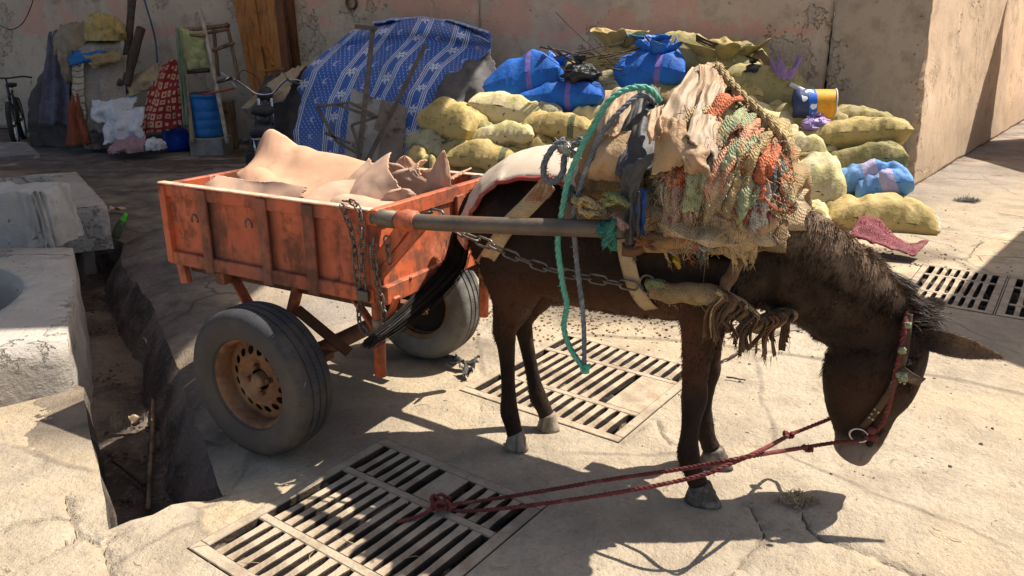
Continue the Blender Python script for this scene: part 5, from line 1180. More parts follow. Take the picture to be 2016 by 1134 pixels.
M3 = lambda c, r_, k: [c + Vector((r_ * math.cos(a + k), r_ * .7 * math.sin(a * 1.0), r_ * .6 * math.cos(2 * a + k) + r_ * .4)) for a in [i * .7 for i in range(9)]]
tag(mk('rope_knot', join(*[rope(cr(M3(nk, .032, k), 6, True), .0068, 3, 5) for k in (0, 1.6, 3.1)]), RED_R), 'red rope knot lying on the foreground grate', 'knot')
tag(mk('rope_knot', join(*[rope(cr(M3(B_[3], .014, k), 6, True), .006, 3, 5) for k in (0, 1.6)]), RED_R), 'small red knot on the slack lead rope below the muzzle', 'knot')
tag(mk('rope_knot', join(*[rope(cr(M3(A_[2] + Vector((0, 0, -.01)), .013, k), 6, True), .006, 3, 5, fuzz=80) for k in (0, 1.6)]), RED_R), 'small dark frayed knot on the straight lead rope', 'knot')
# ------------------------------------------------------------------ the sack pile
def sack_mat(name, a, b, stripe=None, mud=.5, smid=.0, sw=.035):
    k = MB(name); x, y, z = k.xyz(); n = k.noise(5, 7, .6); n2 = k.noise(18, 6, .65)
    col = k.mix(n.st(.35, .66), a, b)
    if stripe:
        m = ((x - smid).abs()).lt(sw); col = k.mix(m * (n2.st(.25, .45) * .5 + .4), col, stripe)
    col = k.mix((n2 * .6 + n * .4).st(.50, .66) * mud * 1.15, col, (.10, .075, .045))
    col = k.mix(k.noise(9, 5, .6, src=k.vec(loc=(3, 1, 5))).st(.62, .70) * .9, col, (.06, .042, .028)); col = k.mix(k.noise(2.2, 6, .65, src=k.vec(loc=(6, 2, 8))).st(.5, .68) * .45, col, (.20, .155, .08))
    col = k.hsv(col, val=k.rnd() * .22 + .89)
    wv = k.noise(140, 2, .5)
    return k.fin(col, .72, wv * .08 + n2 * .5 + k.noise(60, 4, .6) * .15 + k.noise(1, 5, .55, src=k.vec(scale=(7, 16, 7))) * .7, .016, 1., spec=.28)
YEL = (.48, .35, .135); PALE = (.54, .44, .26); OLV = (.30, .235, .10)
M_SK = dict(yellow=sack_mat('yellow_sack', YEL, (.36, .265, .085)), pale=sack_mat('pale_yellow_sack', PALE, (.48, .41, .17), mud=.35), olive=sack_mat('olive_sack', OLV, (.27, .23, .075), mud=.7),
            banded=sack_mat('yellow_sack_green_band', YEL, (.36, .265, .085), (.09, .10, .05), .5, .14), grey=sack_mat('grimy_sack', (.36, .33, .20), (.25, .225, .135), mud=.8),
            blue=sack_mat('blue_sack', (.012, .135, .52), (.01, .09, .38), (.20, .13, .40), .25, .1, .03), sky=sack_mat('pale_blue_sack', (.13, .30, .60), (.10, .24, .50), (.42, .36, .50), .3, .05, .06), white=sack_mat('white_sack', (.58, .52, .42), (.46, .40, .31)))
def sack_vf(L, W, T, seed, droop=0., pin=.035):
    n, m = 40, 28; V, F = [], []; rg = random.Random(seed); sx, sy = rg.uniform(-.15, .15), rg.uniform(-.15, .15); lump = rg.uniform(.8, 1.1)
    def P(u, v, s):
        e = (max(0, 1 - abs(u) ** 2.8) * max(0, 1 - abs(v) ** 2.8)) ** .34
        x = L / 2 * u * (1 - pin * (1 - v * v)) ; y = W / 2 * v * (1 - pin * (1 - u * u))
        z = s * T / 2 * e * lump * (1 + .34 * fbm((u * 1.4 + seed, v * 1.4, s), 3)) + sx * T * u * e
        wr = .013 * math.sin(math.atan2(v, u) * 9 + 4 * nz(u * 2, v * 2, seed)) * (abs(u) ** 2 + abs(v) ** 2) * e * 1.6 + .016 * fbm((u * 3, v * 3, seed + s), 4) - .02 * max(0, nz(u * 1.7, v * 1.7, seed + 5)) * e
        z += wr * (1 if s > 0 else .5) - (droop + .015) * (abs(u) ** 2.2) - droop * .5 * abs(v) ** 2.4
        return Vector((x + .02 * nz(v * 2, seed), y + .02 * nz(u * 2, seed, 3), z))
    for s in (1, -1):
        for i in range(n + 1):
            for j in range(m + 1): V.append(P(i / n * 2 - 1, j / m * 2 - 1, s))
    o = (n + 1) * (m + 1)
    for i in range(n):
        for j in range(m):
            a = i * (m + 1) + j; F.append((a, a + m + 1, a + m + 2, a + 1)); F.append((o + a + 1, o + a + m + 2, o + a + m + 1, o + a))
    bm = bmesh.new(); vs_ = [bm.verts.new(v) for v in V]
    for f in F: bm.faces.new([vs_[i] for i in f])
    bmesh.ops.remove_doubles(bm, verts=bm.verts[:], dist=.002); bm.verts.index_update()
    out = ([v.co.copy() for v in bm.verts], [tuple(v.index for v in f.verts) for f in bm.faces]); bm.free(); return out
SEAM = gm('sack_stitching', (.50, .42, .20), (.3, .24, .1), 30, bs=80, bd=.003)
SN = [0]
def sack(px, py, Y, w, h, mat, label, yaw=0., pitch=0., roll=0., depth=.5, droop=.02, name='sack', group='sacks piled against the wall'):
    """w, h: its size across and up in photo pixels at that distance"""
    SN[0] += 1; c = AT(px, py, Y); zc = Y * math.cos(PITCH) + (CAM_H - c.z) * math.sin(PITCH); k = zc / FOC
    o = mk(name, sack_vf(w * k * 1.16, depth, h * k * 1.22, SN[0] * 7, droop), M_SK[mat], parent=None)
    me = o.data; off = o.location.copy()
    for v in me.vertices: v.co += off
    o.location = c; o.rotation_euler = (R(pitch), R(roll), R(yaw)); tag(o, label, 'sack', group)
    return o
WY = -22
S_ = sack
# left heap
S_(905, 243, 8.75, 118, 66, 'yellow', 'dirty yellow sack with a pointed corner, at the left end of the heap', -38, -14, 8, .62)
S_(866, 290, 8.72, 92, 52, 'grey', 'grimy greyish sack under the pointed yellow one', -35, -10, 14, .55)
S_(842, 318, 8.55, 70, 48, 'banded', 'small banded yellow sack lowest at the left end', -30, 0, -6, .45)
S_(975, 312, 8.35, 150, 52, 'banded', 'yellow sack with a dark green band, low in the heap behind the cart', -14, -10, 4, .6)
S_(1003, 224, 8.85, 128, 58, 'pale', 'clean pale yellow sack resting against the blue ones', -16, -22, 9, .6)
S_(992, 272, 8.55, 132, 50, 'pale', 'pale greenish sack between two yellow ones above the cart', -18, -14, -8, .6)
S_(1112, 252, 8.45, 126, 56, 'banded', 'pale yellow sack with a dark band behind the donkey rump', -20, -14, 2, .6)
S_(1215, 262, 8.3, 120, 60, 'yellow', 'yellow sack half hidden behind the load', -20, -10, 2, .6)
S_(1040, 165, 9.15, 138, 74, 'blue', 'bright blue sack on the left shoulder of the heap', -18, -30, -14, .55, .03)
S_(1112, 198, 8.85, 150, 56, 'blue', 'bright blue sack with a purple band, lying in front of the other blue one', -20, -24, -3, .55, .03)
S_(1285, 145, 8.8, 120, 74, 'blue', 'bright blue tied sack in the middle of the heap', -22, -22, 2, .55, .03)
S_(1235, 128, 9.15, 130, 62, 'yellow', 'yellow sack behind the twigs at the top of the heap', -22, -18, 0, .5)
S_(1358, 112, 9.0, 110, 66, 'olive', 'olive yellow sack at the top right of the heap', -24, -24, 10, .5)
S_(1440, 132, 8.75, 110, 50, 'olive', 'crumpled open olive sack behind the load peak', -26, -20, 14, .5)
S_(1500, 178, 8.4, 130, 72, 'olive', 'bulging dirty olive sack right of the load peak', -24, -20, 18, .55)
S_(1430, 190, 8.5, 130, 70, 'yellow', 'yellow sack hidden behind the rag bundle', -22, -14, 0, .55)
S_(1545, 238, 8.0, 80, 58, 'olive', 'small yellow sack below the bulging olive one', -24, -10, 20, .5)
# right heap
S_(1582, 296, 7.4, 110, 66, 'pale', 'pale yellow sack just right of the rag bundle', -22, -10, 16, .55)
S_(1590, 370, 7.0, 122, 96, 'pale', 'big pale sack with faint red printing behind the donkey neck', -20, -10, 10, .6)
S_(1675, 268, 7.35, 182, 56, 'yellow', 'long yellow sack with a dog-eared corner, top of the right stack', -18, -16, -7, .55, .01)
S_(1690, 326, 7.15, 150, 60, 'olive', 'folded olive yellow sack under the dog-eared one', -20, -14, -17, .55, .02)
S_(1702, 346, 7.0, 122, 52, 'sky', 'pale blue sack with a pink patch, third of the right stack', -20, -8, -20, .5, .02)
S_(1738, 362, 6.85, 92, 60, 'sky', 'rounded pale blue sack at the outer end of the right stack', -24, -6, -24, .48, .02)
S_(1722, 424, 6.6, 176, 76, 'yellow', 'fat yellow sack at the bottom of the right stack', -12, -8, 4, .6, .03)
S_(1552, 396, 6.6, 66, 34, 'sky', 'small pale blue sack corner beside the donkey withers', -20, -10, 14, .4)
S_(1584, 418, 6.5, 84, 40, 'pale', 'flat pale sack just above the donkey mane', -18, -6, 10, .45)
S_(1660, 386, 7.1, 110, 60, 'yellow', 'yellow sack wedged behind the bottom yellow one', -18, -6, 0, .5)
S_(1815, 450, 6.45, 60, 40, 'white', 'small whitish sack on the ground right of the stack', -30, -4, 14, .3)
S_(1690, 236, 8.0, 110, 42, 'olive', 'dark olive sack lying in the shade against the wall pier', -22, -10, 0, .5)
S_(1285, 640, 4.35, 140, 44, 'grey', 'grimy sack lying on the paving seen under the donkey belly', -30, -4, -3, .42, group='sacks lying apart')
S_(958, 590, 4.75, 80, 66, 'grey', 'dark grimy sack on the ground behind the far cart wheel', -30, -6, 4, .45, group='sacks lying apart')
# inner sacks that carry the heap
for i, (px, py, Y, w, h, m) in enumerate(((1080, 300, 8.7, 170, 66, 'yellow'), (1200, 310, 8.5, 170, 66, 'grey'), (1330, 300, 8.4, 180, 90, 'yellow'), (1330, 210, 8.75, 180, 84, 'olive'), (1460, 260, 8.1, 180, 90, 'pale'), (1460, 340, 7.7, 180, 80, 'yellow'), (1480, 410, 7.2, 170, 70, 'grey'), (1600, 230, 8.2, 110, 50, 'olive'), (1660, 300, 7.8, 150, 60, 'olive'), (1650, 345, 7.6, 150, 60, 'grey'), (1160, 210, 9.1, 160, 70, 'grey'), (930, 330, 8.7, 140, 50, 'grey'))):
    S_(px, py, Y, w, h, m, ('yellow sack deep in the heap behind the cart', 'grimy sack behind the donkey back', 'yellow sack behind the load, low down', 'olive sack behind the load peak, half buried', 'pale sack behind the rag bundle', 'yellow sack behind the front of the load', 'grimy sack behind the donkey withers', 'olive sack under the painted tub', 'olive sack behind the right stack', 'grimy sack behind the pale blue ones', 'grimy sack under the black bag', 'grimy sack at the foot of the left heap')[i], -20, -6, 0, .7)
for px, py, Y, w, h, m, yw, rl, lab in ((948, 258, 8.62, 84, 40, 'olive', -30, 16, 'small dirty sack wedged between the pointed yellow one and the pale ones'), (1062, 226, 8.72, 90, 46, 'grey', -10, -12, 'grimy small sack right of the clean pale one'), (1050, 290, 8.4, 100, 44, 'yellow', -24, 10, 'yellow sack showing between the banded sacks above the cart'), (1150, 285, 8.3, 96, 46, 'olive', -14, -6, 'olive sack just above the canvas breeching'), (912, 300, 8.5, 80, 42, 'olive', -26, -14, 'olive sack squeezed under the pale greenish one'), (1180, 235, 8.6, 84, 46, 'pale', -26, 10, 'pale sack corner behind the grey rope'),
    (1160, 145, 9.15, 96, 50, 'olive', -20, 8, 'olive sack showing behind the black bag'), (1215, 160, 8.95, 90, 50, 'grey', -20, -10, 'grimy sack between the two blue ones'), (1400, 108, 9.0, 90, 40, 'yellow', -24, -8, 'yellow sack under the reeds at the top'), (1470, 112, 8.95, 84, 44, 'olive', -22, 14, 'olive sack at the top right below the reeds'), (1560, 176, 8.45, 84, 44, 'grey', -22, 20, 'grimy sack beside the white tube'), (1622, 318, 7.25, 84, 46, 'olive', -26, 22, 'olive sack squeezed between the pale and folded ones'), (1640, 420, 6.75, 84, 44, 'olive', -16, -10, 'olive sack behind the fat yellow bottom one'), (1775, 410, 6.7, 70, 40, 'grey', -24, -14, 'grimy sack under the rounded pale blue one')):
    S_(px, py, Y, w, h, m, lab, yw, -10, rl, .45, .03)
# tied necks and plastic bags
def bag(name, px, py, Y, w, h, mat, label, cat, seed, neck=.55, flare=.5, amp=.2, tilt=0.):
    c = AT(px, py, Y); k = (Y * math.cos(PITCH) + (CAM_H - c.z) * math.sin(PITCH)) / FOC; w *= k; h *= k; V, F = [], []; n, m = 30, 24
    for j in range(m + 1):
        t = j / m
        if t < neck: r = math.sin(min(1, t / neck * .92 + .10) * math.pi) ** .55; r = max(r, .0)
        else: u = (t - neck) / (1 - neck); r = .24 + flare * u * (1 - .3 * u)
        for i in range(n):
            a = 2 * math.pi * i / n; d = 1 + (amp + (.45 if t > neck * .8 else 0)) * fbm((math.cos(a) * 1.8 + seed, math.sin(a) * 1.8, t * 4), 4) + .14 * (abs(math.sin(a * 5 + seed + t * 2)) - .5) * (1 if t > neck * .75 else .3)
            V.append(Vector((math.cos(a) * w / 2 * r * d + tilt * t * t * w, math.sin(a) * w / 2 * r * d * .8, h * t + .04 * h * fbm((a, t * 3, seed), 3))))
    for j in range(m):
        for i in range(n): F.append((j * n + i, j * n + (i + 1) % n, (j + 1) * n + (i + 1) % n, (j + 1) * n + i))
    V.append(Vector((0, 0, 0))); F += [(len(V) - 1, (i + 1) % n, i) for i in range(n)]
    V = [v + c for v in V]; o = mk(name, (V, F), mat); tag(o, label, cat); return o
M_PLB = gm('black_plastic', (.012, .012, .014), (.008, .008, .009), 9, rough=.35, bs=24, bd=.02, spec=.5)
M_PLP = gm('lilac_plastic', (.34, .22, .46), (.24, .14, .36), 8, rough=.35, bs=22, bd=.025, spec=.5)
M_PLBL = gm('blue_plastic_film', (.015, .15, .55), (.01, .10, .42), 8, rough=.4, bs=24, bd=.02, spec=.5)
M_PLS = gm('sky_plastic_film', (.07, .27, .58), (.05, .2, .46), 8, rough=.4, bs=22, bd=.02)
bag('plastic_bag', 1142, 168, 8.75, 74, 56, M_PLB, 'crumpled black plastic bag on the blue sacks', 'bag', 2, .8, .1, .4)
def ruff(px, py, Y, w, h, mat, label, seed, name='sack_neck'):
    c = AT(px, py, Y); k = 9. / FOC; w *= k; h *= k
    def fn(u, v):
        a = u * 6.2832; f = abs(math.sin(a * 2.5 + seed)) ; r = w * (.16 + .42 * v * (.4 + .9 * f)) * (1 + .3 * nz(math.cos(a) * 2, math.sin(a) * 2, seed))
        return c + Vector((math.cos(a) * r + .25 * w * v * nz(seed, 3.), math.sin(a) * r * .7, h * v * (.55 + .6 * abs(nz(math.cos(a) * 1.7 + seed, math.sin(a) * 1.7, 2))+ .25 * f)))
    tag(mk(name, sheet(fn, 60, 14, .005)[:2], mat), label, 'bag')
ruff(1090, 150, 9.05, 52, 44, M_PLBL, 'tied blue sack neck sticking up at the left of the black bag', 4)
ruff(1296, 122, 8.75, 66, 40, M_PLBL, 'flared blue sack neck in the middle of the heap', 6)
ruff(1286, 92, 9.1, 90, 24, M_PLS, 'light blue plastic sheet on top of the heap', 8, 'plastic_sheet')
ruff(1218, 98, 9.15, 84, 40, M_SK['yellow'], 'small crumpled yellow bag on top of the heap beside the blue sheet', 9, 'plastic_bag')
ruff(1425, 128, 8.7, 110, 44, M_SK['olive'], 'torn open mouth of an olive sack behind the load peak', 12, 'sack_neck')
bag('plastic_bag', 1606, 263, 7.35, 62, 40, M_PLP, 'crumpled lilac plastic bag on the yellow sacks', 'bag', 11, .85, .1, .4)
ruff(1540, 185, 8.2, 40, 60, M_PLP, 'long thin lilac plastic bag against the wall', 13, 'plastic_bag')
bag('plastic_bag', 1480, 150, 8.3, 36, 30, M_PLB, 'small dark plastic scrap behind the load', 'bag', 15, .8, .2, .5)
cbd = [AT(1482, 102, 8.6), AT(1500, 98, 8.6), AT(1545, 150, 8.45), AT(1522, 158, 8.4)]
tag(mk('cardboard', sheet(lambda u, v: cbd[0].lerp(cbd[1], u).lerp(cbd[3].lerp(cbd[2], u), v) + Vector((0, .03 * math.sin(u * 4), .01 * nz(u * 4, v * 4))), 8, 8, .012)[:2], gm('cardboard', (.30, .19, .095), (.22, .14, .07), 6)), 'brown cardboard scrap leaning beside the lilac bag', 'cardboard')
# paint tub lying on the heap, torn label
def tub():
    k = MB('tub_print'); u, v, _ = k.xyz(k.uv); n = k.noise(14, 5, .6)
    col = k.mix(n.st(.4, .7), (.68, .34, .02), (.58, .26, .015))
    bl = (v + (u * 3.14).sin() * .0 + (n - .5) * .05 - u * .25); col = k.mix(bl.lt(.42), col, (.02, .13, .55)); col = k.mix(bl.lt(.22), col, (.03, .05, .12))
    x = u * 34; y = v * 11
    scr = ((x + (y * 2.1).sin() * .6).sin() * (y + (x * .7).sin()).sin()).gt(.42) * bl.lt(.40) * bl.gt(.05); col = k.mix(scr, col, (.78, .78, .76))
    col = k.mix(k.noise(6, 6, .6).st(.6, .68) * .8, col, (.3, .26, .2)); return k.fin(col, .45, n, .003)
r_t, l_t = .155, .38
root = empty('paint_tub', AT(1598, 236, 7.75), R(-12)); tag(root, 'yellow and blue printed paint tub lying on the sacks', 'tub')
V, F, U = [], [], []; n = 40
for j in range(9):
    for i in range(n + 1): a = 2 * math.pi * i / n; V.append(Vector((-l_t / 2 + l_t * j / 8, r_t * .92 * math.cos(a), r_t + r_t * math.sin(a) * (.9 + .02 * nz(a, j))))); U.append((i / n, j / 8))
for j in range(8):
    for i in range(n): a = j * (n + 1) + i; F.append((a, a + 1, a + n + 2, a + n + 1))
V.append(Vector((-l_t / 2, 0, r_t))); U.append((.5, 0)); F += [(len(V) - 1, i + 1, i) for i in range(n)]
mk('tub_wall', (V, F, [(u_, 1 - v_) if 0 else (u_, v_) for u_, v_ in U]), tub(), root)
mk('tub_rim', tube([Vector((l_t / 2, r_t * .93 * math.cos(i * math.pi / 16), r_t + r_t * .91 * math.sin(i * math.pi / 16))) for i in range(32)], .008, 6, closed=True), gm('tub_rim', (.6, .56, .5)), root)
mk('tub_base', lathe([(.001, 0), (r_t * .88, 0), (r_t * .9, .01)], 30, 'Y'), gm('tub_pale', (.62, .60, .55)), root).matrix_local = Matrix.Translation((l_t / 2 - .03, 0, r_t)) @ Matrix.Rotation(R(90), 4, 'Z')
tag(mk('paper_roll', tube([AT(1556, 166, 8.0), AT(1590, 182, 7.9)], .022, 10), gm('white_plastic', (.7, .68, .66))), 'white plastic tube beside the tub', 'tube')
# twigs over the heap
rg = random.Random(21); M_TWIG = gm('dry_twig', (.075, .05, .035), (.045, .03, .022), 20, bs=60, bd=.003)
for i in range(26):
    x0 = rg.uniform(1120, 1330); y0 = rg.uniform(95, 165); L = rg.uniform(60, 150); sl = rg.uniform(-.35, .15) if i % 4 else rg.uniform(.4, 1.2)
    P = [AT(x0 + L * (t - .5), y0 + L * (t - .5) * sl + 6 * nz(t * 3, i), 8.72 + .12 * nz(i, 2) + .25 * (t - .5)) for t in [j / 6 for j in range(7)]]
    tag(mk('twig', tube(P, lambda t: .011 * (1 - .7 * t) if i % 3 == 0 else .005 * (1 - .6 * t), 6, lump=.3, ls=40), M_TWIG), ('thick dark branch lying across the top of the sack heap' if i % 3 == 0 else 'thin dry twig sticking steeply out of the sack heap' if i % 4 == 0 else 'thin dry twig lying flat over the blue sacks' if x0 < 1220 else 'thin dry twig lying flat near the top bags of the heap'), 'twig', 'twigs on the heap')
for i in range(6):
    P = [AT(1370 + 130 * t, 68 + 55 * t + i * 2.5 + 4 * nz(t * 3, i), 8.7 - .1 * t) for t in [j / 6 for j in range(7)]]
    tag(mk('reed', tube(P, .007, 6, lump=.3), M_TWIG), 'thin dark reed sloping over the olive sacks', 'reed', 'reeds on the heap')
# red patterned cloth at the foot of the right stack
def damask():
    k = MB('red_damask'); u, v, _ = k.xyz(k.uv); a = k.vor(9, 'SMOOTH_F1', k.comb(u * 1.6, v * .8)); w = (a * 60).sin(); n = k.noise(30, 4, .6)
    col = k.mix((w + (n - .5) * 1.4).st(.5, .85), (.13, .012, .018), (.30, .15, .15)); col = k.mix(k.noise(4, 5).st(.55, .7) * .5, col, (.2, .12, .1)); return k.fin(col, .9, n, .003)
q4 = [G(1672, 470, .12), G(1690, 436, .20), G(1826, 490, .06), G(1800, 512, .02)]
tag(mk('red_cloth', sheet(lambda u, v: q4[0].lerp(q4[3], u).lerp(q4[1].lerp(q4[2], u), v) + Vector((0, 0, .05 * math.sin(u * 7) * v + .03 * fbm((u * 4, v * 3, 1), 3) + .03)), 34, 14, .008), damask()), 'red patterned cloth lying at the foot of the right sack stack', 'cloth')
# ------------------------------------------------------------------ washing place at the back left
def wpatch(name, c4, mat, seed, label, cat, bulge=.05, fold=.03, nf=4., th=.008, n=34, m=26, ragged=.04, gather=0., group=None):
    """a cloth hung or thrown between four points (photo point, distance), with folds running down"""
    q = [AT(*c) for c in c4]
    def fn(u, v):
        p = q[0].lerp(q[1], u).lerp(q[3].lerp(q[2], u), v)
        f = math.sin(u * 6.28 * nf * .5 + 2.4 * nz(u * 2, v * 2.2, seed) + seed) * (.4 + .6 * v)
        return p + Vector((.03 * nz(v * 3, u * 2, seed), -bulge * math.sin(v * math.pi) * (.5 + .5 * math.sin(u * math.pi)) - fold * f - .04 * fbm((u * 3, v * 3, seed), 4), .03 * fbm((u * 3, v * 3, seed + 9), 4)))
    keep = (lambda u, v: min(u, 1 - u, v, 1 - v) > ragged * (.5 + .9 * fbm((u * 5, v * 5, seed), 4)) - .01) if ragged else None
    o = mk(name, sheet(fn, n, m, th, keep), mat); tag(o, label, cat, group); return o
def heap(name, px, py, Y, w, h, mat, seed, label, cat, d=.35, amp=.22, fr=2.4):
    """a thrown-down cloth: px,py is the middle of its foot"""
    c = AT(px, py, Y); c.z = max(c.z, 0); k = (Y * math.cos(PITCH) + (CAM_H - c.z) * math.sin(PITCH)) / FOC; w *= k; h *= k; V, F, U = [], [], []; n, m = 72, 30
    for j in range(m + 1):
        t = j / m
        for i in range(n):
            a = 2 * math.pi * i / n; r = (math.sin((1 - t) * math.pi / 2) ** .75); dx, dy = math.cos(a), math.sin(a)
            f = 1 + amp * fbm((dx * fr + seed, dy * fr, t * fr), 4) + .10 * math.sin(a * 7 + 3 * nz(t * 3, a, seed) + seed) * r; tz = math.sin(t * math.pi / 2) ** .8
            V.append(Vector((c.x + dx * w / 2 * r * f, c.y + dy * d * r * f, c.z + tz * h * (1 + .25 * fbm((dx * r * 2 + seed, dy * r * 2, 5), 3)) + .02 * fbm((dx * r * 9, dy * r * 9, seed), 3)))); U.append((i / n * 3, t))
    for j in range(m):
        for i in range(n): F.append((j * n + i, j * n + (i + 1) % n, (j + 1) * n + (i + 1) % n, (j + 1) * n + i))
    o = mk(name, (V, F, U), mat); tag(o, label, cat); return o
def wool(name, a, b=None, spk=None): return gm(name, a, b, 7, tuple(v * .5 for v in a), 5, (.55, .7), rough=.97, bs=45, bd=.012, fleck=spk)
YB = 11.5
heap('stone_heap', 175, 292, 11.9, 190, 150, gm('dark_rubble', (.10, .085, .075), (.06, .05, .045), 4, bs=12, bd=.05), 1, 'dark covered heap under the hanging cloths at the far left', 'heap', .3)
wpatch('blanket', [(98, 62, 11.9), (140, 52, 11.9), (146, 248, 11.35), (80, 245, 11.4)], wool('purple_grey_wool', (.13, .115, .15), (.085, .075, .10), (.26, .24, .27)), 2, 'speckled purple-grey blanket hanging at the far left', 'blanket', .08, .05, 4)
wpatch('cloth', [(118, 48, 11.75), (178, 40, 11.75), (172, 112, 11.35), (108, 108, 11.4)], wool('dun_cloth', (.27, .215, .15), (.2, .155, .105)), 3, 'dun cloth bundled above the speckled blanket', 'cloth', .18, .04, 3)
wpatch('cloth', [(112, 95, 11.4), (150, 90, 11.4), (150, 160, 11.25), (132, 165, 11.25)], wool('dun_cloth', (.27, .215, .15)), 33, 'narrow dun cloth tail hanging over the blanket', 'cloth', .08, .03, 3)
heap('yellow_bag', 210, 80, 11.5, 74, 50, M_SK['yellow'], 22, 'crumpled yellow plastic bag on top of the far left heap', 'bag', .2, .35, 2.2)
wpatch('cloth', [(168, 78, 11.7), (248, 68, 11.7), (240, 110, 11.25), (150, 108, 11.25)], wool('stone_cloth', (.30, .25, .19), (.22, .185, .14)), 5, 'stone coloured cloth under the yellow bag', 'cloth', .14, .03, 3)
wpatch('blue_cloth', [(140, 100, 11.3), (205, 98, 11.3), (215, 118, 11.1), (136, 128, 11.1)], wool('blue_cloth', (.03, .14, .36), (.02, .09, .26)), 6, 'strip of blue cloth sticking out of the far left heap', 'cloth', .05, .03, 5)
wpatch('cloth', [(165, 108, 11.15), (240, 102, 11.15), (238, 118, 11.0), (182, 135, 11.0)], wool('tan_felt', (.28, .20, .10), (.22, .155, .08)), 7, 'tan felt flap below the blue cloth', 'cloth', .03, .01, 2)
k = MB('striped_rug'); u, v, _ = k.xyz(k.uv); M_STRIPE = k.fin(k.mix((v * 9).fract().lt(.14), k.mix(k.noise(9, 4).st(.4, .6), (.42, .36, .27), (.34, .29, .21)), (.10, .05, .03)), .95, k.noise(60, 3), .006)
wpatch('striped_rug', [(144, 128, 11.15), (168, 122, 11.15), (170, 240, 10.95), (146, 240, 10.95)], M_STRIPE, 8, 'narrow cream rug with brown bars, hanging at the left', 'rug', .04, .02, 2)
k = MB('kilim'); u, v, _ = k.xyz(k.uv); w_ = k.vor(22, 'F1', k.comb(u * 1.0, v * 1.6)); M_KILIM = k.fin(k.mix(((w_ * 26).sin() + (k.noise(20, 4) - .5) * 2).st(0, .5), (.33, .275, .21), (.17, .135, .105)), .95, k.noise(50, 4), .01)
wpatch('kilim', [(164, 118, 11.2), (250, 108, 11.2), (246, 262, 10.95), (160, 262, 10.95)], M_KILIM, 9, 'grey-brown patterned rug hanging down the far left heap', 'rug', .06, .03, 3)
wpatch('orange_rag', [(143, 160, 11.1), (152, 165, 11.1), (178, 284, 10.8), (128, 288, 10.8)], wool('orange_rag', (.24, .065, .03), (.16, .042, .024)), 10, 'rust orange rag trailing to the ground at the far left', 'rag', .05, .03, 4)
heap('rock', 200, 290, 11.2, 52, 42, gm('grey_rock', (.25, .21, .18), (.17, .145, .125), 5, bs=14, bd=.03), 11, 'grey rock on the ground beside the orange rag', 'rock', .2)
wpatch('fleece', [(190, 185, 11.2), (275, 178, 11.2), (255, 262, 10.8), (178, 235, 10.8)], wool('white_fleece', (.58, .57, .58), (.44, .43, .45)), 12, 'whitish fleece thrown over the heap', 'fleece', .16, .05, 4)
wpatch('fleece', [(215, 225, 10.95), (290, 205, 10.95), (285, 272, 10.65), (205, 285, 10.65)], wool('white_fleece', (.58, .57, .58)), 13, 'second whitish fleece spilling to the ground', 'fleece', .14, .05, 5)
wpatch('beige_cloth', [(258, 150, 11.4), (318, 122, 11.4), (318, 168, 11.05), (256, 190, 11.1)], wool('beige_cloth', (.36, .27, .17), (.27, .20, .125)), 14, 'folded beige cloth behind the red patterned one', 'cloth', .14, .04, 4)
def red_squares():
    k = MB('red_square_print'); u, v, _ = k.xyz(k.uv); x, y = u * 7 + v * 1.2, v * 9 - u * 1.0; ca = k.comb(x.floor(), y.floor(), 0.); r = k.white(ca)
    fx, fy = (x.fract() - .5).abs(), (y.fract() - .5).abs(); d = fx.mx(fy); sq = d.lt(r * .26 + .17); inn = d.lt(r * .13 + .03) * r.gt(.35)
    col = k.mix(sq, (.20, .016, .02), (.46, .25, .15)); col = k.mix(inn, col, (.17, .02, .02)); return k.fin(k.mix(k.noise(8, 5).st(.55, .7) * .35, col, (.1, .04, .03)), .93, k.noise(70, 4), .005)
wpatch('red_cloth', [(318, 128, 11.3), (362, 112, 11.3), (366, 250, 10.75), (272, 270, 10.7)], red_squares(), 15, 'dark red cloth printed with beige squares, heaped by the wooden stand', 'cloth', .22, .05, 4, n=44, m=40)
wpatch('pink_cloth', [(235, 268, 10.75), (292, 262, 10.75), (285, 300, 10.35), (208, 304, 10.35)], wool('faded_pink_cloth', (.34, .20, .21), (.25, .145, .155)), 16, 'faded pink cloth lying on the ground', 'cloth', .10, .04, 5)
heap('white_rag', 306, 293, 10.6, 40, 20, wool('white_fleece', (.58, .57, .58)), 17, 'white rag bundle beside the blue jug', 'rag', .15)
# leaning poles, hose
M_POLE = gm('old_grey_wood', (.085, .06, .045), (.05, .036, .028), 6, bs=30, bd=.008, streak=(30, 30, 3)); M_WOOD = gm('weathered_wood', (.26, .17, .10), (.17, .11, .065), 5, (.08, .055, .04), 6, bs=40, bd=.006, streak=(30, 30, 3))
tag(mk('wooden_pole', tube(cr([AT(238, 170, 11.1), AT(252, 90, 11.5), AT(262, -30, 12.0)], 8), .055, 10, lump=.15, ls=5), M_POLE), 'thick dark wooden pole leaning against the wall', 'pole')
tag(mk('wooden_pole', tube(cr([AT(248, 168, 11.1), AT(262, 110, 11.3), AT(278, 56, 11.5)], 8), .065, 10, lump=.15, ls=5), M_POLE), 'shorter thick pole behind the tall leaning one', 'pole')
tag(mk('hose', tube(cr([AT(278, -20, 12.2), AT(296, 40, 12.1), AT(306, 80, 12.1), AT(310, 128, 11.9)], 10), .014, 8), gm('blue_hose', (.05, .08, .16), rough=.5)), 'thin blue hose hanging on the wall', 'hose')
tag(mk('wire', tube(cr([AT(0, 50, 13.2), AT(22, 58, 13.2), AT(45, 45, 13.2), AT(62, 10, 13.2), AT(68, -20, 13.2)], 10), .007, 6), gm('black_rubber', (.02, .02, .02))), 'thin black wire sagging on the wall at the far left', 'wire')
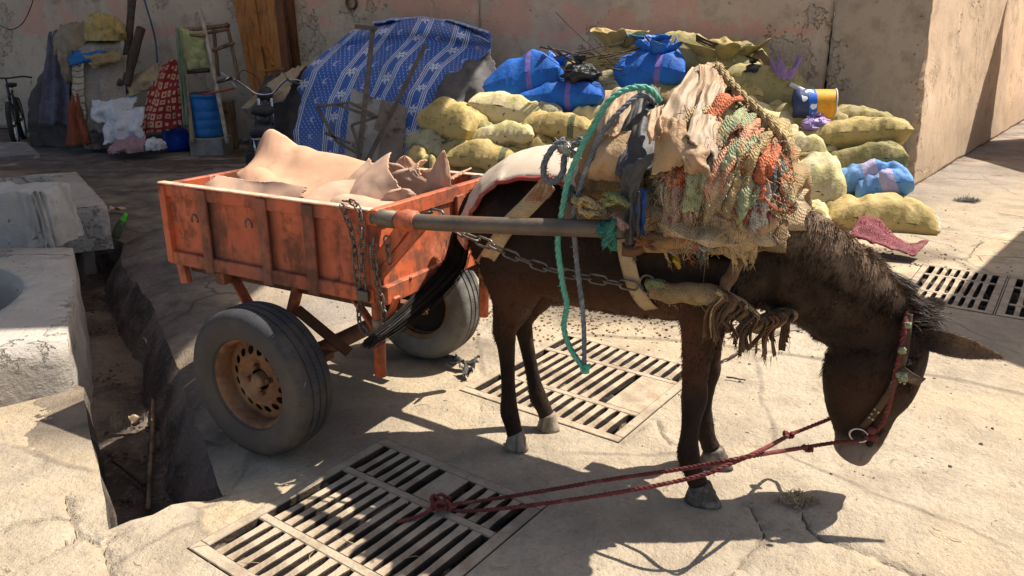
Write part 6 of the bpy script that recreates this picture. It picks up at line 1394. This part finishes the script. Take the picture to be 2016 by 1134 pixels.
# wooden stand with a blue drum
st = empty('wooden_stand', G(400, 282), 0); tag(st, 'rough wooden pole stand holding a green plastic sheet', 'stand')
def wb(name, pts, r, mat=M_WOOD): mk(name, tube(cr([AT(*p) for p in pts], 6), r, 8, lump=.15, ls=8), mat, st, True, True)
wb('post', [(352, 62, 11.0), (364, 150, 10.9), (380, 282, 10.75)], .034, gm('pale_pole', (.34, .27, .18), (.24, .18, .115), 8, bs=30, bd=.006)); wb('post', [(392, 18, 11.1), (408, 80, 11.0), (448, 282, 10.7)], .03, gm('white_pole', (.48, .42, .34), (.30, .22, .15), 8, (.15, .08, .05), 5, bs=30, bd=.006))
wb('post', [(420, 55, 11.5), (430, 150, 11.4)], .028); wb('post', [(446, 45, 11.5), (456, 90, 11.45), (470, 158, 11.4)], .026); wb('rail', [(348, 60, 11.0), (402, 55, 11.05), (450, 50, 11.5)], .03); wb('rail', [(350, 68, 10.98), (405, 70, 10.98)], .024, M_WOOD)
wb('rail', [(412, 102, 11.2), (462, 84, 11.4)], .026); wb('rail', [(362, 142, 10.95), (412, 138, 10.95)], .03, M_POLE); wb('rail', [(405, 66, 11.1), (450, 58, 11.45)], .02)
wpatch('plastic_sheet', [(346, 52, 10.9), (404, 66, 11.05), (412, 132, 11.05), (366, 140, 10.95)], gm('green_sheet', (.40, .40, .18), (.32, .32, .14), 5, rough=.4, bs=16, bd=.02), 19, 'pale green plastic sheet hung on the wooden stand', 'sheet', .03, .02, 3)
wpatch('plastic_sheet', [(346, 54, 10.88), (358, 60, 10.88), (372, 250, 10.75), (362, 250, 10.75)], gm('green_sheet2', (.20, .24, .15), (.13, .16, .10), 5, rough=.5, bs=16, bd=.02), 20, 'dull green plastic strip hanging down the stand post', 'sheet', .01, .02, 3)
dr = empty('blue_drum', AT(412, 268, 11.0), 0); tag(dr, 'blue plastic drum standing on a concrete block under the wooden stand', 'drum')
M_DRUM = gm('blue_drum', (.025, .16, .44), (.02, .12, .34), 6, (.2, .24, .3), 7, (.6, .7), rough=.5, bs=30, bd=.004)
mk('drum_body', lathe([(.001, 0), (.185, 0), (.20, .02), (.205, .10), (.198, .115), (.205, .13), (.208, .22), (.198, .235), (.208, .25), (.205, .34), (.198, .355), (.205, .37), (.205, .50), (.198, .53), (.215, .545), (.215, .575), (.20, .58), (.19, .565), (.001, .555)], 36, 'Z'), M_DRUM, dr)
mk('drum_lid', lathe([(.001, .60), (.10, .605), (.18, .60), (.198, .585), (.198, .57)], 30, 'Z'), gm('dark_lid', (.05, .05, .055), rough=.7), dr)
dl = dr.location; tag(mk('concrete_block', box(dl.x + .02, dl.y, dl.z / 2 - .01, .46, .42, max(.08, dl.z + .01), None, .01), gm('concrete', (.26, .24, .22), (.19, .175, .16), 8, bs=30, bd=.01), None, False), 'grey concrete block under the blue drum', 'block')
tag(mk('wooden_crate', join(box(-4.15 + .0, 11.35, .35, .24, .3, .7, None, .01)), M_WOOD, None, False), 'dark upright wooden board box beside the drum', 'crate')
tag(mk('red_stick', tube([AT(398, 187, 10.3), AT(462, 174, 10.3)], .014, 6), gm('red_stick', (.35, .06, .03), rough=.6)), 'thin orange-red stick pointing out in front of the drum', 'stick')
tag(mk('paper', sheet(lambda u, v: AT(432 + 28 * u + 6 * v, 140 + 22 * u + 8 * v, 11.0) + Vector((0, 0, .02 * math.sin(u * 5))), 8, 5, .003)[:2], gm('white_paper', (.62, .62, .64))), 'crumpled white paper beside the stand', 'paper')
jug = empty('blue_jug', G(350, 296), .3); tag(jug, 'round blue plastic jug with a handle on the ground', 'jug')
M_JUG = gm('blue_jug', (.015, .07, .48), (.012, .05, .38), 5, (.15, .16, .22), 8, (.62, .72), rough=.4, bs=30, bd=.003)
mk('jug_body', lathe([(.001, 0), (.15, 0), (.185, .03), (.20, .10), (.195, .20), (.17, .28), (.11, .33), (.055, .35), (.045, .36), (.045, .385), (.001, .385)], 30, 'Z'), M_JUG, jug)
mk('jug_handle', tube(cr([(-.10, 0, .32), (-.12, 0, .40), (-.05, 0, .44), (.04, 0, .42), (.05, 0, .37)], 8), .022, 8), M_JUG, jug); mk('jug_cap', tube([(.06, .02, .34), (.085, .03, .42), (.10, .03, .45)], .014, 8), gm('dark_lid', (.05, .05, .055)), jug)
# boarded door leaning on the wall
door = empty('plank_door', ON(512, 190, WC0 + WN * .12, WN), 0); tag(door, 'orange-brown plank door leaning against the wall', 'door')
M_DOOR = gm('orange_door_wood', (.42, .165, .038), (.33, .12, .028), 4, (.17, .065, .022), 5, (.54, .7), rough=.6, bs=30, bd=.004, streak=(20, 20, 2)); M_DOORE = gm('dark_door_wood', (.16, .06, .022), (.1, .04, .016), 5, rough=.7, bs=30, bd=.004)
def onw(px, py, o): return ON(px, py, WC0 + WN * o, WN)
xs0 = [452, 467, 480, 500, 522, 540, 556]; xs1 = [500, 511, 520, 536, 552, 566, 582]
for i in range(6):
    a, b, c, d = onw(xs0[i], -40, .10), onw(xs0[i + 1] - 1.5, -40, .10), onw(xs1[i + 1] - 1.5, 200, .30), onw(xs1[i], 200, .30); off = WN * (.012 * ((i * 37) % 3))
    mk('plank', sheet(lambda u, v: a.lerp(b, u).lerp(d.lerp(c, u), v) + off, 3, 14, .035)[:2], M_DOOR if i < 5 else M_DOORE, door, True, True, 40)
mk('brace', beam(onw(486, 20, .17), onw(538, 130, .29), .05, .03), M_DOOR, door, False, True)
mk('ledge', beam(onw(508, 140, .28), onw(560, 136, .28), .04, .03), M_DOOR, door, False, True)
mk('jamb', beam(onw(565, -40, .06), onw(588, 160, .06), .10, .08), M_DOORE, door, False, True)
# hole in the wall plaster, a short pipe end
tag(mk('wall_pipe', xf(lathe([(.085, -.06), (.085, .05), (.07, .05), (.07, -.06)], 24, 'Z'), Matrix.Translation(onw(694, 6, .02)) @ WN.to_track_quat('Z', 'Y').to_matrix().to_4x4()), gm('clay_pipe', (.20, .10, .06), (.10, .05, .035), 9, bs=40, bd=.01)), 'round clay pipe end in the wall above the mat', 'pipe')
# grey tarpaulin heap, blue mat, dark hide heap
wpatch('tarpaulin', [(840, 120, 10.0), (965, 100, 9.95), (1010, 200, 9.55), (845, 260, 9.2)], wool('grey_tarp', (.135, .125, .12), (.09, .082, .08)), 41, 'dark grey tarpaulin heaped against the wall right of the blue mat', 'tarpaulin', .25, .07, 5, n=50, m=40)
wpatch('tarpaulin', [(520, 150, 10.0), (605, 130, 10.1), (600, 330, 9.35), (478, 348, 9.3)], wool('charcoal_tarp', (.055, .048, .045), (.035, .031, .03)), 42, 'charcoal tarpaulin hanging down behind the moped', 'tarpaulin', .12, .05, 4, n=44, m=40)
wpatch('tan_sheet', [(555, 142, 9.85), (602, 128, 9.95), (560, 200, 9.5), (472, 215, 9.3)], wool('tan_sheet', (.34, .26, .18), (.27, .20, .14)), 43, 'tan sheet folded over the tarpaulin left of the mat', 'sheet', .14, .02, 3)
def mat_print():
    k = MB('blue_mat_print'); u, v, _ = k.xyz(k.uv); x = u * 3.9 + .12; b = x.fract()
    blue = k.mix(k.noise(6, 5).st(.35, .65), (.045, .125, .42), (.032, .095, .34)); white = (.60, .62, .68)
    band = b.lt(.46); lx = b / .46
    line = ((lx * 9).fract() - .5).abs().lt(.24) * ((lx - .5).abs().gt(.20)); thick = (lx - .06).abs().lt(.03).mx((lx - .94).abs().lt(.03))
    fy = v * 7.5 + x.floor() * .5; cy = (fy.fract() - .5) * 1.5; cx = (lx - .5) * 1.35; r = (cx * cx + cy * cy).m('SQRT'); an = cy.m('ARCTAN2', cx)
    fl = r.lt((an * 3).sin().abs() * .19 + .13) * r.gt(.05); fl = fl.mx((an * 2.5).sin().abs().lt(.15) * r.lt(.42) * r.gt(.32))
    d2 = (b - .46) / .54; dx = ((d2 * 11 + v * 0).fract() - .5).abs(); dy = ((v * 58).fract() - .5).abs(); gx = ((d2 * 11 + v * 58) * .5).fract(); gy = ((d2 * 11 - v * 58) * .5).fract()
    dots = (gx - .5).abs().lt(.13) * (gy - .5).abs().lt(.22); mo = (d2 - .5); mv = ((v * 9 + x.floor() * .3).fract() - .5) * 1.0; mr = (mo * mo * 1.4 + mv * mv).m('SQRT'); moon = mr.lt(.16) * (((mo - .06) * (mo - .06) * 1.4 + mv * mv).m('SQRT')).gt(.12)
    f = band * line.mx(thick).mx(fl) + (1 - band) * dots.mx(moon) * .6
    wear = k.noise(40, 5, .65).st(.3, .6) * .4 + .6
    col = k.mix(f * wear, blue, white); col = k.mix(k.noise(3, 6, .6).st(.46, .7) * .45, col, (.22, .22, .25)); return k.fin(col, .6, k.noise(120, 3) * .3 + (u * 900).sin() * (v * 900).sin() * .2, .004, 1., spec=.3)
ML = [(690, 66), (640, 105), (600, 145), (575, 205), (565, 260), (570, 300), (582, 345)]; MR = [(968, 72), (966, 100), (920, 135), (888, 175), (868, 230), (845, 290), (826, 345)]
def mat_fn(u, v):
    t = (1 - v) * 6; i = min(5, int(t)); f = t - i; l = Vector((ML[i][0], ML[i][1])).lerp(Vector((ML[i + 1][0], ML[i + 1][1])), f); r = Vector((MR[i][0], MR[i][1])).lerp(Vector((MR[i + 1][0], MR[i + 1][1])), f)
    p = l.lerp(r, u); top = max(0, v - .86) / .14; py = p.y - 30 * math.sin(u * math.pi) ** .7 * max(0, v - .55) / .45
    Y = 9.2 + .95 * v + .25 * (u - .5) * -1 - .16 * math.sin(u * math.pi) - .10 * math.sin(top * math.pi)
    w = AT(p.x, py, Y); return w + Vector((0, -.05 * math.sin(u * 9 + v * 2.5 + 2 * nz(u * 2, v * 3)) - .07 * fbm((u * 2.5, v * 3, 1), 4), .015 * math.sin(u * 11 + 2 * v) + .03 * nz(u * 4, v * 5, 2)))
tag(mk('blue_mat', sheet(mat_fn, 70, 60, .012), mat_print()), 'blue and white flowered plastic mat draped over a heap against the wall', 'mat')
def roll_fn(u, v):
    px = 735 + 228 * u; py = 46 - 10 * math.sin(u * 3.1) + 22 * u ** 3; a = v * 4.6 + .6; c = AT(px, py + 6, 10.15 - .25 * u); return c + Vector((0, -.07 * math.cos(a), .055 * math.sin(a) + .02 * fbm((u * 5, v, 2), 3)))
tag(mk('mat_roll', sheet(roll_fn, 50, 14, .012)[:2] + ([(.3 + .2 * (j / 14), i / 50 * 1.3) for s in (0, 1) for i in range(51) for j in range(15)],), bpy.data.materials['blue_mat_print']), 'rolled top edge of the blue flowered mat along the wall', 'mat')
# hand truck leaning on the mat
ht = empty('hand_truck', G(745, 345), 0); tag(ht, 'rusty steel hand truck leaning on the blue mat', 'hand truck')
M_HT = gm('hand_truck_steel', (.19, .15, .12), (.12, .095, .078), 8, (.19, .13, .09), 5, bs=50, bd=.003, metal=.3)
def hb(name, a, b, w=.05, h=.035, mt=M_HT): mk(name, beam(AT(*a), AT(*b), w, h), mt, ht, False, True)
hb('rail', (704, 335, 8.85), (735, 52, 9.55), .05); hb('rail', (714, 335, 8.85), (838, 88, 9.45), .05); hb('handle', (700, 52, 9.55), (742, 56, 9.5), .06, .05)
for a, b in (((624, 210), (690, 202)), ((690, 202), (744, 230)), ((744, 230), (692, 246)), ((692, 246), (712, 306)), ((712, 306), (664, 280)), ((664, 280), (624, 210)), ((640, 262), (690, 282)), ((664, 206), (738, 232))): hb('bracket', a + (8.75,), b + (8.75,), .035, .03)
def plate(name, pts, Y0, Y1, mt):
    P = [AT(x, y, Y0 + (Y1 - Y0) * t) for x, y, t in pts]; n = len(P); nn = (P[1] - P[0]).cross(P[2] - P[0]).normalized() * .012; mk(name, (P + [p + nn for p in P], [tuple(range(n)), tuple(range(n, 2 * n))[::-1]] + [(i, (i + 1) % n, n + (i + 1) % n, n + i) for i in range(n)]), mt, ht, False, True)
plate('plate', [(692, 172, 1), (760, 205, .9), (742, 318, 0), (676, 318, 0)], 8.95, 9.4, gm('pale_plate', (.34, .32, .30), (.24, .22, .20), 5, (.09, .065, .05), 4, bs=30, bd=.004)); plate('toe_plate', [(752, 196, 1), (796, 208, 1), (801, 216, 1), (790, 335, 0), (712, 335, 0)], 8.9, 9.35, gm('brown_plate', (.24, .195, .16), (.17, .135, .11), 6, (.06, .045, .037), 5, bs=30, bd=.004))
# moped seen from behind
mo = empty('moped', (-2.68, 8.42, 0), R(104)); tag(mo, 'black moped seen from behind, parked between the cart and the blue mat', 'moped')
M_MBLK = gm('moped_black', (.018, .018, .02), (.012, .012, .013), 10, (.10, .085, .07), 4, (.58, .72), rough=.4, spec=.5, bs=60, bd=.001); M_CHR = gm('moped_chrome', (.55, .54, .52), rough=.18, metal=1.); M_VIN = gm('seat_vinyl', (.022, .023, .028), (.014, .015, .018), 12, (.07, .065, .06), 5, rough=.5, bs=80, bd=.002); M_TYR = gm('moped_tyre', (.025, .024, .023), (.045, .04, .036), 9, rough=.85, bs=60, bd=.004)
def mwheel(x, parent, Rr=.285):
    w = mk('wheel', xf(lathe([(Rr - .06, -.012), (Rr - .045, -.026), (Rr - .035, -.02), (Rr - .04, 0), (Rr - .035, .02), (Rr - .045, .026), (Rr - .06, .012)], 40, 'Y'), Matrix()), M_CHR, parent)
    mk('tyre', lathe([(Rr - .045, -.022), (Rr - .02, -.036), (Rr - .005, -.026), (Rr, 0), (Rr - .005, .026), (Rr - .02, .036), (Rr - .045, .022)], 44, 'Y'), M_TYR, w)
    mk('hub', lathe([(.001, -.04), (.04, -.04), (.045, -.02), (.045, .02), (.04, .04), (.001, .04)], 18, 'Y'), M_CHR, w)
    for i in range(18): a = i * math.pi / 9; mk('spoke', tube([(.03 * math.cos(a), .02 * (-1) ** i, .03 * math.sin(a)), ((Rr - .04) * math.cos(a + .2), 0, (Rr - .04) * math.sin(a + .2))], .0018, 4), M_CHR, w)
    w.location = (x, 0, Rr + .002); return w
mwheel(0, mo); mwheel(1.12, mo)
mk('frame', join(tube(cr([(.86, 0, .86), (.80, 0, .55), (.62, 0, .36), (.45, 0, .34)], 6), .03, 8), tube(cr([(.45, 0, .34), (.28, 0, .50), (.20, 0, .72), (.30, 0, .74)], 6), .022, 8), tube([(0, .07, .29), (.45, .05, .33)], .014, 6), tube([(0, -.07, .29), (.45, -.05, .33)], .014, 6)), M_MBLK, mo)
mk('engine', join(box(.45, 0, .33, .24, .16, .20, None, .02), box(.56, 0, .45, .12, .11, .14, None, .01)), gm('engine_alloy', (.16, .155, .15), (.09, .085, .08), 12, rough=.5, metal=.7), mo, False)
mk('fuel_tank', blob((.56, 0, .68), (.20, .09, .09), 2, .02, 1, 24, 14), M_MBLK, mo)
mk('seat', blob((.30, 0, .79), (.20, .125, .055), 3, .05, 1.2, 30, 16, .7), M_VIN, mo); mk('rear_pad', blob((-.02, 0, .60), (.15, .135, .062), 4, .04, 1.2, 30, 16, .55), M_VIN, mo)
mk('rack', join(*[tube(cr([(.20, s * .09, .54), (.0, s * .115, .535), (-.17, s * .10, .535), (-.18, 0, .535)], 6), .009, 6) for s in (-1, 1)]), M_CHR, mo)
for s in (-1, 1):
    sp_ = mk('shock_absorber', tube([(0, s * .10, .29), (.08, s * .10, .60)], .014, 8), M_CHR, mo); mk('spring', tube([(.01 + .07 * t, s * .10 + .028 * math.cos(t * 50), .33 + .25 * t + .028 * .3 * math.sin(t * 50)) for t in [i / 90 for i in range(91)]], .006, 5), M_MBLK, sp_)
    mk('fork', tube([(.90, s * .07, .88), (1.12, s * .07, .29)], .018, 8), M_CHR, mo); mk('indicator', blob((-.12, s * .17, .52), (.03, .035, .025), 5, .02, 1, 14, 9), M_MBLK, mo); mk('pedal', box(.42, s * .17, .30, .09, .08, .025, None, .004), M_MBLK, mo, False)
mk('mudguard', sheet(lambda u, v: Vector((.315 * math.cos(R(10 + 150 * u)), (v - .5) * .11, .287 + .315 * math.sin(R(10 + 150 * u)) - .012 * abs(2 * v - 1) ** 2)), 24, 6, .004)[:2], M_MBLK, mo); mk('front_mudguard', sheet(lambda u, v: Vector((1.12 + .315 * math.cos(R(20 + 140 * u)), (v - .5) * .10, .287 + .315 * math.sin(R(20 + 140 * u)))), 24, 5, .004)[:2], M_MBLK, mo)
mk('tail_light', box(-.22, 0, .46, .04, .09, .05, None, .01), gm('red_lens', (.25, .01, .01), rough=.2), mo, False); mk('number_plate', box(-.235, 0, .38, .006, .13, .09, None, .003), gm('plate_grey', (.25, .25, .25)), mo, False)
hb_ = mk('handlebar', tube(cr([(.66, .40, 1.10), (.74, .33, 1.12), (.84, .20, 1.02), (.88, .08, .93), (.88, -.08, .93), (.84, -.18, 1.02), (.74, -.28, 1.10), (.66, -.34, 1.07)], 8), .0125, 10), M_CHR, mo)
mk('grip', tube([(.60, .47, 1.085), (.74, .33, 1.12)], .019, 8), M_MBLK, hb_); mk('grip', tube([(.60, -.40, 1.045), (.74, -.28, 1.10)], .019, 8), M_MBLK, hb_); mk('headlamp', blob((.98, 0, .92), (.08, .09, .09), 3, .01, 1, 22, 14), M_MBLK, mo)
for s in (-1, 1): mk('brake_lever', tube(cr([(.72, s * .30, 1.10), (.76, s * .38, 1.09), (.74, s * .46, 1.07)], 5), .006, 6), M_CHR, hb_); mk('cable', tube(cr([(.76, s * .28, 1.10), (.80, s * .20, 1.20), (.95, s * .06, 1.10), (.92, 0, .90)], 8), .005, 5), M_MBLK, hb_)
# bicycle at the far left
bi = empty('bicycle', (-7.85, 12.55, 0), R(-64)); tag(bi, 'dark bicycle leaning by the wall at the far left edge', 'bicycle')
def bwheel(x): 
    w = mwheel(x, bi, .33); return w
bwheel(0.0); bwheel(1.02)
M_BF = gm('bicycle_frame', (.02, .021, .024), rough=.4, spec=.5)
mk('bicycle_frame', join(*[tube([a, b], r, 8) for a, b, r in (((.46, 0, .30), (.33, 0, .78), .016), ((.46, 0, .30), (.82, 0, .66), .02), ((.35, 0, .72), (.80, 0, .76), .018), ((.80, 0, .62), (.78, 0, .86), .02), ((0, .05, .33), (.46, .02, .30), .01), ((0, -.05, .33), (.46, -.02, .30), .01), ((0, .05, .33), (.34, .0, .74), .009), ((0, -.05, .33), (.34, 0, .74), .009))]), M_BF, bi)
mk('fork', join(tube([(.81, .05, .64), (1.02, .05, .33)], .014, 8), tube([(.81, -.05, .64), (1.02, -.05, .33)], .014, 8), tube([(.78, 0, .80), (.76, 0, .98)], .014, 8)), M_BF, bi); mk('handlebar', tube(cr([(.70, .33, .98), (.76, .2, 1.0), (.80, 0, .98), (.76, -.2, 1.0), (.70, -.33, .98)], 6), .013, 8), M_BF, bi)
mk('saddle', blob((.30, 0, .86), (.14, .08, .035), 6, .03, 1, 20, 12), M_VIN, bi); mk('seat_post', tube([(.33, 0, .76), (.31, 0, .85)], .013, 8), M_CHR, bi); mk('chainring', xf(lathe([(.07, -.004), (.09, -.004), (.09, .004), (.07, .004)], 26, 'Y'), Matrix.Translation((.46, -.05, .30))), M_CHR, bi)
# litter
bt_ = empty('bottle', G(226, 468, -.02)); tag(bt_, 'plastic bottle with a bright green neck at the head of the trench', 'bottle')
BM = Matrix.Rotation(R(28), 4, 'Y') @ Matrix.Rotation(R(-12), 4, 'X')
mk('bottle_body', xf(lathe([(.001, 0), (.034, 0), (.037, .01), (.037, .11), (.032, .14), (.022, .165)], 20, 'Z'), BM), gm('dull_green_bottle', (.10, .12, .05), (.06, .07, .035), 9, rough=.4), bt_); mk('bottle_neck', xf(lathe([(.024, .16), (.017, .20), (.0155, .225), (.001, .228)], 16, 'Z'), BM), gm('bright_green', (.08, .5, .02), (.06, .4, .02), 9, rough=.4), bt_)
rg = random.Random(9)
tag(mk('stick', tube(cr([G(205, 492, -.30), G(240, 530, -.30), G(272, 590, -.31), G(290, 650, -.31), G(296, 718, -.31)], 6), .016, 7, lump=.3, ls=12), M_WOOD), 'long pale stick lying down the far half of the trench', 'stick')
tag(mk('stick', tube(cr([G(302, 745, -.32), G(300, 850, -.32), G(294, 930, -.32), G(292, 1002, -.33)], 6), .010, 7, lump=.3, ls=12), M_WOOD), 'thin straight stick lying down the near half of the trench', 'stick')
tag(mk('stick', tube(cr([G(225, 908, -.32), G(255, 930, -.31), G(285, 955, -.31)], 6), .010, 7, lump=.4, ls=20), M_TWIG), 'short brown twig in the trench beside the stone', 'stick')
heap('stone', 262, 975, G(262, 975, -.33).y, 34, 30, gm('brown_stone', (.20, .13, .08), (.14, .09, .055), 8, bs=20, bd=.02), 51, 'brown stone lying in the near end of the trench', 'stone', .035)
def scrap(name, p, sx, sy, mat, seed, label, cat, lift=.01, rz=0.):
    def fn(u, v): return p + Matrix.Rotation(rz, 3, 'Z') @ Vector(((u - .5) * sx, (v - .5) * sy, lift * (1 + 1.5 * fbm((u * 2.5, v * 2.5, seed), 3)) + .004))
    o = mk(name, sheet(fn, 18, 14, .003, lambda u, v: min(u, 1 - u, v, 1 - v) > .16 * (.5 + fbm((u * 4, v * 4, seed), 3)))[:2], mat); tag(o, label, cat); return o
scrap('leather_scrap', G(255, 842, -.30), .16, .05, M_PALE_L, 1, 'pale leather scrap lying across the trench', 'scrap', .03, .2)
scrap('paper_scrap', G(362, 929, -.31), .035, .03, gm('white_paper', (.62, .62, .64)), 2, 'small white paper scrap in the trench', 'scrap', .01)
scrap('plastic_scrap', G(310, 690, -.30), .14, .10, gm('grey_film', (.16, .155, .15), (.3, .29, .28), 9, rough=.4), 3, 'crumpled grey plastic in the trench below the kerb', 'scrap', .05)
scrap('pink_scrap', G(230, 415, .03), .16, .08, M_HIDE2, 4, 'pinkish hide scrap on the ground behind the trench', 'scrap', .02)
scrap('rubber_scrap', G(905, 722, .01), .20, .06, M_BLACK_R, 5, 'dark curled rubber scrap near the far wheel', 'scrap', .03, -.3)
scrap('rubber_scrap', G(918, 738, .01), .05, .10, M_BLACK_R, 6, 'dark forked rubber scrap beside the middle grate', 'scrap', .02, .3)
M_TUFT = rag('brown')
def tuft(px, py, r, n, label, colr='grey', seed=0):
    rg = random.Random(seed); c = G(px, py, .004); V, F = [], []
    for _ in range(n):
        a = rg.uniform(0, 6.28); p = c + Vector((math.cos(a) * r * rg.random(), math.sin(a) * r * rg.random() * .7, rg.uniform(0, r * .10))); d = Vector((rg.gauss(0, 1), rg.gauss(0, 1), rg.gauss(0, .15))).normalized() * r * rg.uniform(.3, .7); s = Vector((-d.y, d.x, 0)).normalized() * .0022; m_ = p + d * .5 + Vector((0, 0, r * .08)); e = p + d; e.z = max(.004, e.z)
        j = len(V); V += [p - s, p + s, m_ + s, m_ - s, e]; F += [(j, j + 1, j + 2, j + 3), (j + 3, j + 2, j + 4)]
    tag(mk('hair_tuft', (V, F), rag(colr)), label, 'hair tuft')
tuft(1905, 395, .13, 380, 'grey-brown tuft of animal hair on the ground by the sunlit wall', 'grey', 1); tuft(1570, 985, .07, 260, "pale tuft of hair in the shadow of the donkey's head", 'beige', 2); tuft(1000, 884, .03, 60, 'small green-grey string scrap near the hind hoof', 'sage', 3)
for i, (a, b, r_, lab) in enumerate((((1420, 712), (1462, 690), .006, 'thick dark stick on the ground left of the muzzle'), ((1452, 692), (1548, 648), .005, 'pale thin stick on the ground under the neck'), ((1430, 742), (1468, 748), .004, 'small dark twig below the stick pair'), ((1735, 560), (1790, 568), .006, 'dark stick beside the right grate'))):
    p, q = G(*a, .012), G(*b, .012); tag(mk('ground_stick', tube([p.lerp(q, t) + Vector((0, .012 * nz(t * 4, i), .004 * nz(t * 6, i))) for t in [j / 6 for j in range(7)]], r_, 6, lump=.4), M_WOOD if i == 1 else M_TWIG), lab, 'stick')
# crumbs, grit, bark flakes
V, F = [], []
def flake(x, y, z, s):
    j = len(V); a = rg.uniform(0, 6.28); k_ = [Vector((math.cos(a + t) * s * rg.uniform(.5, 1), math.sin(a + t) * s * rg.uniform(.4, 1), 0)) for t in (0, 1.6, 3.1, 4.7)]; h_ = s * rg.uniform(.15, .6)
    b_ = Vector((x, y, z)); V.extend([b_ + t for t in k_] + [b_ + t * .6 + Vector((0, 0, h_)) for t in k_]); F.extend([(j + 4, j + 5, j + 6, j + 7)] + [(j + t, j + (t + 1) % 4, j + 4 + (t + 1) % 4, j + 4 + t) for t in range(4)])
for _ in range(7500):
    x, y = rg.uniform(-2.6, 4.5), rg.uniform(1.85, 8.5) ** 1.0
    if inside((x, y), TRD) or any(inside((x, y), [tuple(p[:2]) for p in grect(g, .0)]) for g in GR.values()): continue
    cl = fbm((x * 1.1, y * 1.1, 8), 3)
    if cl < -.05 and rg.random() < .75: continue
    flake(x, y, gh(x, y), rg.choice((.002, .003, .003, .005, .007, .013 if rg.random() < .35 else .003)))
SV, SF = [], []
for _ in range(420):
    x, y = rg.uniform(-1.2, 4.2), rg.uniform(1.95, 7.5)
    if inside((x, y), TRD): continue
    a = rg.uniform(0, 3.14); L = rg.uniform(.015, .07); d = Vector((math.cos(a), math.sin(a), 0)); s_ = Vector((-d.y, d.x, 0)) * rg.uniform(.0008, .002); p = Vector((x, y, gh(x, y) + .004)); m_ = p + d * L * .5 + Vector((s_.x * 3, s_.y * 3, .004)); e = p + d * L; j = len(SV); SV += [p - s_, p + s_, m_ + s_, m_ - s_, e + s_ * .5, e - s_ * .5]; SF += [(j, j + 1, j + 2, j + 3), (j + 3, j + 2, j + 4, j + 5)]
tag(mk('straw', (SV, SF), gm('dry_straw', (.42, .32, .17), (.22, .15, .08), 12), None, False), kind='stuff')
o = mk('grit', (V, F), gm('grit', (.30, .245, .18), (.17, .13, .095), 30, (.08, .06, .045), 20), None, False); tag(o, kind='stuff')
V, F = [], []
for _ in range(900):
    t = rg.random(); x, y = .55 + rg.gauss(0, .55), 4.25 + rg.gauss(0, .25)
    if inside((x, y), [tuple(p[:2]) for p in grect(GR['middle'], .0)]): continue
    flake(x, y, gh(x, y), rg.uniform(.004, .016))
for _ in range(500): x, y = 2.6 + rg.gauss(0, .35), 5.6 + rg.gauss(0, .3); flake(x, y, gh(x, y), rg.uniform(.005, .018))
o = mk('bark_litter', (V, F), gm('bark_litter', (.15, .10, .06), (.07, .048, .03), 25, (.35, .27, .19), 14, (.58, .66)), None, False); tag(o, kind='stuff')
V, F = [], []
for _ in range(700):
    p = TR[0]; t = rg.random(); i = rg.randrange(0, 9); a = Vector(TR[i]).lerp(Vector(TR[i + 1]), rg.random()); b = Vector(TR[-3 - i if i < 7 else -9]); q = a.lerp(b, rg.uniform(.05, .9))
    if inside(q, TRD): flake(q.x, q.y, -.345, rg.uniform(.004, .018))
o = mk('trench_litter', (V, F), gm('trench_litter', (.10, .07, .05), (.05, .035, .028), 25, (.4, .36, .32), 14, (.66, .72)), None, False); tag(o, kind='stuff')
